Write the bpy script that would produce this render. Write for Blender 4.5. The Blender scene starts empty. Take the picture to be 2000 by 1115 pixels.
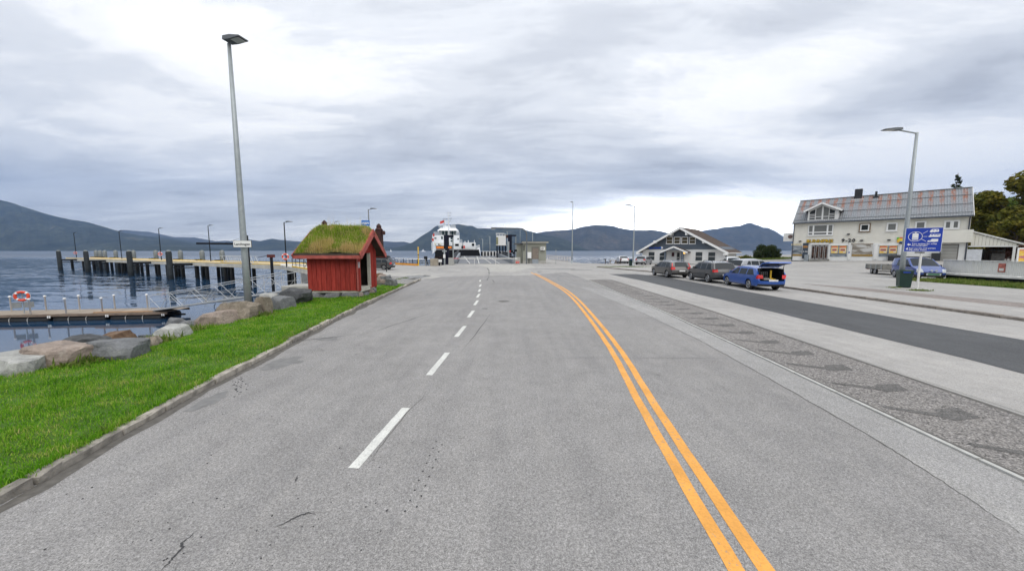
import bpy, bmesh, math, random
import numpy as np
from mathutils import Vector, Matrix, noise
R = math.radians
SC = bpy.context.scene
COL = SC.collection
random.seed(11)

# ---------------------------------------------------------------- camera
F = 690.0                      # focal length in pixels of the 2000 px wide photograph
CAM_H = 2.5
PITCH = math.atan(68.5 / F)    # looking slightly down, horizon at row 489
cam_data = bpy.data.cameras.new('camera')
cam_data.sensor_width = 36.0
cam_data.lens = F / 2000.0 * 36.0
cam_data.clip_start = 0.1
cam_data.clip_end = 40000.0
cam = bpy.data.objects.new('camera', cam_data)
COL.objects.link(cam)
cam.location = (0, 0, CAM_H)
cam.rotation_euler = (math.pi / 2 - PITCH, 0, 0)
SC.camera = cam

# ---------------------------------------------------------------- world: Nishita sky under a broken cloud layer
SUN_AZ = R(155)                # lamp set behind the right shoulder to brighten facades; the sun glow is ahead
SUN_EL = R(50)
world = bpy.data.worlds.new('World')
SC.world = world
world.use_nodes = True
wt = world.node_tree
wt.nodes.clear()


def wn(kind, **kw):
    n = wt.nodes.new(kind)
    for k, v in kw.items():
        setattr(n, k, v)
    return n


def wl(a, b):
    wt.links.new(a, b)


def wmath(op, a, b=None, clamp=False):
    n = wn('ShaderNodeMath', operation=op, use_clamp=clamp)
    for i, v in enumerate((a, b)):
        if v is None:
            continue
        if isinstance(v, (int, float)):
            n.inputs[i].default_value = v
        else:
            wl(v, n.inputs[i])
    return n.outputs[0]


def smooth(v, lo, hi):
    n = wn('ShaderNodeMapRange', interpolation_type='SMOOTHSTEP')
    wl(v, n.inputs['Value'])
    n.inputs['From Min'].default_value = lo
    n.inputs['From Max'].default_value = hi
    return n.outputs[0]


sky = wn('ShaderNodeTexSky', sky_type='NISHITA', sun_disc=False)
sky.sun_elevation = SUN_EL
sky.sun_rotation = SUN_AZ
tc = wn('ShaderNodeTexCoord')
sep = wn('ShaderNodeSeparateXYZ')
wl(tc.outputs['Generated'], sep.inputs[0])
dx, dy, dz = sep.outputs
up = wmath('MAXIMUM', dz, 0.0)
den = wmath('ADD', up, 0.11)
comb = wn('ShaderNodeCombineXYZ')
wl(wmath('DIVIDE', dx, den), comb.inputs[0])
wl(wmath('DIVIDE', dy, den), comb.inputs[1])


def cloud_noise(scale, rot, stretch, loc, detail=6.0, rough=0.55, dist=0.25):
    m = wn('ShaderNodeMapping')
    m.inputs['Location'].default_value = loc
    m.inputs['Rotation'].default_value = (0, 0, rot)
    m.inputs['Scale'].default_value = (stretch, 1, 1)
    wl(comb.outputs[0], m.inputs[0])
    n = wn('ShaderNodeTexNoise')
    n.inputs['Scale'].default_value = scale
    n.inputs['Detail'].default_value = detail
    n.inputs['Roughness'].default_value = rough
    n.inputs['Distortion'].default_value = dist
    wl(m.outputs[0], n.inputs['Vector'])
    return n.outputs['Fac']


n_big = cloud_noise(0.62, R(22), 0.62, (3.1, 1.2, 0), 4.0, 0.5, 0.3)
n_mid = cloud_noise(1.5, R(16), 0.50, (7.4, 2.6, 0), 9.0, 0.60, 0.45)
n_fine = cloud_noise(4.4, R(10), 0.42, (1.7, 9.3, 0), 8.0, 0.62, 0.4)


def sky_dir(px, py):
    v = Vector(((px - 1000) / F, 0, 0)) + Vector((0, math.cos(PITCH), -math.sin(PITCH))) \
        - Vector((0, math.sin(PITCH), math.cos(PITCH))) * ((py - 557.5) / F)
    return v.normalized()


def lobe(px, py, half_deg, squash=1.0):
    """soft patch of the cloud deck around one direction: 1 in its middle, 0 outside"""
    d = sky_dir(px, py)
    sub = wn('ShaderNodeVectorMath', operation='SUBTRACT')
    wl(tc.outputs['Generated'], sub.inputs[0])
    sub.inputs[1].default_value = d
    mul = wn('ShaderNodeVectorMath', operation='MULTIPLY')
    wl(sub.outputs[0], mul.inputs[0])
    mul.inputs[1].default_value = (1, 1, squash)
    ln = wn('ShaderNodeVectorMath', operation='LENGTH')
    wl(mul.outputs[0], ln.inputs[0])
    n = wn('ShaderNodeMapRange', interpolation_type='SMOOTHSTEP')
    wl(ln.outputs['Value'], n.inputs['Value'])
    n.inputs['From Min'].default_value = 0.0
    n.inputs['From Max'].default_value = math.sin(R(half_deg))
    n.inputs['To Min'].default_value = 1.0
    n.inputs['To Max'].default_value = 0.0
    return n.outputs[0]


# thickness of the cloud (1 = thick and grey, 0 = thin and white)
t = wmath('MULTIPLY', n_big, 1.15)
t = wmath('ADD', t, wmath('MULTIPLY', n_mid, 1.45))
t = wmath('ADD', t, wmath('MULTIPLY', n_fine, 0.55))
t = wmath('SUBTRACT', t, 1.145)
for (px_, py_, hd_, sq_, amt) in (
        (1480, 200, 17, 1.9, -0.42), (1330, 430, 30, 5.0, -0.45), (1750, 320, 24, 3.4, -0.34),
        (350, 60, 13, 1.8, -0.26), (1880, 30, 16, 1.3, -0.36), (1020, 445, 9, 5.0, -0.3),
        (1700, 215, 16, 2.6, 0.26), (1330, 330, 17, 4.2, 0.26), (1000, 385, 15, 6.0, 0.26),
        (60, 330, 30, 4.0, 0.17), (620, 400, 26, 5.0, 0.18), (420, 270, 26, 3.0, 0.08), (900, 250, 22, 3.0, 0.10), (250, 430, 20, 7.0, 0.1)):
    t = wmath('ADD', t, wmath('MULTIPLY', lobe(px_, py_, hd_, sq_), amt))
ramp = wn('ShaderNodeValToRGB')
wl(t, ramp.inputs[0])
cr = ramp.color_ramp
cr.interpolation = 'EASE'
cr.elements[0].position = 0.05
cr.elements[0].color = (1.0, 0.99, 0.965, 1)
cr.elements[1].position = 0.86
cr.elements[1].color = (0.445, 0.455, 0.478, 1)
for pos, c in ((0.20, (0.92, 0.915, 0.90)), (0.40, (0.73, 0.742, 0.757)), (0.62, (0.585, 0.60, 0.625))):
    e = cr.elements.new(pos)
    e.color = c + (1,)
# overcast skies are brighter overhead; and the cloud is thinner towards the hidden sun
gain = wmath('ADD', wmath('MULTIPLY', up, 0.42), 0.90)
gain = wmath('ADD', gain, wmath('MULTIPLY', wmath('POWER', up, 3.0), 0.7))
gain = wmath('ADD', gain, wmath('MULTIPLY', lobe(1270, 450, 32, 4.2), 2.3))
cl = wn('ShaderNodeVectorMath', operation='SCALE')
wl(ramp.outputs[0], cl.inputs[0])
wl(wmath('MULTIPLY', gain, 11.2), cl.inputs['Scale'])
mixc = wn('ShaderNodeMix', data_type='RGBA')
mixc.inputs['Factor'].default_value = 0.93
wl(sky.outputs[0], mixc.inputs['A'])
wl(cl.outputs[0], mixc.inputs['B'])
bg = wn('ShaderNodeBackground')
bg.inputs['Strength'].default_value = 0.1
wl(mixc.outputs['Result'], bg.inputs['Color'])
wo = wn('ShaderNodeOutputWorld')
wl(bg.outputs[0], wo.inputs['Surface'])

# ---------------------------------------------------------------- soft sun lamp placed for the facades, exposure
sun_data = bpy.data.lights.new('sun', 'SUN')
sun_data.energy = 1.5
sun_data.angle = R(60)
sun_data.color = (1.0, 0.96, 0.9)
sun = bpy.data.objects.new('sun', sun_data)
COL.objects.link(sun)
sd = Vector((math.sin(SUN_AZ) * math.cos(SUN_EL), math.cos(SUN_AZ) * math.cos(SUN_EL), math.sin(SUN_EL)))
sun.rotation_euler = (-sd).to_track_quat('-Z', 'Y').to_euler()
sun.location = (20, 40, 60)
vs = SC.view_settings
vs.view_transform = 'Standard'
vs.look = 'None'
vs.exposure = 0.12
vs.gamma = 1.0
SC.render.engine = 'CYCLES'
SC.cycles.use_denoising = True
SC.cycles.max_bounces = 6
SC.cycles.diffuse_bounces = 3
SC.cycles.glossy_bounces = 3
SC.cycles.transmission_bounces = 4
SC.cycles.volume_bounces = 0
SC.cycles.transparent_max_bounces = 6
SC.cycles.caustics_reflective = False
SC.cycles.caustics_refractive = False


# ---------------------------------------------------------------- pixels to places
def ray(px, py):
    return Vector(((px - 1000) / F, math.cos(PITCH) - (py - 557.5) / F * math.sin(PITCH),
                   -math.sin(PITCH) - (py - 557.5) / F * math.cos(PITCH)))


def P(px, py, z=0.0):
    """point of the level z that the photograph shows at this pixel"""
    r = ray(px, py)
    k = (z - CAM_H) / r.z
    return Vector((r.x * k, r.y * k, z))


def PD(px, py, d):
    """point at forward distance d seen at this pixel"""
    r = ray(px, py)
    k = d / r.y
    return Vector((r.x * k, d, CAM_H + r.z * k))


def ss(t_):
    t_ = max(0.0, min(1.0, t_))
    return t_ * t_ * (3 - 2 * t_)


def gz(x, y):
    """height of the land: level, rising a little towards the shop"""
    return ss((x - 34) / 12) * ss((y - 33) / 14) * (0.65 + 0.5 * max(0, min(1, (x - 46) / 12)))


WATER = -2.5
HAZE = 7.8e-5


# ---------------------------------------------------------------- objects
def thing(name, label, cat, loc=(0, 0, 0), rz=0.0, group=None):
    o = bpy.data.objects.new(name, None)
    o.empty_display_size = 0.2
    COL.objects.link(o)
    o.location = loc
    o.rotation_euler = (0, 0, rz)
    o['label'] = label
    o['category'] = cat
    if group:
        o['group'] = group
    return o


def tag(o, label=None, cat=None, group=None, kind=None):
    for k, v in (('label', label), ('category', cat), ('group', group), ('kind', kind)):
        if v:
            o[k] = v
    return o


def link(name, me, parent=None, loc=None, rot=None, scale=None):
    o = bpy.data.objects.new(name, me)
    COL.objects.link(o)
    if parent:
        o.parent = parent
    if loc is not None:
        o.location = loc
    if rot is not None:
        o.rotation_euler = rot
    if scale is not None:
        o.scale = scale
    return o


def copy_tree(o, parent=None):
    c = o.copy()
    COL.objects.link(c)
    if parent:
        c.parent = parent
    for ch in list(o.children):
        copy_tree(ch, c)
    return c


class MB:
    """collects shapes that become one mesh"""

    def __init__(self):
        self.v = []
        self.f = []

    def add(self, vs_, fs_):
        n = len(self.v)
        self.v += [tuple(p) for p in vs_]
        self.f += [tuple(i + n for i in f) for f in fs_]
        return self

    def box(self, a, b):
        x0, y0, z0 = a
        x1, y1, z1 = b
        return self.add([(x0, y0, z0), (x1, y0, z0), (x1, y1, z0), (x0, y1, z0), (x0, y0, z1), (x1, y0, z1), (x1, y1, z1), (x0, y1, z1)],
                        [(0, 3, 2, 1), (4, 5, 6, 7), (0, 1, 5, 4), (1, 2, 6, 5), (2, 3, 7, 6), (3, 0, 4, 7)])

    def cbox(self, c, s, rz=0.0, M=None):
        hx, hy, hz = s[0] / 2, s[1] / 2, s[2] / 2
        m = M if M is not None else Matrix.Rotation(rz, 3, 'Z')
        vv = []
        for (a, b, c_) in ((-1, -1, -1), (1, -1, -1), (1, 1, -1), (-1, 1, -1), (-1, -1, 1), (1, -1, 1), (1, 1, 1), (-1, 1, 1)):
            vv.append(Vector(c) + m @ Vector((a * hx, b * hy, c_ * hz)))
        return self.add(vv, [(0, 3, 2, 1), (4, 5, 6, 7), (0, 1, 5, 4), (1, 2, 6, 5), (2, 3, 7, 6), (3, 0, 4, 7)])

    def beam(self, p, q, w, h):
        """rectangular bar between two points, w across, h upwards"""
        p, q = Vector(p), Vector(q)
        d = (q - p).normalized()
        s = d.cross(Vector((0, 0, 1)))
        if s.length < 1e-4:
            s = Vector((1, 0, 0))
        s.normalize()
        u = s.cross(d).normalized()
        vv = []
        for e in (p, q):
            for a, b in ((-1, -1), (1, -1), (1, 1), (-1, 1)):
                vv.append(e + s * a * w / 2 + u * b * h / 2)
        return self.add(vv, [(0, 3, 2, 1), (4, 5, 6, 7), (0, 1, 5, 4), (1, 2, 6, 5), (2, 3, 7, 6), (3, 0, 4, 7)])

    def tube(self, p, q, r, n=8, r2=None, caps=True):
        p, q = Vector(p), Vector(q)
        r2 = r if r2 is None else r2
        d = (q - p)
        if d.length < 1e-6:
            return self
        d.normalize()
        s = d.cross(Vector((0.13, 0.31, 0.94)))
        if s.length < 0.05:
            s = d.cross(Vector((1, 0, 0)))
        s.normalize()
        u = d.cross(s)
        vv = []
        for e, rr in ((p, r), (q, r2)):
            for i in range(n):
                a = 2 * math.pi * i / n
                vv.append(e + s * math.cos(a) * rr + u * math.sin(a) * rr)
        ff = [(i, (i + 1) % n, n + (i + 1) % n, n + i) for i in range(n)]
        if caps:
            ff += [tuple(range(n - 1, -1, -1)), tuple(range(n, 2 * n))]
        return self.add(vv, ff)

    def path(self, pts, r, n=6):
        for a, b in zip(pts[:-1], pts[1:]):
            self.tube(a, b, r, n)
        return self

    def prism(self, pts, a, b, axis='y'):
        """closed 2-D outline pushed along an axis from a to b; pts are the other two coordinates"""
        n = len(pts)

        def mk(u, w, t_):
            return {'y': (u, t_, w), 'x': (t_, u, w), 'z': (u, w, t_)}[axis]
        vv = [mk(u, w, a) for u, w in pts] + [mk(u, w, b) for u, w in pts]
        ff = [tuple(range(n - 1, -1, -1)), tuple(range(n, 2 * n))] + [(i, (i + 1) % n, n + (i + 1) % n, n + i) for i in range(n)]
        return self.add(vv, ff)

    def lathe(self, prof, n=16, c=(0, 0, 0), axis='z'):
        vv = []
        for r, h in prof:
            for i in range(n):
                a = 2 * math.pi * i / n
                u, w = r * math.cos(a), r * math.sin(a)
                q = {'z': (u, w, h), 'x': (h, u, w), 'y': (u, h, w)}[axis]
                vv.append((q[0] + c[0], q[1] + c[1], q[2] + c[2]))
        m = len(prof)
        ff = []
        for j in range(m - 1):
            for i in range(n):
                ff.append((j * n + i, j * n + (i + 1) % n, (j + 1) * n + (i + 1) % n, (j + 1) * n + i))
        ff.append(tuple(range(n - 1, -1, -1)))
        ff.append(tuple((m - 1) * n + i for i in range(n)))
        return self.add(vv, ff)

    def torus(self, c, r, rr, axis='y', n=20, m=8, a0=0.0, a1=2 * math.pi):
        full = abs(a1 - a0 - 2 * math.pi) < 1e-6
        cnt = n if full else n + 1
        vv = []
        for i in range(cnt):
            a = a0 + (a1 - a0) * i / n
            for j in range(m):
                b = 2 * math.pi * j / m
                rad = r + rr * math.cos(b)
                u, w, t_ = rad * math.cos(a), rad * math.sin(a), rr * math.sin(b)
                q = {'y': (u, t_, w), 'x': (t_, u, w), 'z': (u, w, t_)}[axis]
                vv.append((q[0] + c[0], q[1] + c[1], q[2] + c[2]))
        ff = []
        for i in range(n):
            for j in range(m):
                i2 = (i + 1) % cnt
                ff.append((i * m + j, i2 * m + j, i2 * m + (j + 1) % m, i * m + (j + 1) % m))
        return self.add(vv, ff)

    def mesh(self, name, mat=None, smooth=False, fix=True):
        me = bpy.data.meshes.new(name)
        me.from_pydata(self.v, [], self.f)
        if fix:
            bm = bmesh.new()
            bm.from_mesh(me)
            bmesh.ops.recalc_face_normals(bm, faces=bm.faces)
            bm.to_mesh(me)
            bm.free()
        if mat:
            me.materials.append(mat)
        if smooth:
            for p in me.polygons:
                p.use_smooth = True
        return me

    def build(self, name, mat, parent=None, smooth=False, loc=None, rz=None, fix=True):
        o = link(name, self.mesh(name, mat, smooth, fix), parent, loc)
        if rz is not None:
            o.rotation_euler = (0, 0, rz)
        return o


def bevel_mesh(me, w=0.01, seg=1):
    bm = bmesh.new()
    bm.from_mesh(me)
    bmesh.ops.bevel(bm, geom=list(bm.edges), offset=w, segments=seg, profile=0.5, affect='EDGES', clamp_overlap=True)
    bm.to_mesh(me)
    bm.free()
    return me


def text_mesh(txt, size, depth, mat, align='CENTER', extra=0.0, spacing=1.0):
    cu = bpy.data.curves.new('lettering', 'FONT')
    cu.body = txt
    cu.size = size
    cu.extrude = depth
    cu.offset = extra
    cu.space_character = spacing
    cu.align_x = align
    cu.align_y = 'CENTER'
    cu.resolution_u = 2
    ob = bpy.data.objects.new('lettering', cu)
    COL.objects.link(ob)
    dg = bpy.context.evaluated_depsgraph_get()
    dg.update()
    me = bpy.data.meshes.new_from_object(ob.evaluated_get(dg))
    bpy.data.objects.remove(ob)
    bpy.data.curves.remove(cu)
    me.materials.clear()
    me.materials.append(mat)
    return me
# ---------------------------------------------------------------- materials
def nodes_of(name):
    m = bpy.data.materials.new(name)
    m.use_nodes = True
    nt = m.node_tree
    b = nt.nodes['Principled BSDF']
    return m, nt, b


def N(nt, kind, **kw):
    n = nt.nodes.new(kind)
    for k, v in kw.items():
        setattr(n, k, v)
    return n


def mnoise(nt, vec, scale, detail=4.0, rough=0.55, dist=0.0):
    n = N(nt, 'ShaderNodeTexNoise')
    n.inputs['Scale'].default_value = scale
    n.inputs['Detail'].default_value = detail
    n.inputs['Roughness'].default_value = rough
    n.inputs['Distortion'].default_value = dist
    nt.links.new(vec, n.inputs['Vector'])
    return n.outputs['Fac']


def mramp(nt, fac, stops, interp='LINEAR'):
    r = N(nt, 'ShaderNodeValToRGB')
    nt.links.new(fac, r.inputs[0])
    c = r.color_ramp
    c.interpolation = interp
    while len(c.elements) > len(stops):
        c.elements.remove(c.elements[-1])
    while len(c.elements) < len(stops):
        c.elements.new(0.5)
    for e, (p_, col) in zip(c.elements, stops):
        e.position = p_
        e.color = tuple(col) + (1,) if len(col) == 3 else col
    return r.outputs[0]


def mmix(nt, fac, a, b, mode='MIX'):
    n = N(nt, 'ShaderNodeMix', data_type='RGBA', blend_type=mode)
    for key, v in (('Factor', fac), ('A', a), ('B', b)):
        s = n.inputs[key]
        if isinstance(v, (int, float)):
            s.default_value = v
        elif isinstance(v, (tuple, list)):
            s.default_value = tuple(v) + (1,) if len(v) == 3 else tuple(v)
        else:
            nt.links.new(v, s)
    return n.outputs['Result']


def mbump(nt, b, h, strength, dist=0.02):
    n = N(nt, 'ShaderNodeBump')
    n.inputs['Strength'].default_value = strength
    n.inputs['Distance'].default_value = dist
    nt.links.new(h, n.inputs['Height'])
    nt.links.new(n.outputs[0], b.inputs['Normal'])


def mpos(nt, world_space=True):
    if world_space:
        return N(nt, 'ShaderNodeNewGeometry').outputs['Position']
    return N(nt, 'ShaderNodeTexCoord').outputs['Object']


_cache = {}


def plain(name, col, rough=0.7, metal=0.0, var=0.15, scale=3.0, bump=0.0, bscale=30.0, spec=0.4, emit=0.0, stretch=None, each=0.0):
    """painted or raw surface with a little uneven colour and relief"""
    if name in _cache:
        return _cache[name]
    m, nt, b = nodes_of(name)
    vec = mpos(nt, False)
    if stretch:
        mp = N(nt, 'ShaderNodeMapping')
        mp.inputs['Scale'].default_value = stretch
        nt.links.new(vec, mp.inputs[0])
        vec = mp.outputs[0]
    f = mnoise(nt, vec, scale, 5.0, 0.6)
    lo = tuple(c * (1 - var) for c in col)
    hi = tuple(min(1, c * (1 + var)) for c in col)
    c = mramp(nt, f, [(0.3, lo), (0.7, hi)])
    if each:
        oi = N(nt, 'ShaderNodeObjectInfo')
        c = mmix(nt, 1.0, c, mramp(nt, oi.outputs['Random'], [(0.0, (1 - each,) * 3), (1.0, (1 + each, 1 + each * .95, 1 + each * .85))]), 'MULTIPLY')
    nt.links.new(c, b.inputs['Base Color'])
    b.inputs['Roughness'].default_value = rough
    b.inputs['Metallic'].default_value = metal
    b.inputs['Specular IOR Level'].default_value = spec
    if bump:
        mbump(nt, b, mnoise(nt, vec, bscale, 3.0), bump)
    if emit:
        b.inputs['Emission Color'].default_value = tuple(col) + (1,)
        b.inputs['Emission Strength'].default_value = emit
    _cache[name] = m
    return m


def glass_dark(name, col=(0.02, 0.026, 0.032), rough=0.06):
    if name in _cache:
        return _cache[name]
    m, nt, b = nodes_of(name)
    b.inputs['Base Color'].default_value = tuple(col) + (1,)
    b.inputs['Roughness'].default_value = rough
    b.inputs['Specular IOR Level'].default_value = 0.22
    _cache[name] = m
    return m


def asphalt(name, base, patch=0.16, speck=0.5, sscale=120.0, warm=(1.0, 1.0, 1.0)):
    m, nt, b = nodes_of(name)
    pos = mpos(nt)
    big = mnoise(nt, pos, 0.22, 5.0, 0.6, 0.6)
    mid = mnoise(nt, pos, 1.9, 6.0, 0.65, 0.3)
    mpn = N(nt, 'ShaderNodeMapping')
    mpn.inputs['Scale'].default_value = (2.6, 0.16, 1)
    nt.links.new(pos, mpn.inputs[0])
    wear = mnoise(nt, mpn.outputs[0], 1.0, 5.0, 0.6, 0.3)
    fine = mnoise(nt, pos, sscale, 2.0, 0.7)
    grit = mnoise(nt, pos, sscale * 0.33, 3.0, 0.7)
    bw = [b_ * w_ for b_, w_ in zip((base,) * 3, warm)]
    c = mramp(nt, big, [(0.25, [x * (1 - patch) for x in bw]), (0.75, [x * (1 + patch) for x in bw])])
    c = mmix(nt, 1.0, c, mramp(nt, mid, [(0.25, (0.88,) * 3), (0.75, (1.10,) * 3)]), 'MULTIPLY')
    c = mmix(nt, 1.0, c, mramp(nt, wear, [(0.25, (0.90, 0.90, 0.91)), (0.5, (1, 1, 1)), (0.74, (1.09, 1.085, 1.075))]), 'MULTIPLY')
    c = mmix(nt, 1.0, c, mramp(nt, fine, [(0.28, (1 - speck,) * 3), (0.5, (0.98,) * 3), (0.74, (1 + speck,) * 3)]), 'MULTIPLY')
    c = mmix(nt, 1.0, c, mramp(nt, grit, [(0.3, (1 - speck * 0.45,) * 3), (0.7, (1 + speck * 0.45,) * 3)]), 'MULTIPLY')
    # scattered small dark spots and oil stains
    vo = N(nt, 'ShaderNodeTexVoronoi')
    vo.inputs['Scale'].default_value = 0.9
    vo.inputs['Randomness'].default_value = 1.0
    nt.links.new(pos, vo.inputs['Vector'])
    spot = mramp(nt, vo.outputs['Distance'], [(0.015, (0.55,) * 3), (0.06, (1,) * 3)])
    c = mmix(nt, 0.7, c, spot, 'MULTIPLY')
    nt.links.new(c, b.inputs['Base Color'])
    b.inputs['Roughness'].default_value = 0.85
    b.inputs['Specular IOR Level'].default_value = 0.25
    mbump(nt, b, fine, 0.35, 0.004)
    return m


ROAD = asphalt('worn_grey_asphalt', 0.238, 0.13, 0.62, 110.0, (1.03, 1.0, 0.975))
ROAD2 = asphalt('pale_grey_asphalt', 0.325, 0.12, 0.38, 110.0, (1.035, 1.0, 0.955))
APRON = asphalt('apron_asphalt', 0.31, 0.14, 0.36, 100.0, (1.03, 1.0, 0.955))
DARKASPH = asphalt('dark_new_asphalt', 0.085, 0.14, 0.45, 90.0, (0.96, 0.99, 1.04))
PAVERS = asphalt('brown_grey_pavers', 0.19, 0.10, 0.95, 42.0, (1.06, 1.0, 0.95))
BROWNPAV = asphalt('brown_block_paving', 0.20, 0.12, 0.6, 40.0, (1.12, 0.98, 0.90))
GRAVEL = asphalt('shore_gravel', 0.21, 0.2, 1.0, 26.0, (1.03, 1.0, 0.94))
PALECONC = asphalt('pale_concrete_patch', 0.36, 0.1, 0.3, 80.0, (1.03, 1.0, 0.93))


def paint_mat(name, col, wear=0.35):
    m, nt, b = nodes_of(name)
    pos = mpos(nt)
    f = mnoise(nt, pos, 38.0, 4.0, 0.75)
    g = mnoise(nt, pos, 2.2, 4.0, 0.6)
    c = mramp(nt, f, [(0.26, [x * (1 - wear) for x in col]), (0.52, col), (0.8, [min(1, x * 1.1) for x in col])])
    c = mmix(nt, 1.0, c, mramp(nt, g, [(0.3, (0.80,) * 3), (0.7, (1.06,) * 3)]), 'MULTIPLY')
    # worn through to the asphalt in flecks, more so in places
    h_ = mnoise(nt, pos, 22.0, 6.0, 0.8)
    k_ = mnoise(nt, pos, 1.1, 3.0, 0.6)
    ad = N(nt, 'ShaderNodeMath', operation='MULTIPLY_ADD')
    nt.links.new(k_, ad.inputs[0])
    ad.inputs[1].default_value = 0.35
    nt.links.new(h_, ad.inputs[2])
    c = mmix(nt, mramp(nt, ad.outputs[0], [(0.755, (0, 0, 0)), (0.82, (0.8,) * 3)]), c, (0.23, 0.225, 0.22))
    nt.links.new(c, b.inputs['Base Color'])
    b.inputs['Roughness'].default_value = 0.7
    return m


YELLOWPAINT = paint_mat('yellow_road_paint', (0.74, 0.345, 0.065), 0.25)
WHITEPAINT = paint_mat('white_road_paint', (0.62, 0.62, 0.585), 0.3)

STONE = plain('granite_kerb', (0.26, 0.24, 0.21), 0.85, 0, 0.5, 6.0, 0.6, 40, each=0.3)
CONC = plain('grey_concrete', (0.36, 0.35, 0.32), 0.85, 0, 0.2, 1.5, 0.3, 30)
CONCD = plain('stained_concrete', (0.24, 0.235, 0.22), 0.85, 0, 0.3, 1.2, 0.3, 30)
GALV = plain('galvanised_steel', (0.33, 0.36, 0.37), 0.5, 0.35, 0.12, 9.0)
GALVD = plain('dark_galvanised', (0.14, 0.15, 0.16), 0.5, 0.4, 0.12, 9.0)
BLACKM = plain('black_steel', (0.014, 0.016, 0.020), 0.65, 0.0, 0.2, 4.0, 0, 30, 0.15)
DARKPILE = plain('tarred_pile', (0.022, 0.027, 0.030), 0.6, 0.0, 0.45, 2.5)
WETPILE = plain('wet_weedy_pile', (0.014, 0.013, 0.010), 0.5, 0.0, 0.5, 3.0)
WHITEM = plain('white_paint', (0.78, 0.78, 0.77), 0.5, 0.0, 0.05, 4.0)
WHITEG = plain('weathered_white_paint', (0.68, 0.675, 0.65), 0.65, 0.0, 0.10, 2.0)
YELM = plain('yellow_paint', (0.70, 0.44, 0.03), 0.6, 0.0, 0.2, 4.0)
ORANGEM = plain('orange_beam_paint', (0.72, 0.30, 0.02), 0.6, 0.0, 0.15, 3.0)
REDM = plain('red_plastic', (0.55, 0.035, 0.02), 0.5, 0.0, 0.1, 4.0)
BUOY = plain('orange_red_buoy', (0.72, 0.075, 0.03), 0.5, 0.0, 0.12, 4.0)
BLUEM = plain('sign_blue', (0.010, 0.045, 0.36), 0.4, 0.0, 0.05, 4.0)
BLUEL = plain('sign_light_blue', (0.015, 0.16, 0.55), 0.4, 0.0, 0.05, 4.0)
RUST = plain('rusty_brown_steel', (0.045, 0.016, 0.012), 0.75, 0.1, 0.4, 2.0)
BINGREEN = plain('dark_green_plastic', (0.010, 0.035, 0.025), 0.45, 0.0, 0.2, 3.0)
RUBBER = plain('tyre_rubber', (0.014, 0.014, 0.015), 0.8, 0.0, 0.2, 8.0)
RIM = plain('alloy_rim', (0.52, 0.53, 0.55), 0.3, 0.7, 0.06, 4.0)
RIMDARK = plain('wheel_backing', (0.02, 0.02, 0.022), 0.7, 0.0, 0.1, 4.0)  # dark backing disc behind the rim spokes
BLKPLASTIC = plain('black_plastic', (0.022, 0.023, 0.025), 0.6, 0.0, 0.15, 4.0)
GLASS = glass_dark('car_glass')
WGLASS = glass_dark('window_glass', (0.045, 0.055, 0.06), 0.08)
DGLASS = glass_dark('dark_window_glass', (0.014, 0.018, 0.02), 0.08)
TAIL = plain('red_tail_lens', (0.62, 0.02, 0.018), 0.25, 0.0, 0.1, 6.0, 0, 30, 0.6)
HEADL = plain('head_lamp_lens', (0.55, 0.58, 0.6), 0.15, 0.2, 0.1, 6.0, 0, 30, 0.6)
PLATE = plain('white_number_plate', (0.7, 0.7, 0.7), 0.5, 0.0, 0.1, 6.0)
PLATEG = plain('green_number_plate', (0.015, 0.16, 0.07), 0.5, 0.0, 0.1, 6.0)
BLACKT = plain('black_lettering', (0.012, 0.012, 0.014), 0.6, 0.0, 0.1, 4.0)
WOODGREY = plain('weathered_deck_wood', (0.29, 0.245, 0.20), 0.85, 0.0, 0.3, 2.0, 0.3, 20, 0.2, 0, (0.4, 6, 6), 0.2)
WOODDK = plain('old_dark_wood', (0.055, 0.042, 0.032), 0.85, 0.0, 0.4, 2.0)


def red_boards():
    m, nt, b = nodes_of('falu_red_boards')
    pos = mpos(nt)
    oi = N(nt, 'ShaderNodeObjectInfo')
    mp = N(nt, 'ShaderNodeMapping')
    mp.inputs['Scale'].default_value = (9, 9, 0.9)
    nt.links.new(pos, mp.inputs[0])
    g = mnoise(nt, mp.outputs[0], 2.2, 6.0, 0.7, 0.2)
    c = mramp(nt, g, [(0.25, (0.15, 0.018, 0.014)), (0.55, (0.32, 0.040, 0.029)), (0.8, (0.42, 0.085, 0.06))])
    c2 = mramp(nt, oi.outputs['Random'], [(0.0, (0.80, 0.80, 0.82)), (1.0, (1.15, 1.12, 1.1))])
    c = mmix(nt, 1.0, c, c2, 'MULTIPLY')
    w = mnoise(nt, pos, 9.0, 5.0, 0.7)
    c = mmix(nt, mramp(nt, w, [(0.63, (0, 0, 0)), (0.76, (0.5,) * 3)]), c, (0.30, 0.16, 0.13))
    nt.links.new(c, b.inputs['Base Color'])
    b.inputs['Roughness'].default_value = 0.85
    b.inputs['Specular IOR Level'].default_value = 0.2
    mbump(nt, b, g, 0.4, 0.004)
    return m


REDB = red_boards()
REDTRIM = plain('faded_red_trim', (0.36, 0.085, 0.068), 0.8, 0.0, 0.3, 4.0, 0.3, 30)


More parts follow.
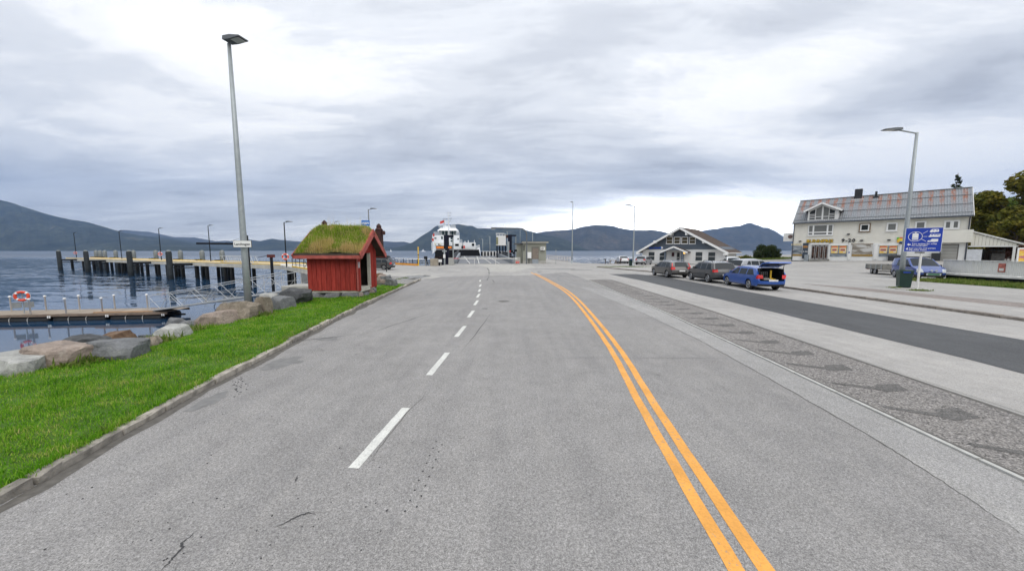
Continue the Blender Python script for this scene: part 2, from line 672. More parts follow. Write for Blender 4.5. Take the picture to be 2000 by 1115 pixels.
def car_paint(name, col, flake=0.35):
    m, nt, b = nodes_of(name)
    pos = mpos(nt, False)
    f = mnoise(nt, pos, 1.6, 3.0)
    c = mramp(nt, f, [(0.3, [x * 0.93 for x in col]), (0.7, [min(1, x * 1.05) for x in col])])
    # road dust low on the body
    sp = N(nt, 'ShaderNodeSeparateXYZ')
    nt.links.new(pos, sp.inputs[0])
    d = mramp(nt, sp.outputs[2], [(0.22, (0.32,) * 3), (0.55, (0, 0, 0))])
    c = mmix(nt, d, c, (0.16, 0.15, 0.13))
    nt.links.new(c, b.inputs['Base Color'])
    b.inputs['Metallic'].default_value = flake
    b.inputs['Roughness'].default_value = 0.36
    b.inputs['Coat Weight'].default_value = 0.8
    b.inputs['Coat Roughness'].default_value = 0.06
    return m


def rock_mat(name, stops, lichen=0.25):
    m, nt, b = nodes_of(name)
    pos = mpos(nt)
    a = mnoise(nt, pos, 3.6, 8.0, 0.7, 0.6)
    f = mnoise(nt, pos, 21.0, 6.0, 0.75)
    c = mramp(nt, a, stops)
    c = mmix(nt, 1.0, c, mramp(nt, f, [(0.25, (0.62,) * 3), (0.75, (1.3,) * 3)]), 'MULTIPLY')
    li = mnoise(nt, pos, 5.0, 5.0, 0.7)
    c = mmix(nt, mramp(nt, li, [(0.58, (0, 0, 0)), (0.68, (lichen,) * 3)]), c, (0.42, 0.42, 0.38))
    nt.links.new(c, b.inputs['Base Color'])
    b.inputs['Roughness'].default_value = 0.9
    b.inputs['Specular IOR Level'].default_value = 0.2
    mbump(nt, b, f, 0.7, 0.03)
    return m


ROCKS = {
    'pale': rock_mat('pale_grey_rock', [(0.25, (0.20, 0.20, 0.19)), (0.6, (0.40, 0.40, 0.38)), (0.8, (0.52, 0.51, 0.48))], 0.3),
    'pink': rock_mat('pinkish_rock', [(0.25, (0.14, 0.115, 0.098)), (0.55, (0.30, 0.245, 0.208)), (0.8, (0.43, 0.36, 0.31))], 0.25),
    'tan': rock_mat('tan_rock', [(0.25, (0.10, 0.085, 0.066)), (0.55, (0.235, 0.20, 0.158)), (0.8, (0.36, 0.31, 0.26))], 0.3),
    'grey': rock_mat('grey_rock', [(0.25, (0.075, 0.078, 0.08)), (0.55, (0.17, 0.175, 0.18)), (0.8, (0.29, 0.29, 0.285))], 0.35),
    'dark': rock_mat('dark_rock', [(0.25, (0.035, 0.036, 0.04)), (0.55, (0.085, 0.088, 0.092)), (0.8, (0.17, 0.17, 0.17))], 0.3),
    'brown': rock_mat('brown_rock', [(0.25, (0.07, 0.04, 0.025)), (0.55, (0.17, 0.11, 0.07)), (0.8, (0.25, 0.18, 0.12))], 0.2)}


def blade_mat(name, stops, patch_scale=1.3, transl=0.35):
    """leaf blades: colour from a per-blade random number and from broad patches"""
    m, nt, b = nodes_of(name)
    at = N(nt, 'ShaderNodeAttribute', attribute_name='rnd')
    pos = mpos(nt)
    pa = mnoise(nt, pos, patch_scale, 4.0, 0.6)
    mx = N(nt, 'ShaderNodeMath', operation='ADD')
    m1 = N(nt, 'ShaderNodeMath', operation='MULTIPLY')
    nt.links.new(at.outputs['Fac'], m1.inputs[0])
    m1.inputs[1].default_value = 0.40
    m2 = N(nt, 'ShaderNodeMath', operation='MULTIPLY')
    nt.links.new(pa, m2.inputs[0])
    m2.inputs[1].default_value = 0.88
    nt.links.new(m1.outputs[0], mx.inputs[0])
    nt.links.new(m2.outputs[0], mx.inputs[1])
    c = mramp(nt, mx.outputs[0], stops)
    nt.links.new(c, b.inputs['Base Color'])
    b.inputs['Roughness'].default_value = 0.7
    b.inputs['Specular IOR Level'].default_value = 0.1
    tr = N(nt, 'ShaderNodeBsdfTranslucent')
    nt.links.new(c, tr.inputs['Color'])
    ms = N(nt, 'ShaderNodeMixShader')
    ms.inputs[0].default_value = transl
    nt.links.new(b.outputs[0], ms.inputs[1])
    nt.links.new(tr.outputs[0], ms.inputs[2])
    nt.links.new(ms.outputs[0], nt.nodes['Material Output'].inputs['Surface'])
    return m


LAWN = blade_mat('lawn_grass', [(0.28, (0.030, 0.105, 0.004)), (0.46, (0.075, 0.225, 0.007)), (0.62, (0.130, 0.32, 0.014)), (0.80, (0.24, 0.38, 0.04)), (0.95, (0.42, 0.38, 0.14))], 2.6)
SOD = blade_mat('sod_grass', [(0.15, (0.16, 0.19, 0.02)), (0.38, (0.33, 0.34, 0.06)), (0.55, (0.54, 0.45, 0.15)), (0.72, (0.68, 0.53, 0.25)), (0.95, (0.58, 0.43, 0.22))], 1.4, 0.5)
SODGREEN = blade_mat('sod_herbs', [(0.15, (0.07, 0.17, 0.010)), (0.5, (0.19, 0.34, 0.02)), (0.9, (0.36, 0.47, 0.06))], 2.0, 0.5)
WEED = blade_mat('rough_grass', [(0.15, (0.04, 0.085, 0.012)), (0.5, (0.11, 0.18, 0.03)), (0.9, (0.24, 0.25, 0.08))], 1.0)
LEAF_AUT = blade_mat('autumn_leaves', [(0.15, (0.035, 0.055, 0.010)), (0.40, (0.080, 0.100, 0.017)), (0.60, (0.135, 0.135, 0.022)), (0.82, (0.21, 0.165, 0.027)), (0.97, (0.26, 0.17, 0.03))], 0.35, 0.25)
LEAF_GRN = blade_mat('green_leaves', [(0.15, (0.032, 0.058, 0.012)), (0.5, (0.075, 0.120, 0.022)), (0.9, (0.135, 0.165, 0.035))], 0.4, 0.25)
LEAF_DRK = blade_mat('dark_bush_leaves', [(0.15, (0.014, 0.026, 0.010)), (0.5, (0.030, 0.050, 0.016)), (0.9, (0.06, 0.075, 0.025))], 0.9, 0.2)
NEEDLE = blade_mat('spruce_needles', [(0.15, (0.010, 0.018, 0.010)), (0.5, (0.022, 0.036, 0.016)), (0.9, (0.045, 0.06, 0.022))], 0.6, 0.15)
BARK = plain('tree_bark', (0.075, 0.06, 0.048), 0.9, 0, 0.35, 5.0, 0.5, 20)
SOIL = plain('dark_soil', (0.060, 0.125, 0.012), 0.95, 0, 0.35, 6.0)
# ================================================================ THE SETTING
def lerp_tab(tab, y):
    if y <= tab[0][0]:
        return tab[0][1]
    for (a, xa), (b, xb) in zip(tab[:-1], tab[1:]):
        if y <= b:
            return xa + (xb - xa) * (y - a) / (b - a)
    return tab[-1][1]


KERB_L = [(-40, -4.6), (3.2, -5.0), (4.6, -5.28), (5.9, -5.5), (8.0, -5.75), (11, -6.15), (15, -6.62), (22, -7.2), (29.8, -7.75)]
KERB_R = [(-40, 18.1), (22, 18.1), (32, 17.6), (41.4, 15.7), (47, 14.1), (52.6, 12.6), (56, 13.8), (60, 18.5), (64, 23.4), (84, 23.4), (110, 23.4)]


def kl(y):
    return lerp_tab(KERB_L, y)


def kr(y):
    return lerp_tab(KERB_R, y)


def gl(x, y):
    """height of what one stands on"""
    z = gz(x, y)
    if x > kr(y) + 0.2:
        z += 0.104
    return z


# ---- land
SHORE = [(-9.6, -60), (-10.3, 0), (-10.3, 6.8), (-9.7, 8), (-10.2, 10.7), (-9.9, 12.9), (-10.8, 17), (-12.6, 19.5), (-13.4, 22), (-15, 28), (-19, 34)]
QUAY = [(-24, 40), (-26, 50), (-26, 63.6), (-20.7, 63.6), (-15.4, 58.4), (-12.0, 58.4), (-11.3, 66), (1.2, 66), (3.5, 100), (10, 103), (12.9, 76)]
SHORE2 = [(13.6, 70), (17.5, 67.5), (23, 69), (24.5, 84), (42, 85), (50, 87), (66, 97), (130, 140), (420, 330)]
LAND = SHORE + QUAY + SHORE2 + [(420, -60)]
bm = bmesh.new()
vs_ = [bm.verts.new((x, y, 0)) for x, y in LAND]
bm.faces.new(vs_)
cuts = [('x', v) for v in list(range(28, 70, 3)) + [75, 90, 110, 140, 180, 230, 300]] + [('y', v) for v in list(range(27, 66, 3)) + [75, 90, 120, 160, 220]]
for ax, v in cuts:
    bmesh.ops.bisect_plane(bm, geom=bm.verts[:] + bm.edges[:] + bm.faces[:], plane_co=(v, v, 0), plane_no=(1, 0, 0) if ax == 'x' else (0, 1, 0))
bmesh.ops.triangulate(bm, faces=bm.faces[:])
for v in bm.verts:
    v.co.z = gz(v.co.x, v.co.y)
bmesh.ops.recalc_face_normals(bm, faces=bm.faces)
me = bpy.data.meshes.new('ground')
bm.to_mesh(me)
bm.free()
me.materials.append(APRON)
ground = tag(link('ground', me), kind='structure')

# ---- banks and quay walls
m = MB()
pts = SHORE
offs = []
for i, (x, y) in enumerate(pts):
    offs.append((x - 3.6, y + (0.8 if y > 15 else 0)))
for i in range(len(pts) - 1):
    a, b, c, d = pts[i], pts[i + 1], offs[i + 1], offs[i]
    m.add([(a[0], a[1], -0.004), (b[0], b[1], -0.004), (c[0], c[1], -3.4), (d[0], d[1], -3.4)], [(0, 1, 2, 3)])
tag(m.build('shore_bank', ROCKS['dark']), kind='structure')
m = MB()
q = [SHORE[-1]] + QUAY + [SHORE2[0]]
for a, b in zip(q[:-1], q[1:]):
    m.add([(a[0], a[1], -0.003), (b[0], b[1], -0.003), (b[0], b[1], -4), (a[0], a[1], -4)], [(0, 1, 2, 3)])
tag(m.build('quay_wall', CONCD), kind='structure')
m = MB()
q = SHORE2
for i in range(len(q) - 1):
    a, b = q[i], q[i + 1]
    za, zb = gz(*a), gz(*b)
    m.add([(a[0], a[1], za - 0.004), (b[0], b[1], zb - 0.004), (b[0] - 0.3, b[1] + 4, -3.4), (a[0] - 0.3, a[1] + 4, -3.4)], [(0, 1, 2, 3)])
tag(m.build('shore_bank', ROCKS['grey']), kind='structure')

# ---- water
def water_mat():
    """ripples as tilted facets, so that far water is a blur of many small mirrors"""
    mt, nt, b = nodes_of('fjord_water')
    pos = mpos(nt)

    def wv(scale, sx, sy, rot, detail, out='Color'):
        mp = N(nt, 'ShaderNodeMapping')
        mp.inputs['Scale'].default_value = (sx, sy, 1)
        mp.inputs['Rotation'].default_value = (0, 0, rot)
        nt.links.new(pos, mp.inputs[0])
        n = N(nt, 'ShaderNodeTexNoise')
        n.inputs['Scale'].default_value = scale
        n.inputs['Detail'].default_value = detail
        n.inputs['Distortion'].default_value = 0.5
        nt.links.new(mp.outputs[0], n.inputs['Vector'])
        return n.outputs[out]

    def vm(op, a_, b_):
        n = N(nt, 'ShaderNodeVectorMath', operation=op)
        for i_, v_ in enumerate((a_, b_)):
            if isinstance(v_, tuple):
                n.inputs[i_].default_value = v_
            else:
                nt.links.new(v_, n.inputs[i_])
        return n

    w1 = vm('SUBTRACT', wv(0.55, 0.35, 1.2, R(6), 3.0), (0.5, 0.5, 0.5)).outputs[0]
    w2 = vm('SUBTRACT', wv(2.3, 0.5, 1.2, R(-9), 2.0), (0.5, 0.5, 0.5)).outputs[0]
    tilt = vm('ADD', w1, vm('MULTIPLY', w2, (0.6, 0.6, 0.6)).outputs[0]).outputs[0]
    tilt = vm('MULTIPLY', tilt, (0.35, 1.0, 0.0)).outputs[0]
    # calm slicks and ruffled stretches
    ruff = N(nt, 'ShaderNodeMapRange')
    nt.links.new(wv(0.022, 0.5, 1.8, R(8), 3.0, 'Fac'), ruff.inputs['Value'])
    ruff.inputs['From Min'].default_value = 0.40
    ruff.inputs['From Max'].default_value = 0.60
    ruff.inputs['To Min'].default_value = 0.30
    ruff.inputs['To Max'].default_value = 0.75
    sx_ = N(nt, 'ShaderNodeSeparateXYZ')
    nt.links.new(pos, sx_.inputs[0])
    near = N(nt, 'ShaderNodeMapRange')
    nt.links.new(sx_.outputs[1], near.inputs['Value'])
    near.inputs['From Min'].default_value = 22
    near.inputs['From Max'].default_value = 70
    near.inputs['To Min'].default_value = 0.06
    near.inputs['To Max'].default_value = 1.0
    st = N(nt, 'ShaderNodeMath', operation='MULTIPLY')
    nt.links.new(ruff.outputs[0], st.inputs[0])
    nt.links.new(near.outputs[0], st.inputs[1])
    # open fjord to the east lies in the lee of the quay
    lee = N(nt, 'ShaderNodeMapRange', interpolation_type='SMOOTHSTEP')
    nt.links.new(sx_.outputs[0], lee.inputs['Value'])
    lee.inputs['From Min'].default_value = -60
    lee.inputs['From Max'].default_value = 10
    lee.inputs['To Min'].default_value = 1.0
    lee.inputs['To Max'].default_value = 0.75
    st2 = N(nt, 'ShaderNodeMath', operation='MULTIPLY')
    nt.links.new(st.outputs[0], st2.inputs[0])
    nt.links.new(lee.outputs[0], st2.inputs[1])
    fd = N(nt, 'ShaderNodeMapRange', interpolation_type='SMOOTHSTEP')
    nt.links.new(sx_.outputs[1], fd.inputs['Value'])
    fd.inputs['From Min'].default_value = 150
    fd.inputs['From Max'].default_value = 450
    fd.inputs['To Min'].default_value = 1.0
    fd.inputs['To Max'].default_value = 0.25
    st3 = N(nt, 'ShaderNodeMath', operation='MULTIPLY')
    nt.links.new(st2.outputs[0], st3.inputs[0])
    nt.links.new(fd.outputs[0], st3.inputs[1])
    st = st3
    sc_ = N(nt, 'ShaderNodeVectorMath', operation='SCALE')
    nt.links.new(tilt, sc_.inputs[0])
    nt.links.new(st.outputs[0], sc_.inputs['Scale'])
    nn = vm('ADD', sc_.outputs[0], (0.0, 0.0, 1.0))
    no = N(nt, 'ShaderNodeVectorMath', operation='NORMALIZE')
    nt.links.new(nn.outputs[0], no.inputs[0])
    nt.links.new(no.outputs[0], b.inputs['Normal'])
    b.inputs['Base Color'].default_value = (0.014, 0.042, 0.088, 1)
    # far off the ripples are too small to see and only blur the mirror
    rg_ = N(nt, 'ShaderNodeMapRange', interpolation_type='SMOOTHSTEP')
    nt.links.new(sx_.outputs[1], rg_.inputs['Value'])
    rg_.inputs['From Min'].default_value = 130
    rg_.inputs['From Max'].default_value = 360
    rg_.inputs['To Min'].default_value = 0.05
    rg_.inputs['To Max'].default_value = 0.36
    nt.links.new(rg_.outputs[0], b.inputs['Roughness'])
    b.inputs['IOR'].default_value = 1.33
    return mt


m = MB()
m.add([(-9400, -500, WATER), (9400, -500, WATER), (9400, 6500, WATER), (-9400, 6500, WATER)], [(0, 1, 2, 3)])
tag(m.build('water', water_mat()), kind='structure')


# ---- road sheets
def sheet(name, poly, mat, z=0.004, zf=None):
    b_ = bmesh.new()
    vv = [b_.verts.new((p[0], p[1], (zf(p[0], p[1]) if zf else 0) + z)) for p in poly]
    f = b_.faces.new(vv)
    bmesh.ops.triangulate(b_, faces=[f])
    bmesh.ops.recalc_face_normals(b_, faces=b_.faces)
    for f in b_.faces:
        if f.normal.z < 0:
            f.normal_flip()
    me_ = bpy.data.meshes.new(name)
    b_.to_mesh(me_)
    b_.free()
    me_.materials.append(mat)
    return link(name, me_)


ys = [-40, -10, 0, 2, 4, 6, 8, 11, 15, 19, 22, 26, 29.8]
EDGE = [(-40, 5.45), (3.5, 5.52), (8, 5.80), (14, 6.15), (30, 6.35), (40, 6.2)]   # right edge of the carriageway


def ed(y):
    return lerp_tab(EDGE, y)


road_poly = [(kl(y) + 0.0, y) for y in ys] + [(-7.2, 33), (-3.5, 34.6), (-1.0, 34.4), (2.2, 36.2), (5.0, 39.5), (6.25, 40)] + [(ed(y), y) for y in (30, 22, 14, 8, 3.5, 0, -40)]
tag(sheet('road', road_poly, ROAD), kind='structure')
tag(sheet('parking_lane', [(ed(y) + 2.2, y) for y in (-40, 0, 8, 14, 22, 30)] + [(9.9, 37.5), (10.2, 37.2)] + [(10.75, 30), (10.75, 15), (10.4, 7), (10.2, -40)], ROAD2), kind='structure')
wob = random.Random(5)
dl = [(10.2, -40), (10.42, 7)] + [(10.45 + 0.3 * (y / 30) + wob.uniform(-.05, .05), y) for y in range(8, 31, 2)] + [(10.2, 37.2)]
dr = [(13.2, 37.4), (14.5, 33)] + [(14.33 + wob.uniform(-.03, .03), y) for y in range(30, 4, -2)] + [(14.2, -40)]
tag(sheet('resurfaced_strip', dl + dr, DARKASPH, 0.005), kind='structure')
tag(sheet('kerbside_strip', [(14.2, -40)] + [(14.33, 6), (14.33, 30), (14.5, 33), (13.2, 37.4)] + [(kr(y), y) for y in (41.4, 32, 22, -40)], ROAD2), kind='structure')

# a paler lift of asphalt along the right edge of the carriageway
EDGEL = asphalt('pale_edge_asphalt', 0.285, 0.1, 0.55, 105.0, (1.02, 1.0, 0.975))
sm = [P(*q_) for q_ in ((1130, 560), (1250, 609), (1365, 664), (1500, 738), (1711, 858), (1839, 939), (1990, 1040))]
tag(sheet('asphalt_edge_strip', [(p_.x, p_.y) for p_ in sm] + [(4.15, -20), (5.42, -20)] + [(ed(y), y) for y in (3.5, 8, 14, 22)], EDGEL, 0.0055), kind='structure')

# ---- block-paved strip with dark inlays
ps = sheet('paved_strip', [(ed(y) + 0.16, y) for y in (-40, 3.5, 8, 14, 30)] + [(ed(30) + 1.6, 30.6)] + [(ed(y) + 2.05, y) for y in (30, 14, 8, 3.5, -40)], PAVERS, 0.006)
tag(ps, kind='structure')
EDGEWHITE = plain('pale_edge_stone', (0.42, 0.42, 0.40), 0.8, 0, 0.2, 6.0, 0.4, 40)
EDGEDARK = plain('dark_joint', (0.10, 0.095, 0.088), 0.9, 0, 0.3, 8.0)
INLAY = asphalt('dark_inlay_pavers', 0.115, 0.1, 0.7, 60.0, (1.04, 1.0, 0.96))


def strip_line(name, fx, y0, y1, w, z, mat, parent, step=1.0):
    m_ = MB()
    n = max(1, int((y1 - y0) / step))
    for i in range(n):
        a, b_ = y0 + (y1 - y0) * i / n, y0 + (y1 - y0) * (i + 1) / n
        m_.add([(fx(a) - w / 2, a, z), (fx(a) + w / 2, a, z), (fx(b_) + w / 2, b_, z), (fx(b_) - w / 2, b_, z)], [(0, 1, 2, 3)])
    return m_.build(name, mat, parent, fix=False)


m = MB()
for i in range(33):
    y = -3 + i
    m.beam((ed(y) + 0.045, y + 0.01, 0.012), (ed(y + 1) + 0.045, y + 0.99, 0.012), 0.06, 0.03)
m.build('edging', EDGEWHITE, ps)
strip_line('joint', lambda y: ed(y) + 0.13, -40, 30, 0.075, 0.008, EDGEDARK, ps)
strip_line('joint', lambda y: ed(y) + 2.09, -40, 30, 0.10, 0.008, EDGEDARK, ps)
m = MB()
z = 0.0
m.add([(0.78, -0.20, z), (1.26, -0.13, z), (1.36, 0.19, z), (0.92, 0.15, z), (0.80, 0.02, z), (0.22, 0.30, z), (0.16, 0.22, z), (0.74, -0.12, z)],
      [(0, 1, 2, 3, 4, 7), (4, 5, 6, 7)])
inlay = m.mesh('inlay', INLAY, fix=False)
wob = random.Random(3)
for i in range(26):
    y = 1.9 + i * 1.085
    o = link('inlay', inlay, ps, (ed(y) + 0.16 + wob.uniform(-.03, .03), y + wob.uniform(-.03, .03), 0.010), (0, 0, wob.uniform(-.05, .05)))
    o.scale = (wob.uniform(.93, 1.05), wob.uniform(.85, 1.15), 1)

# ---- painted lines
YL = [(-8, 1.25), (0, 1.55), (2.55, 1.77), (5.4, 2.08), (8.2, 2.45), (10.6, 2.68), (13.2, 2.88), (17, 3.12), (20, 3.22), (23, 3.2), (27, 3.02), (31, 2.82), (35, 2.55), (39.3, 2.2)]


def spl(tab, y):
    """smooth interpolation through the table"""
    if y <= tab[0][0]:
        return tab[0][1]
    for i in range(len(tab) - 1):
        (a, xa), (b_, xb) = tab[i], tab[i + 1]
        if y <= b_:
            (a0, x0) = tab[i - 1] if i > 0 else (a - (b_ - a), 2 * xa - xb)
            (b2, x2) = tab[i + 2] if i + 2 < len(tab) else (b_ + (b_ - a), 2 * xb - xa)
            ta, tb = (xb - x0) / (b_ - a0), (x2 - xa) / (b2 - a)
            t_, h = (y - a) / (b_ - a), b_ - a
            return xa * (2 * t_**3 - 3 * t_**2 + 1) + ta * h * (t_**3 - 2 * t_**2 + t_) + xb * (3 * t_**2 - 2 * t_**3) + tb * h * (t_**3 - t_**2)
    return tab[-1][1]


for off, y1 in ((0.0, 40.2), (0.235, 38.4)):
    o = strip_line('centre_line', lambda y: spl(YL, y) + off - 0.01 + 0.004 * math.sin(y * 5.1 + off * 9), -6, y1, 0.135, 0.008, YELLOWPAINT, None, 0.35)
    tag(o, kind='structure')
dash_px = [((690, 915), (793, 797)), ((838, 733), (874, 689)), ((891, 658), (908, 637)), ((915, 620), (924.5, 607)), ((926.8, 596), (933, 587)),
           ((931.8, 581), (936.6, 574)), ((935, 570), (937.8, 564.8)), ((936.6, 560), (939.5, 555.6)), ((936.8, 550), (938.5, 547))]
for a, b in dash_px:
    pa, pb = P(*a), P(*b)
    s = Vector((pb.y - pa.y, -(pb.x - pa.x), 0)).normalized() * 0.066
    m = MB()
    nseg = 8
    rag = random.Random(int(a[0]))
    left, right = [], []
    for i in range(nseg + 1):
        c = pa.lerp(pb, i / nseg)
        left.append(c - s * rag.uniform(.93, 1.05))
        right.append(c + s * rag.uniform(.93, 1.05))
    vv = [(p_.x, p_.y, 0.008) for p_ in left + right]
    m.add(vv, [(i, i + nseg + 1, i + nseg + 2, i + 1) for i in range(nseg)])
    tag(m.build('lane_dash', WHITEPAINT, fix=False), kind='structure')
for k in (-1, -2):
    m = MB()
    y0 = 3.83 + k * 3.05
    m.add([(-1.93, y0, .008), (-1.80, y0, .008), (-1.74, y0 + 1.5, .008), (-1.87, y0 + 1.5, .008)], [(0, 1, 2, 3)])
    tag(m.build('lane_dash', WHITEPAINT, fix=False), kind='structure')

# ---- cracks, patches, manhole covers, tyre marks
CRACK = plain('open_crack', (0.05, 0.05, 0.052), 0.95, 0, 0.2, 9.0)
STAIN = plain('damp_asphalt', (0.165, 0.163, 0.160), 0.8, 0, 0.2, 6.0)
TYREMARK = plain('rubber_mark', (0.205, 0.205, 0.205), 0.85, 0, 0.15, 5.0)
IRON = plain('cast_iron', (0.20, 0.195, 0.185), 0.7, 0.3, 0.25, 12.0)


def crack(px_pts, w, mat=CRACK, name='road_crack', jit=0.02, z=0.0075, sub=6):
    pts_ = [P(*p) for p in px_pts]
    rr = random.Random(int(px_pts[0][0] * 7 + px_pts[0][1]))
    full = []
    for a_, b_ in zip(pts_[:-1], pts_[1:]):
        for i in range(sub):
            p_ = a_.lerp(b_, i / sub)
            full.append((p_.x + rr.uniform(-jit, jit), p_.y + rr.uniform(-jit, jit)))
    full.append((pts_[-1].x, pts_[-1].y))
    m_ = MB()
    n = len(full)
    L_, R_ = [], []
    for i, (x, y) in enumerate(full):
        a_, b_ = full[max(0, i - 1)], full[min(n - 1, i + 1)]
        d = Vector((b_[0] - a_[0], b_[1] - a_[1], 0))
        d = d.normalized() if d.length > 1e-6 else Vector((0, 1, 0))
        taper = min(1.0, 3.0 * min(i, n - 1 - i) / n + 0.12) * rr.uniform(0.6, 1.25)
        L_.append((x - d.y * w / 2 * taper, y + d.x * w / 2 * taper, z))
        R_.append((x + d.y * w / 2 * taper, y - d.x * w / 2 * taper, z))
    m_.add(L_ + R_, [(i, i + 1, n + i + 1, n + i) for i in range(n - 1)])
    return tag(m_.build(name, mat, fix=False), kind='structure')


crack([(318, 1113), (336, 1092), (357, 1072), (354, 1062), (386, 1036)], 0.022, jit=0.01)
crack([(539, 1031), (560, 1020), (588, 1007), (600, 1002), (617, 1004)], 0.018, jit=0.008)
crack([(575, 944), (582, 930)], 0.016, jit=0.006)
crack([(560, 667), (640, 660), (675, 656)], 0.04, jit=0.03)
crack([(730, 648), (790, 628), (850, 609)], 0.03, jit=0.03)
crack([(525, 671), (610, 664)], 0.05, jit=0.03)
crack([(900, 690), (960, 611)], 0.02, jit=0.02)
crack([(1062, 700), (1150, 698), (1400, 700), (1490, 690)], 0.02, jit=0.03, mat=TYREMARK)
crack([(955, 540), (955, 528), (950, 522)], 0.1, jit=0.02)
crack([(928, 551), (952, 547), (955, 540)], 0.08, jit=0.05)
crack([(953, 539.3), (1002, 539.3)], 0.28, jit=0.02)
crack([(960, 545), (967, 553)], 0.06, jit=0.02)
# seam between the two asphalt lifts
crack([(1130, 560), (1250, 609), (1365, 664), (1500, 738), (1711, 858), (1839, 939), (1990, 1040)], 0.02, jit=0.015, mat=EDGEDARK, name='asphalt_seam', sub=14)
crack([(845, 760), (800, 800), (760, 850), (720, 905)], 0.012, jit=0.01, mat=EDGEDARK, name='asphalt_seam')


def blob(name, px, py, rx, ry, mat, z=0.0065, seed=1, jag=0.25):
    c = P(px, py)
    rr = random.Random(seed)
    n = 22
    pts_ = []
    for i in range(n):
        a = 2 * math.pi * i / n
        k = 1 + rr.uniform(-jag, jag)
        pts_.append((c.x + rx * math.cos(a) * k, c.y + ry * math.sin(a) * k))
    return tag(sheet(name, pts_, mat, z), kind='structure')


blob('damp_patch', 553, 709, 0.34, 0.42, STAIN, seed=2)
blob('damp_patch', 410, 783, 0.18, 0.35, STAIN, seed=4)
blob('damp_patch', 640, 662, 0.28, 0.2, STAIN, seed=9)
blob('oil_stain', 947, 603, 0.13, 0.22, STAIN, seed=5)
blob('oil_stain', 848, 581, 0.5, 0.18, TYREMARK, seed=6)
blob('oil_stain', 840, 575, 0.3, 0.35, TYREMARK, seed=16)
for i, (px, py, rr_) in enumerate([(984, 588.5, 0.30)]):
    c = P(px, py)
    mh = thing('manhole_cover', ['iron manhole cover in the lane between the dashes and the yellow lines', 'iron manhole cover in the lane beside the grass verge'][i], 'manhole cover', (c.x, c.y, 0.004))
    MB().lathe([(rr_, 0.0), (rr_, 0.006), (rr_ - 0.03, 0.007), (rr_ - 0.035, 0.004), (0.02, 0.005)], 24).build('frame', IRON, mh)
    g = MB()
    for k in range(-3, 4):
        w = math.sqrt(max(0.01, (rr_ - 0.05) ** 2 - (k * 0.07) ** 2))
        g.box((-w, k * 0.07 - 0.015, 0.005), (w, k * 0.07 + 0.015, 0.010))
    g.build('cover_ribs', IRON, mh)
# dots of tar by the first dash and scattered crumbs
rr = random.Random(8)
m = MB()
for (px, py) in [(852, 862), (846, 875), (839, 889), (833, 904), (826, 920), (818, 938), (810, 957), (801, 977), (791, 998), (863, 868), (857, 882), (851, 897), (845, 913), (838, 930), (831, 948), (823, 968), (814, 989)]:
    c = P(px, py, 0.004)
    m.lathe([(0.010, 0.0), (0.011, 0.004), (0.004, 0.006)], 6, (c.x, c.y, c.z))
m.build('tar_dots', CRACK).update_tag()
tag(bpy.context.scene.objects['tar_dots'], kind='stuff', label='small black tar dots on the lane', cat='tar')
m = MB()
for i in range(130):
    px, py = rr.uniform(60, 780), rr.uniform(640, 1110)
    if px < 560 and py < 990 - px * 0.58 + 30:
        continue
    c = P(px, py, 0.004)
    s = rr.uniform(0.003, 0.010)
    m.lathe([(s, 0.0), (s * 0.9, s * 0.5), (s * 0.3, s * 0.8)], 5, (c.x, c.y, c.z))
for i in range(40):
    c = P(rr.gauss(468, 9), rr.gauss(752, 9), 0.004)
    s = rr.uniform(0.006, 0.016)
    m.lathe([(s, 0.0), (s * 0.9, s * 0.5), (s * 0.3, s * 0.8)], 5, (c.x, c.y, c.z))
tag(m.build('road_crumbs', CRACK), kind='stuff', label='dark crumbs of grit strewn over the asphalt', cat='grit')
tag(sheet('concrete_patch', [(-6.5, 64), (-3.2, 50), (-2.9, 42), (0.2, 42), (3.4, 52), (3.2, 60), (-1.0, 65.5)], PALECONC, 0.006), kind='structure')
blob('asphalt_patch', 1086, 525.5, 2.6, 1.0, TYREMARK, 0.0088, 3, 0.35)
blob('asphalt_patch', 1135, 527.5, 1.4, 0.6, TYREMARK, 0.0088, 13, 0.35)
blob('asphalt_patch', 806, 541, 1.2, 2.6, TYREMARK, 0.0088, 23, 0.35)


def arc_mark(cx, cy, r, a0, a1, w, ey=1.0):
    m_ = MB()
    n = 26
    vv = []
    for i in range(n + 1):
        a = a0 + (a1 - a0) * i / n
        for k in (-1, 1):
            vv.append((cx + (r + k * w / 2) * math.cos(a), cy + (r + k * w / 2) * math.sin(a) * ey, 0.0072))
    m_.add(vv, [(2 * i, 2 * i + 1, 2 * i + 3, 2 * i + 2) for i in range(n)])
    return tag(m_.build('tyre_mark', TYREMARK, fix=False), kind='structure')


arc_mark(-4.5, 47.0, 5.2, R(95), R(255), 0.16)
arc_mark(-4.3, 47.0, 6.6, R(100), R(250), 0.16)
arc_mark(-2.0, 46.5, 4.6, R(110), R(240), 0.14)
arc_mark(5, 52, 9.0, R(-10), R(75), 0.16)
arc_mark(5, 51, 10.6, R(-10), R(80), 0.16)
arc_mark(15, 30, 11.0, R(150), R(205), 0.22)
arc_mark(15, 30, 11.9, R(150), R(205), 0.22)
arc_mark(14, 40, 11.0, R(160), R(215), 0.2)

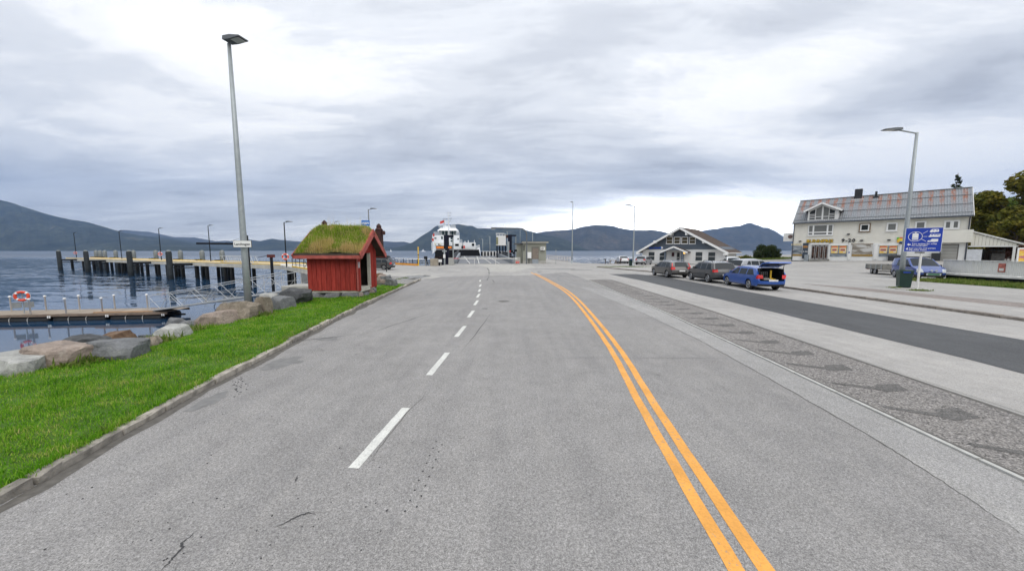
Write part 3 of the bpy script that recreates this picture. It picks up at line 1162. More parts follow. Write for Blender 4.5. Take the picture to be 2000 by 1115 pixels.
# ---- forecourt and pavement right of the kerb
m = MB()
rows = [-40, -20, -5, 5, 10, 14, 18, 22, 25, 28, 30, 33, 36, 38, 40, 42, 44, 46, 48, 50, 52.6, 54, 56, 58, 60, 62, 64, 67, 70, 74, 78, 84]
us = [0.2, 1.0, 3.2, 5.4, 8, 11, 14, 17, 20, 22, 24, 26, 28, 30, 33, 36, 40, 45, 52, 60, 75, 95, 130, 180, 260, 380]
grid = []
for y in rows:
    grid.append([(kr(y) + u, y, gz(kr(y) + u, y) + 0.10) for u in us])
nu = len(us)
m.add([p for r_ in grid for p in r_], [(j * nu + i, j * nu + i + 1, (j + 1) * nu + i + 1, (j + 1) * nu + i) for j in range(len(rows) - 1) for i in range(nu - 1)])
tag(m.build('forecourt', APRON, fix=False), kind='structure')
tag(sheet('pavement', [(kr(y) + 0.2, y) for y in (-40, 5, 22, 32, 41.4, 47, 52.6)] + [(16.2, 52), (18.5, 47), (20.0, 41.4), (20.6, 32), (21.0, 22), (21.6, 12), (21.8, -40)], ROAD2, 0.108), kind='structure')
bp = sheet('block_paving', [(21.8, -40), (21.6, 12), (20.9, 22), (21.0, 25.5), (22.3, 23), (23.2, 17), (23.8, 12), (24, -40)], BROWNPAV, 0.110)
tag(bp, kind='structure')

# ---- kerbs: every stone its own piece
def kerb_line(name, tab, y0, y1, w, h, mat, seed, inner=+1, lo=0.75, hi=1.25):
    root = bpy.data.objects.new(name, None)
    COL.objects.link(root)
    root['kind'] = 'structure'
    rr_ = random.Random(seed)
    variants = []
    for k in range(5):
        b_ = bmesh.new()
        bmesh.ops.create_cube(b_, size=1.0)
        bmesh.ops.scale(b_, vec=(w, 1.0, h + 0.12), verts=b_.verts)
        bmesh.ops.subdivide_edges(b_, edges=[e for e in b_.edges if abs((e.verts[0].co - e.verts[1].co).y) > .5], cuts=3)
        bmesh.ops.bevel(b_, geom=[e for e in b_.edges if e.verts[0].co.z > 0 and e.verts[1].co.z > 0], offset=0.018, segments=1, affect='EDGES')
        for v in b_.verts:
            v.co += Vector((rr_.uniform(-.012, .012), rr_.uniform(-.008, .008), rr_.uniform(-.012, .008)))
        me_ = bpy.data.meshes.new('kerb_stone')
        b_.to_mesh(me_)
        b_.free()
        me_.materials.append(mat)
        variants.append(me_)
    y = y0
    while y < y1:
        ln = rr_.uniform(lo, hi)
        ya, yb = y + 0.016, min(y + ln - 0.016, y1 + .6)
        xa, xb = lerp_tab(tab, ya), lerp_tab(tab, yb)
        d = Vector((xb - xa, yb - ya, 0))
        o = link('kerb_stone', rr_.choice(variants), root, ((xa + xb) / 2 + inner * w / 2, (ya + yb) / 2, h / 2 - 0.06 + rr_.uniform(-.022, .018)),
                 (rr_.uniform(-.02, .02), rr_.uniform(-.04, .04), math.atan2(-d.x, d.y)))
        o.scale = (rr_.uniform(.92, 1.08), d.length, 1)
        y += ln * (d.y / max(d.length, .01))
    return root


kerb_line('kerb', KERB_L, -4, 29.5, 0.14, 0.115, STONE, 21, inner=-1, lo=0.6, hi=1.3)
KERBR = plain('brown_granite_kerb', (0.22, 0.195, 0.17), 0.85, 0, 0.3, 7.0, 0.5, 40)
kerb_line('kerb', KERB_R, -2, 52, 0.2, 0.12, KERBR, 22, inner=+1, lo=0.95, hi=1.05)

# gutter dirt along the left kerb
m = MB()
rr = random.Random(31)
n = 130
vv = []
for i in range(n + 1):
    y = -2 + 31 * i / n
    w = 0.10 + 0.20 * max(0, noise.noise(Vector((y * 0.9, 3.3, 0)))) + 0.05 * rr.random()
    vv += [(kl(y) - 0.01, y, 0.0066), (kl(y) + w, y, 0.0066)]
m.add(vv, [(2 * i, 2 * i + 1, 2 * i + 3, 2 * i + 2) for i in range(n)])
tag(m.build('gutter_dirt', plain('gutter_silt', (0.105, 0.098, 0.088), 0.95, 0, 0.3, 9.0), fix=False), kind='structure')

# ---- grass verge
SHX = [(p[1], p[0]) for p in SHORE]


def lawn_in(x, y):
    if y > 24.5 or y < -6:
        return False
    if not (lerp_tab(SHX, y) - 0.1 < x < kl(y) - 0.09):
        return False
    if y > 17 and x < -8.2 and y > 17.2 and x > -10.4 and 17.6 < y < 20.4:
        return False
    if y > 20.4 and x < -9.0:
        return False
    if y > 22 and x < -8.6:
        return False
    return True


def lawn_z(x, y):
    k = min(1.0, (kl(y) - 0.17 - x) / 0.8)
    e = max(0.0, (lerp_tab(SHX, y) + 1.2 - x)) * 0.12
    return 0.085 + 0.09 * max(0, k) + 0.05 * noise.noise(Vector((x * 0.7, y * 0.7, 1.3))) - e


m = MB()
ny, nx = 64, 14
vv = []
for j in range(ny + 1):
    y = -6 + 31.5 * j / ny
    x0, x1 = lerp_tab(SHX, y) - 0.5, kl(y) - 0.12
    if y > 20:
        x0 = max(x0, -10.8)
    if y > 22:
        x0 = max(x0, -9.4)
    for i in range(nx + 1):
        x = x0 + (x1 - x0) * i / nx
        vv.append((x, y, lawn_z(x, y) - 0.02))
m.add(vv, [(j * (nx + 1) + i, j * (nx + 1) + i + 1, (j + 1) * (nx + 1) + i + 1, (j + 1) * (nx + 1) + i) for j in range(ny) for i in range(nx)])
tag(m.build('verge', SOIL, None, True, fix=False), kind='structure')
tag(sheet('gravel_bank', [(-12.3, 20.0), (-9.2, 20.4), (-8.6, 24.0), (-7.9, 25), (-7.85, 29.5), (-9.5, 33), (-15.5, 35), (-18.5, 34), (-14.8, 28), (-13.2, 22)], GRAVEL, 0.006), kind='structure')


def blades(name, pts_, mat, lmin, lmax, w, bend=0.5, seed=1, label=None, cat=None, parent=None, lean=None):
    """many bent leaf blades as one mesh; pts_ is an array of base points, with an optional 4th column for the length factor"""
    rg = np.random.default_rng(seed)
    pts_ = np.asarray(pts_, dtype=np.float64)
    n = len(pts_)
    fac = pts_[:, 3] if pts_.shape[1] > 3 else np.ones(n)
    base = pts_[:, :3]
    ln = rg.uniform(lmin, lmax, n) * fac
    az = rg.uniform(0, 2 * np.pi, n)
    tilt = rg.uniform(0.05, bend, n)
    wd = (w * rg.uniform(0.7, 1.3, n)) * (pts_[:, 4] if pts_.shape[1] > 4 else 1.0)
    d = np.stack([np.cos(az), np.sin(az), np.zeros(n)], 1)
    if lean is not None:
        d = d + np.asarray(lean)
    s = np.stack([-np.sin(az), np.cos(az), np.zeros(n)], 1)
    upv = np.array([0, 0, 1.0])
    mid = base + (d * np.sin(tilt)[:, None] * 0.45 + upv * np.cos(tilt)[:, None] * 0.55) * ln[:, None]
    tip = base + (d * np.sin(tilt)[:, None] * 1.15 + upv * (np.cos(tilt * 1.5))[:, None]) * ln[:, None]
    hw = (wd / 2)[:, None]
    V = np.stack([base - s * hw, base + s * hw, mid - s * hw * 0.8, mid + s * hw * 0.8, tip], 1).reshape(-1, 3)
    k = (np.arange(n) * 5)[:, None]
    tri = np.concatenate([k + np.array([0, 1, 3]), k + np.array([0, 3, 2]), k + np.array([2, 3, 4])], 1).reshape(-1, 3)
    me_ = bpy.data.meshes.new(name)
    me_.vertices.add(len(V))
    me_.vertices.foreach_set('co', V.ravel())
    me_.loops.add(tri.size)
    me_.loops.foreach_set('vertex_index', tri.ravel().astype(np.int32))
    me_.polygons.add(len(tri))
    me_.polygons.foreach_set('loop_start', np.arange(0, tri.size, 3, dtype=np.int32))
    me_.update(calc_edges=True)
    at = me_.attributes.new('rnd', 'FLOAT', 'POINT')
    at.data.foreach_set('value', np.repeat(rg.random(n), 5).astype(np.float32))
    me_.materials.append(mat)
    o_ = link(name, me_, parent)
    o_['kind'] = 'stuff'
    if label:
        tag(o_, label, cat)
    return o_


rr = random.Random(77)
gp = []
tries = 0
while len(gp) < 150000 and tries < 1500000:
    tries += 1
    y = 1.5 + 23.0 * (rr.random() ** 2.1)
    x = rr.uniform(-11.0, -4.9)
    if not lawn_in(x, y):
        continue
    cl_ = 0.66 + 0.95 * max(-.34, noise.noise(Vector((x * 1.3, y * 1.3, 7)))) + 0.65 * max(0, noise.noise(Vector((x * 4, y * 4, 2))))
    if noise.noise(Vector((x * 2.1, y * 2.1, 31))) > 0.34 and rr.random() < .55:
        continue
    edge = kl(y) - x
    if edge < 0.35 and rr.random() < 0.25:
        cl_ *= 1.4
    far = 1.0 + max(0, y - 6) * 0.055
    gp.append((x, y, lawn_z(x, y) - 0.015, cl_, far))
for i in range(9000):
    y = 1.8 + 21 * rr.random() ** 1.7
    if noise.noise(Vector((1.0, y * 1.7, 3.1))) < -.12:
        continue
    gp.append((kl(y) - .13 + rr.gauss(0, .035), y, .075, rr.uniform(.7, 1.6), 1.0))
blades('grass', gp, LAWN, 0.055, 0.115, 0.0085, 0.95, 5, 'short bright green mown grass of the verge beside the kerb', 'grass')
# broad-leaved weeds along the rear of the verge and a few by the kerb
gp = []
for i in range(5200):
    y = rr.uniform(3, 19)
    x = lerp_tab(SHX, y) + abs(rr.gauss(0, 0.28)) - 0.15
    if noise.noise(Vector((x * .9, y * .9, 4.4))) < 0.0:
        continue
    gp.append((x, y, lawn_z(x, y) - 0.02, rr.uniform(.6, 1.3), 1.5))
for (cx, cy) in [(-10.3, 12.4), (-9.6, 12.2), (-9.2, 12.6), (-10.9, 15.5), (-9.4, 9.1), (-9.9, 10.4), (-9.0, 7.2)]:
    for i in range(420):
        x, y = rr.gauss(cx, 0.22), rr.gauss(cy, 0.2)
        gp.append((x, y, lawn_z(x, y) - 0.02, rr.uniform(.7, 1.5), 2.6))
for i in range(900):
    y = rr.uniform(2, 22)
    x = kl(y) - 0.17 - abs(rr.gauss(0, 0.03))
    if noise.noise(Vector((x * 2, y * 2.2, 1.4))) < 0.05:
        continue
    gp.append((x, y, 0.09, rr.uniform(.6, 1.2), 1.2))
blades('weeds', gp, WEED, 0.09, 0.22, 0.014, 1.0, 6, 'rough weeds growing between the verge and the boulders', 'weeds')
# sparse tufts on the gravel bank
gp = []
for i in range(9000):
    x, y = rr.uniform(-13, -7.9), rr.uniform(20, 33)
    if noise.noise(Vector((x * .8, y * .5, 9.4))) < 0.16 + max(0, y - 24) * 0.02:
        continue
    gp.append((x, y, 0.0, rr.uniform(.6, 1.2), 2.0))
blades('weeds', gp, WEED, 0.05, 0.13, 0.012, 0.9, 7, 'thin tufts of grass on the gravel beyond the red shelter', 'weeds')
# rough grass under the terrace on the right
gp = []
for i in range(16000):
    u, v = rr.random(), rr.random()
    x = 31.4 + 4.3 * v + (1 - u) * 1.0
    y = 19.5 + 9.0 * u
    gp.append((x, y, gl(x, y), rr.uniform(.6, 1.3), 3.0))
blades('grass', gp, WEED, 0.10, 0.30, 0.012, 0.8, 8, 'rough green grass below the white terrace railing', 'grass')
tag(sheet('grass_patch', [(31.6, 19.0), (32.0, 26.5), (33.6, 29.5), (37, 29.5), (37, 19)], SOIL, 0.112), kind='structure')


# ---- mountains across the fjord
def mountain_mat(name, lo, hi, field):
    mt, nt, b = nodes_of(name)
    pos = mpos(nt)
    a = mnoise(nt, pos, 0.003, 8.0, 0.68, 0.5)
    f = mnoise(nt, pos, 0.018, 6.0, 0.75)
    c = mramp(nt, a, [(0.3, lo), (0.6, hi), (0.85, field)])
    c = mmix(nt, 1.0, c, mramp(nt, f, [(0.3, (0.30,) * 3), (0.7, (1.9,) * 3)]), 'MULTIPLY')
    nt.links.new(c, b.inputs['Base Color'])
    b.inputs['Roughness'].default_value = 1.0
    b.inputs['Specular IOR Level'].default_value = 0.0
    return mt


MT_A = mountain_mat('wooded_slope', (0.008, 0.013, 0.012), (0.042, 0.048, 0.036), (0.13, 0.105, 0.07))
MT_B = mountain_mat('distant_slope', (0.012, 0.014, 0.014), (0.052, 0.050, 0.042), (0.13, 0.095, 0.075))


def mountain(name, ridge, dist, depth, mat, seed, step=3.0, base_noise=0.0):
    """ridge: (px, py) skyline; the slope rises from the shore at dist to the crest at dist+depth and falls again behind"""
    m_ = MB()
    px0, px1 = ridge[0][0], ridge[-1][0]
    ncol = int((px1 - px0) / step)
    rows_ = [0.0, 0.05, 0.12, 0.2, 0.3, 0.4, 0.5, 0.6, 0.7, 0.8, 0.88, 0.95, 1.0, 1.1, 1.2, 1.35]
    vv = []
    tab = [(p[0], p[1]) for p in ridge]
    for i in range(ncol + 1):
        px = px0 + (px1 - px0) * i / ncol
        py = lerp_tab(tab, px)
        dr_ = dist + depth
        zc = PD(px, py, dr_).z
        jag = zc * 0.012 * noise.noise(Vector((px * 0.09, seed, 0))) + zc * 0.008 * noise.noise(Vector((px * 0.3, seed, 5)))
        for t_ in rows_:
            d = dist + depth * t_ + (dist * 0.03 * noise.noise(Vector((px * 0.02, seed, 3))) if t_ < 0.01 else 0)
            x = (px - 1000) / F * d
            if t_ <= 1:
                h = WATER - 1 + (zc + jag - WATER + 1) * (t_ ** 0.86)
                env = math.sin(math.pi * min(1, t_)) ** 0.8
                sp = noise.fractal(Vector((x / dist * 14, t_ * 2.2, seed)), 1.0, 2.0, 5)
                h += env * zc * 0.17 * sp
                ln_lim = (zc + jag - CAM_H) * (d / dr_) + CAM_H    # a slope may not hide its own crest
                if t_ < 1:
                    h = min(h, ln_lim - 0.004 * zc)
            else:
                h = (zc + jag) * (1 - (t_ - 1) / 0.35) - 4
            if t_ <= 0.01:
                h = WATER - 1
            vv.append((x, d, h))
    nr = len(rows_)
    m_.add(vv, [(i * nr + j, (i + 1) * nr + j, (i + 1) * nr + j + 1, i * nr + j + 1) for i in range(ncol) for j in range(nr - 1)])
    return tag(m_.build(name, mat, None, True, fix=False), kind='structure')


mountain('hills', [(-700, 305), (-500, 318), (-250, 342), (-80, 372), (0, 388), (30, 393), (60, 403), (100, 417), (140, 427), (180, 434), (215, 444), (250, 455), (300, 463), (350, 470), (400, 479), (440, 487), (470, 489)], 2600, 900, MT_A, 1.7)
mountain('hills', [(230, 489), (262, 474), (300, 461), (330, 463), (352, 467), (380, 472), (420, 477), (445, 475), (470, 471.5), (490, 468), (512, 471), (535, 466), (562, 471), (600, 475), (640, 474), (690, 478), (740, 480), (790, 486), (815, 489)], 3600, 900, MT_A, 4.1)
mountain('hills', [(160, 489), (205, 460), (245, 449), (268, 451), (300, 453), (345, 463), (385, 464), (425, 471), (445, 470), (480, 474), (545, 468), (592, 472), (650, 473), (700, 470), (748, 471), (775, 472.5), (790, 472), (803, 475), (830, 478), (880, 489)], 4900, 800, MT_B, 6.3)
mountain('hills', [(740, 489), (762, 486), (790, 480), (800, 475.6), (808, 473), (828, 459), (840.6, 452), (853, 441.5), (864, 440), (880, 439), (898, 438), (912, 441), (923, 441), (933, 446), (954, 446.5), (975, 445), (993, 445), (1008, 446), (1024, 449), (1038, 453), (1060, 458), (1100, 466), (1150, 489)], 3300, 800, MT_A, 9.2)
mountain('hills', [(960, 489), (1010, 465), (1049, 455), (1066, 452), (1080, 451), (1096, 450), (1120, 448), (1132, 444), (1160, 439.5), (1178, 440), (1196, 442), (1215, 447), (1232, 449.6), (1254, 450), (1269, 449), (1285, 451), (1301, 455), (1330, 461), (1380, 472), (1440, 489)], 4000, 1000, MT_B, 12.9)
mountain('hills', [(1280, 489), (1320, 468), (1345, 458), (1370, 450.5), (1378, 449), (1398, 447), (1404, 444.6), (1424, 443), (1441, 441), (1448, 438), (1458, 435.2), (1466, 437), (1485, 444.6), (1494, 445), (1509, 451.5), (1523, 461), (1540, 470), (1580, 478), (1700, 482), (1900, 484), (2300, 489)], 4600, 900, MT_B, 15.4)
# ================================================================ LEFT SIDE: boulders, shelter, lamp post, pier, dock
def boulder_mesh(name, size, seed, mat, cuts=9, sub=3, rough=0.055):
    rr_ = random.Random(seed)
    b_ = bmesh.new()
    bmesh.ops.create_icosphere(b_, subdivisions=sub, radius=1.0)
    planes = []
    for n0 in ((1, 0, 0), (-1, 0, 0), (0, 1, 0), (0, -1, 0)):
        n = (Vector(n0) + Vector((rr_.uniform(-.4, .4), rr_.uniform(-.4, .4), rr_.uniform(-.05, .35)))).normalized()
        planes.append((n, rr_.uniform(0.62, 0.82)))
    for i in range(cuts):
        n = Vector((rr_.gauss(0, 1), rr_.gauss(0, 1), rr_.gauss(0.4, 0.6))).normalized()
        planes.append((n, rr_.uniform(0.72, 1.02)))
    planes.append((Vector((rr_.uniform(-.25, .25), rr_.uniform(-.25, .25), 1)).normalized(), rr_.uniform(.62, .82)))
    for v in b_.verts:
        q_ = v.co
        v.co = Vector([math.copysign(abs(c_) ** .62, c_) for c_ in q_])
        for n, d in planes:
            k = v.co.dot(n) - d
            if k > 0:
                v.co -= n * k
        w = v.co * 2.3 + Vector((seed * 3.1, 0, 0))
        v.co += v.co.normalized() * (noise.fractal(w, 1.0, 2.1, 4) * rough + noise.noise(w * 0.6) * 0.05)
    lo = Vector([min(v.co[i] for v in b_.verts) for i in range(3)])
    hi = Vector([max(v.co[i] for v in b_.verts) for i in range(3)])
    for v in b_.verts:
        v.co = Vector([(v.co[i] - lo[i]) / (hi[i] - lo[i]) - (0.5 if i < 2 else 0) for i in range(3)])
        v.co = Vector((v.co.x * size[0], v.co.y * size[1], v.co.z * size[2]))
    me_ = bpy.data.meshes.new(name)
    b_.to_mesh(me_)
    b_.free()
    for p_ in me_.polygons:
        p_.use_smooth = False
    me_.materials.append(mat)
    return me_


# x0, y0, x1, y1 in the photograph, level of the foot, depth factor, kind, label
BOULDERS = [
    (-70, 683, 52, 738, -.05, .9, 'pale', 'pale grey boulder with a sloping face at the end of the row along the verge'),
    (24, 668, 138, 724, -.05, .8, 'pink', 'flat-topped pinkish boulder beside the grass, next to a dark grey one'),
    (92, 655, 172, 702, -.25, .8, 'dark', 'dark slab-like boulder wedged between the pinkish and the grey boulder'),
    (132, 659, 251, 709, -.03, .8, 'grey', 'big wedge-shaped dark grey boulder lying on the grass edge'),
    (176, 646, 237, 682, -.45, .9, 'brown', 'brown rounded boulder behind the big grey wedge-shaped one'),
    (252, 652, 302, 682, -.30, .9, 'dark', 'small dark boulder half sunk at the water side of the verge'),
    (262, 657, 301, 678, -.05, .8, 'tan', 'small mossy tan stone leaning on a dark boulder'),
    (297, 634, 348, 664, -.10, .9, 'pale', 'light grey and tan boulder opposite the end of the floating dock'),
    (314, 620, 347, 648, -.55, .9, 'grey', 'grey boulder at the waterline by the tip of the floating dock'),
    (340, 624, 388, 646, -.30, .9, 'grey', 'low flat grey boulder between two pinkish ones on the bank'),
    (378, 607, 443, 637, -.10, .9, 'pink', 'low pinkish boulder with a crack along its top near the lamp post'),
    (418, 587, 485, 628, -.08, .9, 'tan', 'large tan boulder with a steep face right behind the lamp post'),
    (490, 579, 524, 617, -.05, .9, 'tan', 'blocky mossy tan boulder on the shelter side of the lamp post'),
    (498, 573, 540, 602, -.60, .9, 'pale', 'white-speckled grey boulder under the gangway'),
    (516, 578, 562, 609, -.08, .9, 'grey', 'slanting grey boulder next to the mossy tan one'),
    (540, 563, 604, 597, -.08, .9, 'dark', 'broad dark grey boulder in front of the concrete landing'),
    (586, 551, 612, 575, -.3, .9, 'dark', 'round dark boulder peeping out behind the red shelter wall'),
    (733, 536, 754, 556, 0, .9, 'pink', 'pinkish boulder half hidden by the shelter doorway corner'),
    (741, 538.5, 763, 556, 0, .8, 'grey', 'blue-grey boulder in the middle of the group on the gravel'),
    (755, 537.5, 765, 545, 0, .9, 'grey', 'small grey stone at the back of the gravel bank'),
    (750, 544, 775, 558, 0, .8, 'grey', 'blue-grey block-shaped boulder standing free on the gravel'),
    (732, 533.5, 748, 540, 0, .9, 'brown', 'flat brown boulder at the back of the group on the gravel')]
for i, (x0, y0, x1, y1, zb, df, kind, lab) in enumerate(BOULDERS):
    zb += .16 if zb > -.2 else 0
    c = P((x0 + x1) / 2, y1, zb)
    w = (x1 - x0) / F * (c.y * math.cos(PITCH) + .2)
    h = PD((x0 + x1) / 2, y0, c.y + 0.62 * w * df).z - zb + 0.14
    me_ = boulder_mesh('boulder', (w * 1.04, w * df, h * 1.05), 40 + i, ROCKS[kind])
    o = link('boulder', me_, None, (c.x - 0.05 * w, c.y + w * df * 0.42, zb - 0.14))
    tag(o, lab, 'boulder', 'boulders along the shore')
rr = random.Random(5)
var = [boulder_mesh('boulder', (1, .85, .62), 90 + k, ROCKS[kk]) for k, kk in enumerate(('grey', 'dark', 'tan', 'dark', 'grey'))]
for i in range(64):
    k = i % 32
    y = 2.0 + k * 1.0 + rr.uniform(-.3, .3)
    row = i // 32
    sx = lerp_tab(SHX, y)
    s = rr.uniform(.9, 1.5)
    dxo = 0.9 + row * 1.5 + rr.uniform(-.2, .2)
    o = link('boulder', var[i % 5], None, (sx - dxo, y + (.4 if y > 15 else 0), -0.45 - dxo * 0.72), (rr.uniform(-.2, .2), rr.uniform(-.1, .4), rr.uniform(0, 6)), (s, s, s))
    kd = ('grey', 'dark', 'tan', 'blackish', 'mid-grey')[i % 5]
    where = 'opposite the floating dock' if y < 10 else 'between the lamp post and the dock tip' if y < 14 else 'below the gangway landing' if y < 22 else 'behind the red shelter'
    tag(o, '%s riprap boulder %s %s' % (kd, 'at the waterline' if row else 'on the upper bank', where), 'boulder', 'riprap on the bank')

# ---- red shelter with a sod roof
SHX0, SHX1, SHY0, SHY1 = -10.15, -7.72, 17.55, 20.05
sh = thing('bus_shelter', 'small red boarded bus shelter with overgrown sod roof', 'shelter', ((SHX0 + SHX1) / 2, (SHY0 + SHY1) / 2, 0.0))
hw, hd = (SHX1 - SHX0) / 2, (SHY1 - SHY0) / 2
EAVE, RIDGE, SILL = 2.50, 3.40, 0.52
rr = random.Random(14)
# rubble foundation
k = 0
SHSTONE = ROCKS['grey']
for (x0, x1, y, hh, dep) in [(-hw - .12, -hw + .75, -hd, .42, .5), (-hw + .72, -hw + 1.6, -hd, .40, .5), (-hw + 1.58, hw + .05, -hd, .42, .5)]:
    link('foundation_stone', boulder_mesh('foundation_stone', (x1 - x0, dep, hh), 200 + k, SHSTONE, 6, 3, .02), sh, ((x0 + x1) / 2, y + .14, -.02))
    k += 1
for (y0, y1, hh, kk) in [(-hd + .1, -hd + .5, .45, 'pink'), (hd - .95, hd - .45, .40, 'pink'), (hd - .5, hd + .1, .42, 'grey'), (-hd + .5, -hd + 1.5, .16, 'grey')]:
    link('foundation_stone', boulder_mesh('foundation_stone', (.5, y1 - y0, hh), 210 + k, ROCKS[kk], 6, 3, .02), sh, (hw - .14, (y0 + y1) / 2, -.02))
    k += 1
for (y0, y1) in ((-hd + .25, 0), (0, hd - .1)):
    link('foundation_stone', boulder_mesh('foundation_stone', (.5, y1 - y0, .42), 220 + k, ROCKS['grey'], 6, 3, .02), sh, (-hw + .14, (y0 + y1) / 2, -.02))
    k += 1
PALEB = plain('pale_sill_beam', (0.47, 0.45, 0.39), 0.85, 0, 0.2, 3.0, 0.3, 30)
MB().box((-hw + .06, -hd + .02, .39), (hw - .02, -hd + .16, SILL)).build('sill_beam', PALEB, sh)
MB().box((hw - .16, hd - .78, .39), (hw - .02, hd - .02, SILL + .05)).build('sill_beam', PALEB, sh)
MB().box((-hw + .06, hd - .16, .39), (hw - .02, hd - .02, SILL)).build('sill_beam', PALEB, sh)
MB().box((-hw + .1, -hd + .16, .36), (hw - .16, hd - .16, .46)).build('floor', WOODDK, sh)
# boards: broad on the side wall, narrow on the gable
b_me = [bevel_mesh(MB().box((-.5, -.5, 0), (.5, .5, 1)).mesh('board', REDB), 0.0)] if False else []
unit = MB().box((-.5, -.5, 0), (.5, .5, 1)).mesh('board', REDB)
nb = 19
for side, yy in ((-1, -hd), (1, hd)):
    x = -hw
    i = 0
    while x < hw - .02:
        w = 0.195 if i % 2 == 0 else 0.040
        w = min(w, hw - x)
        o = link('board', unit, sh, (x + w / 2, yy + side * (0.0 if i % 2 else 0.024), SILL - .02 + rr.uniform(-.01, .01)), None, (w + (.0 if i % 2 else .012), .022, EAVE - SILL + .02))
        x += w
        i += 1
# gable end with the doorway, facing the road
door_y0, door_y1, door_top = -hd + .42, hd - .88, 2.36
y = -hd - .01
i = 0
while y < hd - .02:
    w = 0.095 if i % 2 == 0 else 0.045
    c = y + w / 2
    top = EAVE + (RIDGE - EAVE) * (1 - abs(c) / hd) - .03
    z0 = SILL - .05
    if door_y0 < c < door_y1:
        z0 = door_top
    if top > z0 + .02:
        link('board', unit, sh, (hw + (0.0 if i % 2 else .024), c, z0), None, (.024, w - .004, top - z0))
    y += w
    i += 1
y = -hd
i = 0
while y < hd - .02:
    w = .15
    c = y + w / 2
    top = EAVE + (RIDGE - EAVE) * (1 - abs(c) / hd) - .03
    link('board', unit, sh, (-hw, c, SILL - .05), None, (.024, w - .004, top - SILL))
    y += w
    i += 1
MB().box((hw - .03, -hd - .03, SILL - .04), (hw + .045, -hd + .06, EAVE)).build('corner_board', REDTRIM, sh)
MB().box((hw - .045, -hd - .035, SILL - .04), (hw + .03, -hd - .022, EAVE)).build('corner_board', REDTRIM, sh)
MB().box((hw - .14, door_y1, SILL), (hw + .03, door_y1 + .07, door_top)).build('door_post', PALEB, sh)
MB().box((hw - .14, door_y0 - .05, SILL), (hw + .02, door_y0, door_top)).build('door_post', WOODDK, sh)
MB().box((-hw + .15, -hd + .1, .82), (-hw + .6, hd - .1, .88)).build('bench', WOODDK, sh)
MB().box((-hw + .1, -hd + .13, SILL), (-hw + .12, hd - .1, EAVE)).box((-hw + .1, hd - .14, SILL), (hw - .2, hd - .12, EAVE)).box((-hw + .1, -hd + .12, SILL), (hw - .2, -hd + .14, EAVE)).build('lining', WOODDK, sh)
MB().box((hw + .028, -hd + .11, 1.62), (hw + .036, -hd + .30, 1.92)).build('notice', WHITEM, sh)
link('step_stone', boulder_mesh('step_stone', (.45, .9, .34), 231, ROCKS['grey'], 6, 3, .02), sh, (hw - .08, (door_y0 + door_y1) / 2, -.02))
MB().box((hw - .5, door_y0, .38), (hw - .02, door_y1 + .05, .60)).build('threshold', PALEB, sh)
# roof: two sloping sod slabs, board edges, barge boards
ov, gov = 0.42, 0.42
slope = (RIDGE - EAVE) / hd
for s in (-1, 1):
    y_e = s * (hd + ov)
    z_e = EAVE - ov * slope
    MB().prism([(0, RIDGE + .02), (y_e, z_e + .02), (y_e, z_e - .05), (0, RIDGE - .06)], -hw - .42, hw + gov, 'x').build('roof_board', WOODDK, sh)
    m = MB()
    nxr, nyr = 26, 14
    vv = []
    for j in range(nyr + 1):
        t_ = j / nyr
        for i in range(nxr + 1):
            x = -hw - .40 + (2 * hw + .38 + gov) * i / nxr
            y = y_e * t_ * .985
            z = RIDGE + (z_e - RIDGE) * t_ + .02
            edge = min(1, min(i, nxr - i) / 3) * min(1, (nyr - j) / 3 + .35)
            th = 0.25 * (0.45 + .55 * edge) + 0.09 * noise.noise(Vector((x * 1.3, y * 1.3, 2))) + 0.10 * edge * (1 - t_)
            vv.append((x, y, z + max(.03, th)))
    m.add(vv, [(j * (nxr + 1) + i, j * (nxr + 1) + i + 1, (j + 1) * (nxr + 1) + i + 1, (j + 1) * (nxr + 1) + i) for j in range(nyr) for i in range(nxr)])
    # sides of the sod down to the boards
    rim = [(0, i) for i in range(nxr + 1)]
    m.build('sod', plain('sod_soil', (0.075, 0.085, 0.025), .95, 0, .4, 5.0), sh, True)
    MB().beam((-hw - .42, y_e + s * .01, z_e - .02), (hw + gov, y_e + s * .01, z_e - .02), .035, .16).build('eave_board', REDTRIM, sh)
    MB().beam((-hw - .42, y_e + s * .0, z_e + .11), (hw + gov - .1, y_e + s * .0, z_e + .11), .05, .10).build('sod_log', WOODDK, sh)
    for xx, nm in ((hw + gov + .015, 'barge_board'), (-hw - .42 - .015, 'barge_board')):
        MB().beam((xx, s * -.02, RIDGE + .02), (xx, y_e + s * .06, z_e - .02), .035, .24).build(nm, REDTRIM, sh)
    MB().beam((hw + gov - .03, s * -.02, RIDGE + .18), (hw + gov - .03, y_e + s * .04, z_e + .13), .10, .06).build('sod_board', REDTRIM, sh)


def roof_pt(x, y):
    t_ = abs(y) / (hd + ov)
    z = RIDGE + (EAVE - ov * slope - RIDGE) * t_ + .02
    i = min((x + hw + .40), (hw + gov - x)) / .15
    edge = max(0, min(1, i / 3)) * min(1, (1 - t_) * 14 / 3 + .35)
    th = 0.25 * (0.45 + .55 * edge) + 0.09 * noise.noise(Vector((x * 1.3, y * 1.3, 2))) + 0.10 * edge * (1 - t_)
    return z + max(.03, th)


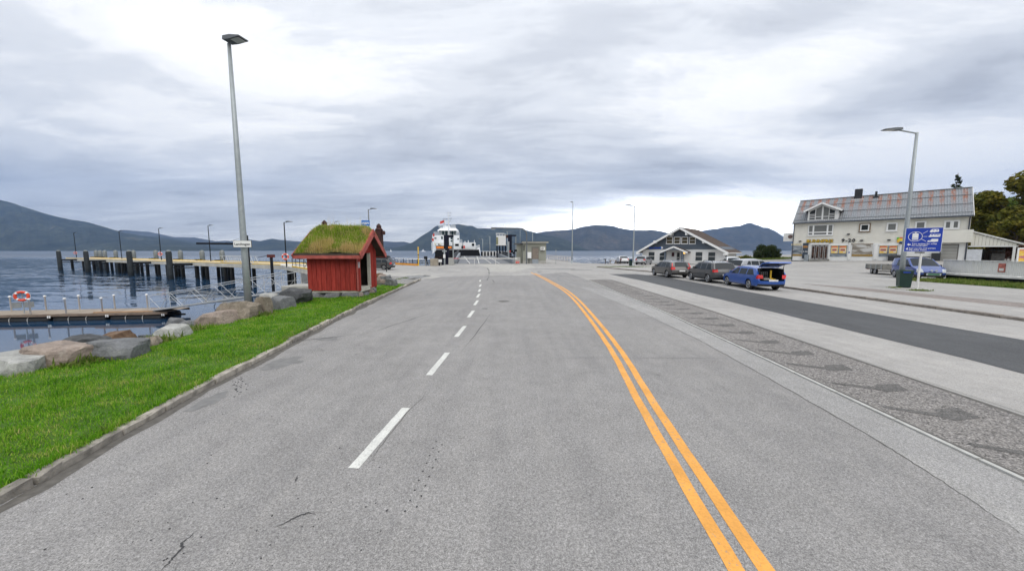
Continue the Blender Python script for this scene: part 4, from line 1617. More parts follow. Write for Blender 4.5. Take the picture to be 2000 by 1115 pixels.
tan_p, green_p = [], []
for i in range(26000):
    x, y = rr.uniform(-hw - .40, hw + gov - .02), rr.uniform(-hd - ov + .02, hd + ov - .02)
    low = abs(y) / (hd + ov)
    g = noise.noise(Vector((x * 1.1 + 4, y * 1.4, 6))) + (0.62 - low) * 1.1
    if g > -0.10:
        green_p.append((x, y, roof_pt(x, y) - .03, rr.uniform(.35, .9), 1.3))
        if rr.random() < .22:
            tan_p.append((x, y, roof_pt(x, y) - .03, rr.uniform(.4, .9), 1.0))
    else:
        tan_p.append((x, y, roof_pt(x, y) - .03, rr.uniform(.4, 1.0) + .8 * max(0, noise.noise(Vector((x * 2.2, y * 2.2, 9)))), 1.0))
for i in range(70):
    x, y = rr.uniform(-hw, hw), rr.gauss(0, .25)
    tan_p.append((x, y, roof_pt(x, y) - .03, rr.uniform(1.6, 2.6), .7))
blades('roof_grass', tan_p, SOD, .18, .42, .010, .75, 15, parent=sh)
blades('roof_herbs', green_p, SODGREEN, .10, .26, .020, 1.0, 16, parent=sh)


# ---- lamp posts
def lamp_post(label, x, y, z, h, r0, r1, head, mat=GALV, arm=0.0, rz=0.0, group='street lamps', base=True, tilt=0.0, name='street_lamp'):
    t_ = thing(name, label, 'street lamp', (x, y, z), rz, group)
    MB().lathe([(r0, 0), (r0 * .86, h * .25), ((r0 * .45 + r1 * .55), h * .58), (r1, h)], 14).build('pole', mat, t_, True)
    if base:
        MB().lathe([(r0 * 1.5, 0), (r0 * 1.5, .05), (r0 * 1.05, .07), (r0 * 1.02, .5)], 14).build('base_sleeve', mat, t_, True)
        MB().box((-r0 * .5, -r0 * 1.04, .6), (r0 * .5, -r0 * .9, 1.05)).build('service_hatch', mat, t_)
    hx = 0
    if arm:
        MB().tube((0, 0, h - .06), (arm, 0, h + tilt), r1 * .62, 8).build('arm', mat, t_)
        hx = arm
    hl, hwid, hth = head
    sgn = 1 if arm >= 0 else -1
    hh = MB()
    zz = h + tilt + .02
    hh.prism([(hx - sgn * .08, zz - .02), (hx - sgn * .06, zz + hth), (hx + sgn * hl * .35, zz + hth * 1.1), (hx + sgn * hl, zz + hth * .45), (hx + sgn * hl * 1.0, zz + hth * .1), (hx + sgn * hl * .3, zz - .03)], -hwid / 2, hwid / 2, 'y')
    ho = hh.build('luminaire', GALVD if mat is GALV else mat, t_)
    MB().box((min(hx + sgn * hl * .3, hx + sgn * hl * .9), -hwid * .36, zz - .028), (max(hx + sgn * hl * .3, hx + sgn * hl * .9), hwid * .36, zz - .012 + hth * .05)).build('lens', plain('lamp_lens', (.6, .6, .58), .3, 0, .05), ho)
    return t_


pl = P(487, 619, 0.02)
lamp_post('tall grey lamp post carrying the street name plate on the grass verge', pl.x, pl.y, pl.z, 9.62, .122, .055, (.62, .36, .10), rz=R(-12), tilt=.06, base=False)
# street name plate on that post
sg = thing('street_name_sign', 'white street name plate reading Landvegen on the tall lamp post', 'sign', (pl.x, pl.y - .19, PD(482, 476.5, pl.y - .19).z), R(6))
MB().box((-.30, -.012, -.115), (.30, .012, .115)).build('plate', WHITEM, sg)
MB().box((-.31, -.006, -.125), (.31, .014, -.1151)).box((-.31, -.006, .1151), (.31, .014, .125)).box((-.31, -.006, -.125), (-.3001, .014, .125)).box((.3001, -.006, -.125), (.31, .014, .125)).build('border', BLACKT, sg)
link('lettering', text_mesh('Landvegen', .125, .002, BLACKT, extra=.002), sg, (0, -.0145, -.01), (math.pi / 2, 0, 0))
MB().torus((0, .19, 0), .135, .012, 'z', 16, 6).build('clamp', GALVD, sg)
sg.location.x += .09

# ---- bus stop sign behind the shelter
bs = PD(719, 545, 20.9)
t = thing('bus_stop_sign', 'blue bus stop sign on a grey pole behind the red shelter', 'sign', (bs.x, 20.9, 0), R(4))
zt = PD(720, 430.5, 20.9).z
MB().tube((0, 0, 0), (0, 0, zt), .034, 8).build('pole', GALV, t)
zs = PD(720, 435.8, 20.9).z
MB().box((-.235, -.05, zs - .155), (.235, -.035, zs + .155)).build('plate', BLUEL, t)
MB().box((-.20, -.056, zs - .055), (.20, -.052, zs + .05)).build('pictogram', WHITEM, t)
for xx in (-.15, -.05, .05, .15):
    MB().box((xx - .035, -.06, zs - .005), (xx + .035, -.0565, zs + .03)).build('pictogram_window', BLUEL, t)
for xx in (-.12, .12):
    MB().lathe([(.032, -.060), (.032, -.0562)], 12, (xx, 0, zs - .055), 'y').build('pictogram_wheel', BLUEL, t)

# ---- concrete landing and gangway down to the floating dock
la = thing('concrete_landing', 'low concrete landing block at the top of the white gangway', 'landing', (-12.3, 20.9, 0))
bevel_mesh(MB().box((-.95, -.75, -1.4), (1.1, .75, .46)).build('block', CONC, la).data, .03)
MB().box((-.7, -.5, .46), (.9, .5, .475)).build('cap', CONC, la)

gA, gB = Vector((-13.0, 20.8, 0.16)), Vector((-26.6, 26.4, WATER + .55))
gw = thing('gangway', 'white truss gangway sloping down to the floating dock', 'gangway', gA)
dv = gB - gA
L = dv.length
along = dv.normalized()
side = Vector((-along.y, along.x, 0)).normalized()
GANGW = plain('white_aluminium', (.50, .51, .51), .5, .2, .06, 4)


def gp_(s, w, h):
    return along * s + side * w + Vector((0, 0, h))


NB = 10
for w in (-.6, .6):
    m = MB()
    m.beam(gp_(0, w, 0), gp_(L, w, 0), .06, .10)
    m.build('bottom_chord', GANGW, gw)
    MB().tube(gp_(0, w, 1.08), gp_(L, w, 1.08), .022, 6).build('top_rail', GANGW, gw)
    MB().tube(gp_(0, w, .60), gp_(L, w, .60), .011, 6).build('mid_rail', GANGW, gw)
    for i in range(NB):
        s0, s1 = L * i / NB, L * (i + 1) / NB
        if i % 2 == 0:
            MB().tube(gp_(s0, w, 1.06), gp_(s1, w, .05), .013, 6).build('brace', GANGW, gw)
        else:
            MB().tube(gp_(s0, w, .05), gp_(s1, w, 1.06), .013, 6).build('brace', GANGW, gw)
    for s in (0.02, .6, 1.6, L - .05):
        MB().tube(gp_(s, w, 0), gp_(s, w, 1.08), .014, 6).build('post', GANGW, gw)
MB().beam(gp_(.05, 0, .0), gp_(L - .05, 0, .0), 1.1, .06).build('walkway', plain('gangway_grating', (.40, .40, .39), .7, .2, .15, 6), gw)

# ---- floating dock
DZ = WATER + 0.52
dkA, dkB = Vector((-25.3, 25.6)), Vector((-50, 22.4))
ang = math.atan2(dkB.y - dkA.y, dkB.x - dkA.x)
dk = thing('floating_dock', 'wooden floating dock on black pontoons with white posts', 'dock', (dkA.x, dkA.y, WATER), ang + math.pi)
DL = (dkB - dkA).length
DW = 2.1
# local: x runs to the right (towards the shore end), so the dock covers x from -DL to 0; y away from the camera
PLK = MB().box((-.5, 0, 0), (.5, 1, 1)).mesh('plank', WOODGREY)
npk = int(DL / .155)
for i in range(npk):
    o = link('plank', PLK, dk, (-(i + .5) * DL / npk, rr.uniform(-.012, .012), .49 + rr.uniform(-.004, .004)), None, (DL / npk - .012, DW, .035))
MB().box((-DL, -.04, .34), (0, .02, .50)).build('rim_board', plain('dock_rim', (.20, .15, .115), .85, 0, .3, 2), dk)
MB().box((-DL, DW - .02, .34), (0, DW + .04, .50)).build('rim_board', WOODDK, dk)
MB().box((-4.8, .05, .526), (-1.0, .22, .60)).build('bull_rail', plain('fresh_timber', (.36, .22, .12), .8, 0, .2, 3), dk)
for k in range(7):
    x0 = -k * 3.6 - .5
    for yy in (.32, DW - .32):
        m = MB()
        m.lathe([(.05, x0 - 3.3), (.26, x0 - 3.25), (.27, x0 - 3.0), (.27, x0 - .3), (.26, x0 - .05), (.05, x0)], 14, (0, yy, .08), 'x')
        po = m.build('pontoon', BLKPLASTIC, dk, True)
        if yy < 1:
            for q_ in (-1.2, -2.3):
                MB().torus((x0 + q_, yy, .08), .275, .02, 'x', 16, 6).build('strap', WHITEG, po)
    for yy in (-.02,):
        for dx_ in (-.06, .06):
            MB().box((x0 + .25 + dx_ - .035, yy - .06, .24), (x0 + .25 + dx_ + .035, yy - .02, .40)).build('cleat', WHITEM, dk)
MB().beam((-.2, .5, .25), (.75, .6, .22), .12, .12).build('mooring_beam', BLACKM, dk)


def dock_local(px, py, z):
    w_ = P(px, py, z)
    v = Matrix.Rotation(-(ang + math.pi), 3, 'Z') @ Vector((w_.x - dkA.x, w_.y - dkA.y, 0))
    return v


post = MB().lathe([(.045, 0), (.045, 1.0), (.075, 1.01), (.085, 1.06), (.06, 1.11), (.02, 1.12)], 10).mesh('dock_post', WHITEM, True)
for px, back in ((11, 1), (48, 0), (80, 1), (118, 0), (146.5, 1), (190.5, 0), (216, 1), (281, 1)):
    yy = DW - .15 if back else .15
    # find x on the dock line that shows at this pixel
    best = min(((-i * .02) for i in range(int(DL / .02))), key=lambda xx: abs((lambda wv: 1000 + wv.x / wv.y * F - px)(Matrix.Rotation(ang + math.pi, 3, 'Z') @ Vector((xx, yy, 0)) + Vector((dkA.x, dkA.y, 0)))))
    link('post', post, dk, (best, yy, .525))
# lifebuoy stand on the dock
wv = None
best = min(((-i * .02) for i in range(int(DL / .02))), key=lambda xx: abs((lambda wv: 1000 + wv.x / wv.y * F - 36)(Matrix.Rotation(ang + math.pi, 3, 'Z') @ Vector((xx, .5, 0)) + Vector((dkA.x, dkA.y, 0)))))
ls_w = Matrix.Rotation(ang + math.pi, 3, 'Z') @ Vector((best, .5, 0)) + Vector((dkA.x, dkA.y, 0))


def lifebuoy(parent, c, r, rz=0.0, axis='y'):
    o_ = MB().torus((0, 0, 0), r, r * .27, axis, 24, 8).build('ring', BUOY, parent, True, c)
    for a in (45, 135, 225, 315):
        m_ = MB()
        m_.torus((0, 0, 0), r, r * .285, axis, 4, 8, R(a - 9), R(a + 9))
        m_.build('white_band', WHITEM, o_, True)
    m_ = MB()
    m_.torus((0, 0, 0), r * 1.36, r * .03, axis, 24, 4)
    m_.build('grab_line', WHITEM, o_)
    return o_


t = thing('lifebuoy_stand', 'red lifebuoy on a stand with two grey boards on the floating dock', 'lifebuoy', (ls_w.x, ls_w.y, WATER + .526), R(38))
MB().tube((0, 0, 0), (0, 0, 1.6), .03, 8).build('pole', GALV, t)
lifebuoy(t, (0, -.08, 1.25), .29)
for s in (-1, 1):
    MB().box((s * .27 - .21, -.05, .42), (s * .27 + .21, -.03, .82)).build('board', plain('grey_board', (.24, .25, .25), .7, 0, .15, 3), t)

# ---- long ferry pier
pA, pB = Vector((-121, 96, 0)), Vector((-33, 50.2, 0))
PZ = 0.42
pr = thing('pier', 'long concrete ferry pier on dark piles with yellow deck edge', 'pier', (pB.x, pB.y, 0), math.atan2(pB.y - pA.y, pB.x - pA.x))
PL = (pB - pA).length
# local: x from -PL to 0 ; y away from the camera from 0 to 4.5
PW = 4.6
PCONC = plain('pier_concrete', (.50, .48, .42), .85, 0, .2, .6, .2, 10)
nseg = 11
for i in range(nseg):
    x0, x1 = -PL * (i + 1) / nseg + .03, -PL * i / nseg - .03
    MB().box((x0, 0, PZ - .62), (x1, PW, PZ)).build('deck_slab', PCONC, pr)
    MB().box((x0 + .1, .02, PZ), (x1 - .1, .22, PZ + .12)).build('edge_beam', YELM, pr)
    MB().box((x0 + .1, PW - .22, PZ), (x1 - .1, PW - .02, PZ + .16)).build('edge_beam', YELM, pr)


def pier_x(px, yy):
    """place along the pier, at offset yy, that shows at this pixel column"""
    rot = pr.rotation_euler.z
    c_, s_ = math.cos(rot), math.sin(rot)
    k_ = (px - 1000) / F
    # (bx + c x - s y) = k (by + s x + c y)
    return (k_ * (pB.y + c_ * yy) - pB.x + s_ * yy) / (c_ - k_ * s_)


pile = MB().lathe([(.27, 0), (.27, 1.9), (.27, 2.3)], 10).mesh('pile', WETPILE, True)
for px in (142, 164, 184, 197, 210, 233, 240, 268, 288, 310, 343, 357, 385, 404, 440, 453):
    x = pier_x(px, .8)
    link('pile', pile, pr, (x, .8, WATER - 1.0), None, (1, 1, (PZ - .62 - WATER + 1.0) / 2.3))
    link('pile', pile, pr, (x + .6, PW - .9, WATER - 1.0), None, (1, 1, (PZ - .62 - WATER + 1.0) / 2.3))
dol = MB().lathe([(.42, -1), (.42, 1.0), (.41, 4.55), (.32, 4.9), (.12, 5.0)], 14).mesh('dolphin', DARKPILE, True)
cap = MB().lathe([(.37, 4.80), (.28, 4.96), (.10, 5.03)], 12).mesh('dolphin_cap', plain('pale_cap', (.30, .32, .31), .7, 0, .2, 3), True)
for px in (118, 171, 255, 332):
    x = pier_x(px, -2.6)
    o = link('dolphin', dol, pr, (x, -2.6, WATER))
    link('cap', cap, o)
    MB().beam((x, -2.2, PZ - .35), (x + 1.3, 0.05, PZ - .35), .35, .4).build('fender_arm', BLACKM, pr)
    MB().beam((x + .2, -2.2, PZ - .9), (x + 1.9, 0.3, PZ - .9), .2, .2).build('fender_arm', BLACKM, pr)
FENDER = plain('grey_steel_fender', (.20, .215, .21), .6, .2, .2, 2)
fen = MB().lathe([(.42, -1), (.42, 4.5), (.34, 4.9), (.10, 5.05)], 12).mesh('fender_pile', FENDER, True)
for px in (191, 199, 208, 229, 264, 307, 355, 397, 436):
    x = pier_x(px, PW + .9)
    link('fender_pile', fen, pr, (x, PW + .9, WATER))
    MB().box((x - .5, PW - .2, PZ + .0), (x + .5, PW + .6, PZ + .3)).build('fender_bracket', BLACKM, pr)
rot = pr.rotation_euler.z


def pier_world(x, y):
    v = Matrix.Rotation(rot, 3, 'Z') @ Vector((x, y, 0))
    return Vector((v.x + pB.x, v.y + pB.y, 0))


for px, ytop, lab in ((152, 455, 'thin dark lamp post at the far end of the pier'), (240, 452, 'thin dark pier lamp post between the far end and the lifebuoy post'),
                      (317, 446.5, 'dark pier lamp post with a lifebuoy, in line with the dock tip'), (413, 441, 'dark pier lamp post between the tall grey fenders near the boom')):
    x = pier_x(px, PW - .5)
    w_ = pier_world(x, PW - .5)
    zt = PD(px, ytop, w_.y).z
    lamp_post(lab, w_.x, w_.y, PZ, zt - PZ, .085, .06, (.6, .25, .08), BLACKM, .35, 0.0, 'pier lamp posts', False, .05, 'pier_lamp')
    if px in (152, 317):
        t = thing('lifebuoy', 'orange lifebuoy hung on the ' + ('end lamp post of the pier' if px == 152 else 'pier lamp post in line with the dock tip'), 'lifebuoy', (w_.x, w_.y - .16, PZ + 1.3), R(25))
        lifebuoy(t, (0, 0, 0), .30)

# approach from the quay to the pier
aB, aC = Vector((-33, 50.2)), Vector((-19.6, 35.4))
ap = thing('pier_approach', 'concrete approach bridge with dark railing joining the pier to the quay', 'bridge', (aC.x, aC.y, 0), math.atan2(aC.y - aB.y, aC.x - aB.x))
AL = (aC - aB).length
MB().box((-AL - 1.0, .0, PZ - .55), (0.6, 4.2, PZ - .004)).build('deck_slab', PCONC, ap)
for x in (-2.2, -7.0, -9.3, -14.6, -17.6):
    for yy in (.7, 3.6):
        link('pile', pile, ap, (x, yy, WATER - 1.0), None, (1, 1, (PZ - .55 - WATER + 1.0) / 2.3))
for yy in (.12, 4.08):
    n = 12
    xs = [-12.0 + i * 12.3 / n for i in range(n + 1)]
    if yy > 1:
        xs = [-18 + i * 18.3 / n for i in range(n + 1)]
    for z in (.35, .7, 1.08):
        MB().tube((xs[0], yy, PZ + z), (xs[-1], yy, PZ + z), .028, 6).build('rail', BLACKM, ap)
    for x in xs[::2]:
        MB().tube((x, yy, PZ - .1), (x, yy, PZ + 1.1), .035, 6).build('post', BLACKM, ap)
    MB().box((xs[0], yy - .08, PZ), (xs[-1], yy + .08, PZ + .14)).build('edge_beam', YELM, ap)
for a, b in ((-3.6, -5.6), (-5.6, -3.6)):
    MB().tube((a, .12, PZ + .1), (b, .12, PZ + 1.05), .02, 5).build('cross_brace', BLACKM, ap)

# white truss passenger walkway lying along the pier
t = thing('truss_walkway', 'white zigzag truss walkway parked along the pier deck', 'walkway', tuple(pier_world(pier_x(438, 2.0), 2.0)) [:2] + (PZ,), rot - .12)
TL = 13.0
for w in (-.45, .45):
    MB().beam((0, w, .12), (TL, w, .12), .08, .1).build('bottom_chord', GANGW, t)
    MB().tube((0, w, 1.15), (TL, w, 1.15), .035, 6).build('top_rail', GANGW, t)
    for i in range(14):
        z0, z1 = (.15, 1.12) if i % 2 == 0 else (1.12, .15)
        MB().tube((TL * i / 14, w, z0), (TL * (i + 1) / 14, w, z1), .026, 5).build('brace', GANGW, t)
MB().box((0, -.4, .07), (TL, .4, .12)).build('floor', GANGW, t)
for x in (.3, TL - .3):
    MB().box((x - .15, -.5, 0), (x + .15, .5, .07)).build('foot', BLACKM, t)

# lamp by the approach, with lifebuoy
w_ = PD(560, 520, 46.5)
lamp_post('dark pier lamp post with a lifebuoy beside the approach bridge', w_.x, w_.y, PZ - .15, PD(561, 432, 46.5).z - PZ, .085, .06, (.7, .28, .08), BLACKM, .4, 0, 'pier lamp posts', False, .05, 'pier_lamp')
t = thing('lifebuoy', 'orange lifebuoy on the lamp post beside the approach bridge', 'lifebuoy', (w_.x, w_.y - .17, PD(562, 501.5, 46.3).z), R(12))
lifebuoy(t, (0, 0, 0), .34)

# swinging boom on its own mast standing in the water
bx = PD(489, 560, 45.5)
t = thing('mooring_boom', 'black mast in the water with a long horizontal boom', 'boom', (bx.x, 45.5, WATER))
zt = PD(487, 460, 45.5).z - WATER
MB().tube((0, 0, -1), (0, 0, zt), .22, 10, .16).build('mast', BLACKM, t)
zb = PD(480, 476.5, 45.5).z - WATER
xl = PD(388, 475, 45.5).x - bx.x
MB().beam((.3, 0, zb), (xl, -.3, zb + .06), .16, .24).build('boom', BLACKM, t)
MB().tube((0, 0, zt - .1), (xl * .45, -.15, zb + .1), .015, 5).build('stay', BLACKM, t)
# small davit
bx = PD(531, 520, 42.5)
t = thing('davit', 'small dark red davit on a black post at the landing edge of the approach', 'davit', (bx.x, 42.5, WATER))
z1 = PD(530, 498, 42.5).z - WATER
MB().tube((0, 0, -1), (0, 0, z1 - .2), .16, 8).build('post', BLACKM, t)
MB().box((-.35, -.25, z1 - .3), (.3, .25, z1 + .05)).build('head', plain('davit_red', (.12, .025, .02), .7, 0, .3, 3), t)
MB().tube((-.2, 0, z1 - .05), (-1.5, -.2, z1 - .3), .03, 6).build('arm', BLACKM, t)

# ---- rusty old lift towers
for px, ytop, dd, lab in ((742, 437, 57.0, 'rusty brown lift tower with a side cylinder behind the parked car'), (637, 430.5, 55, 'rusty brown lift tower showing its cap above the sod roof')):
    w_ = PD(px, 500, dd)
    t = thing('lift_tower', lab, 'tower', (w_.x, dd, 0.0), R(-6), 'old lift towers')
    zt = PD(px, ytop, dd).z
    MB().cbox((0, 0, (zt - .9) / 2), (.95, .8, zt - .9)).build('column', RUST, t)
    MB().lathe([(.62, 0), (.5, .15), (.34, .35), (.42, .5), (.30, .72), (.10, .95)], 10, (0, 0, zt - .95)).build('cap', RUST, t)
    for s in (-1, 1):
        MB().lathe([(.2, 0), (.30, .12), (.30, .5), (.18, .62)], 10, (s * .72, 0, zt - 1.75)).build('pulley_housing', RUST, t)
    MB().tube((-.86, 0, .2), (-.86, 0, zt - 1.6), .17, 8).build('cylinder', GALVD, t)
    MB().cbox((0, 0, .35), (1.2, 1.1, .7)).build('base', plain('blue_base_paint', (.02, .05, .25), .6, 0, .2, 3), t)
    MB().cbox((0, 0, zt - 1.35), (1.9, .35, .25)).build('crosshead', RUST, t)
# lamp behind the shelter
w_ = PD(723, 500, 40)
lamp_post('grey lamp post rising behind the shelter and the bus sign', w_.x, w_.y, 0, PD(723, 409, 40).z, .085, .055, (.55, .24, .08), GALVD, .35, 0, 'quay lamp posts', True, .04)
w_ = PD(657, 500, 78)
lamp_post('far thin lamp post showing only its head above the sod roof', w_.x, w_.y, -0.6, PD(657, 433.5, 78).z + .6, .085, .055, (.6, .24, .08), GALVD, .35, 0, 'quay lamp posts', False, .04)
# ================================================================ CARS
PAINT = {
    'grey': car_paint('dark_grey_paint', (0.060, 0.062, 0.066)),
    'greybrown': car_paint('warm_grey_paint', (0.075, 0.071, 0.068)),
    'blue': car_paint('bright_blue_paint', (0.006, 0.075, 0.36), 0.2),
    'vanblue': car_paint('dark_blue_paint', (0.014, 0.05, 0.24), 0.1),
    'silver': car_paint('silver_paint', (0.36, 0.37, 0.39), 0.45),
    'white': car_paint('white_car_paint', (0.68, 0.69, 0.70), 0.0)}


def arch(cy, r, sill, n=9):
    """arc over a wheel, from its rear foot to its front foot, at wheel centre height r"""
    R_ = r * 1.13
    a = math.asin(max(-1, min(1, (sill - r) / R_)))
    return [(cy + R_ * math.cos(math.pi - a + (2 * a - math.pi) * i / n), r + R_ * math.sin(math.pi - a + (2 * a - math.pi) * i / n)) for i in range(n + 1)]


CARS = {
    # L, W, H, wheel radius, wheelbase, front overhang, outline above the sills (front to rear), belt front/rear, pillars
    'estate': dict(L=4.75, W=1.80, H=1.52, r=.33, wb=2.75, fo=.92, hood=[(-.02, .50), (-.05, .64), (-.20, .78), (-1.25, .98)], ws=(-2.02, 1.44), roof=[(-2.6, 1.51), (-3.4, 1.50)], rq=(-4.22, 1.42), rb=(-4.60, 1.00), tail=[(-4.70, .80), (-4.75, .60), (-4.73, .42), (-4.62, .28)], belt=(.94, 1.00), pil=[-2.52, -3.42], dend=-4.28, lights=(.78, 1.02), cladding=.30, wagonlamp=None),
    'volvo': dict(L=4.83, W=1.87, H=1.57, r=.35, wb=2.81, fo=.93, hood=[(-.02, .54), (-.05, .70), (-.20, .84), (-1.25, 1.02)], ws=(-2.05, 1.47), roof=[(-2.6, 1.55), (-3.6, 1.53)], rq=(-4.40, 1.45), rb=(-4.68, 1.02), tail=[(-4.76, .82), (-4.83, .62), (-4.81, .44), (-4.68, .32)], belt=(.97, 1.03), pil=[-2.58, -3.50], dend=-4.36, lights=(.80, 1.40), cladding=.36, wagonlamp=1),
    'suv': dict(L=4.43, W=1.82, H=1.67, r=.35, wb=2.60, fo=.88, hood=[(-.02, .54), (-.05, .74), (-.18, .90), (-1.20, 1.08)], ws=(-1.85, 1.58), roof=[(-2.4, 1.66), (-3.3, 1.645)], rq=(-4.05, 1.56), rb=(-4.30, 1.10), tail=[(-4.38, .90), (-4.43, .66), (-4.40, .46), (-4.26, .34)], belt=(1.02, 1.09), pil=[-2.42, -3.25], dend=-3.98, lights=(.88, 1.10), cladding=.42, wagonlamp=None),
    'suv2': dict(L=4.60, W=1.86, H=1.69, r=.36, wb=2.69, fo=.92, hood=[(-.02, .56), (-.05, .78), (-.18, .94), (-1.25, 1.10)], ws=(-1.95, 1.60), roof=[(-2.5, 1.68), (-3.3, 1.66)], rq=(-4.12, 1.57), rb=(-4.46, 1.12), tail=[(-4.54, .92), (-4.60, .68), (-4.57, .48), (-4.42, .36)], belt=(1.05, 1.14), pil=[-2.55, -3.40], dend=-3.95, lights=(.92, 1.08), cladding=.50, wagonlamp=None),
    'hatch': dict(L=4.15, W=1.74, H=1.49, r=.31, wb=2.58, fo=.83, hood=[(-.02, .46), (-.05, .62), (-.18, .76), (-1.05, .96)], ws=(-1.85, 1.42), roof=[(-2.4, 1.485), (-2.9, 1.475)], rq=(-3.55, 1.38), rb=(-3.98, .98), tail=[(-4.10, .84), (-4.15, .60), (-4.12, .42), (-4.0, .28)], belt=(.92, .99), pil=[-2.40, -3.15], dend=-3.55, lights=(.80, 1.02), cladding=.24, wagonlamp=None),
    'sedan': dict(L=4.60, W=1.78, H=1.43, r=.31, wb=2.70, fo=.86, hood=[(-.02, .46), (-.05, .62), (-.18, .76), (-1.20, .95)], ws=(-2.00, 1.37), roof=[(-2.5, 1.425), (-3.0, 1.41)], rq=(-3.35, 1.36), rb=(-4.05, 1.02), tail=[(-4.48, .97), (-4.57, .84), (-4.60, .60), (-4.57, .42), (-4.45, .26)], belt=(.90, .98), pil=[-2.45, -3.15], dend=-3.55, lights=(.76, .94), cladding=.24, wagonlamp=None),
    'van': dict(L=4.40, W=1.80, H=1.80, r=.32, wb=2.68, fo=.86, hood=[(-.02, .50), (-.06, .72), (-.22, .90), (-1.00, 1.12)], ws=(-1.85, 1.72), roof=[(-2.4, 1.795), (-3.4, 1.79)], rq=(-4.20, 1.74), rb=(-4.34, 1.10), tail=[(-4.38, .85), (-4.40, .62), (-4.38, .44), (-4.28, .30)], belt=(1.05, 1.10), pil=[-2.40, -3.30], dend=-4.05, lights=(.85, 1.25), cladding=.42, wagonlamp=None)}


def wheel_parts(parent, x, y, r, side, w=.215):
    tyre = MB().lathe([(r * .66, -w / 2), (r * .90, -w / 2), (r, -w * .36), (r, w * .36), (r * .90, w / 2), (r * .66, w / 2)], 22, (0, 0, 0), 'x').build('wheel', RUBBER, parent, True, (x, y, r))
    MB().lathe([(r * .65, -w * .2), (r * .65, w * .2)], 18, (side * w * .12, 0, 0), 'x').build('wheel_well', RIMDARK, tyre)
    m_ = MB()
    xo = side * (w * .5 + .006)
    m_.torus((xo, 0, 0), r * .64, r * .045, 'x', 22, 5)
    m_.lathe([(r * .14, min(xo, xo - side * .03)), (r * .14, max(xo, xo - side * .03))], 8, (0, 0, 0), 'x')
    for k in range(5):
        a = 2 * math.pi * k / 5 + .3
        for da in (-.12, .12):
            c, s = math.cos(a + da), math.sin(a + da)
            m_.beam((xo - side * .01, c * r * .1, s * r * .1), (xo - side * .012, math.cos(a + da * 1.5) * r * .64, math.sin(a + da * 1.5) * r * .64), r * .10, .022)
    m_.build('rim', RIM, tyre)
    return tyre


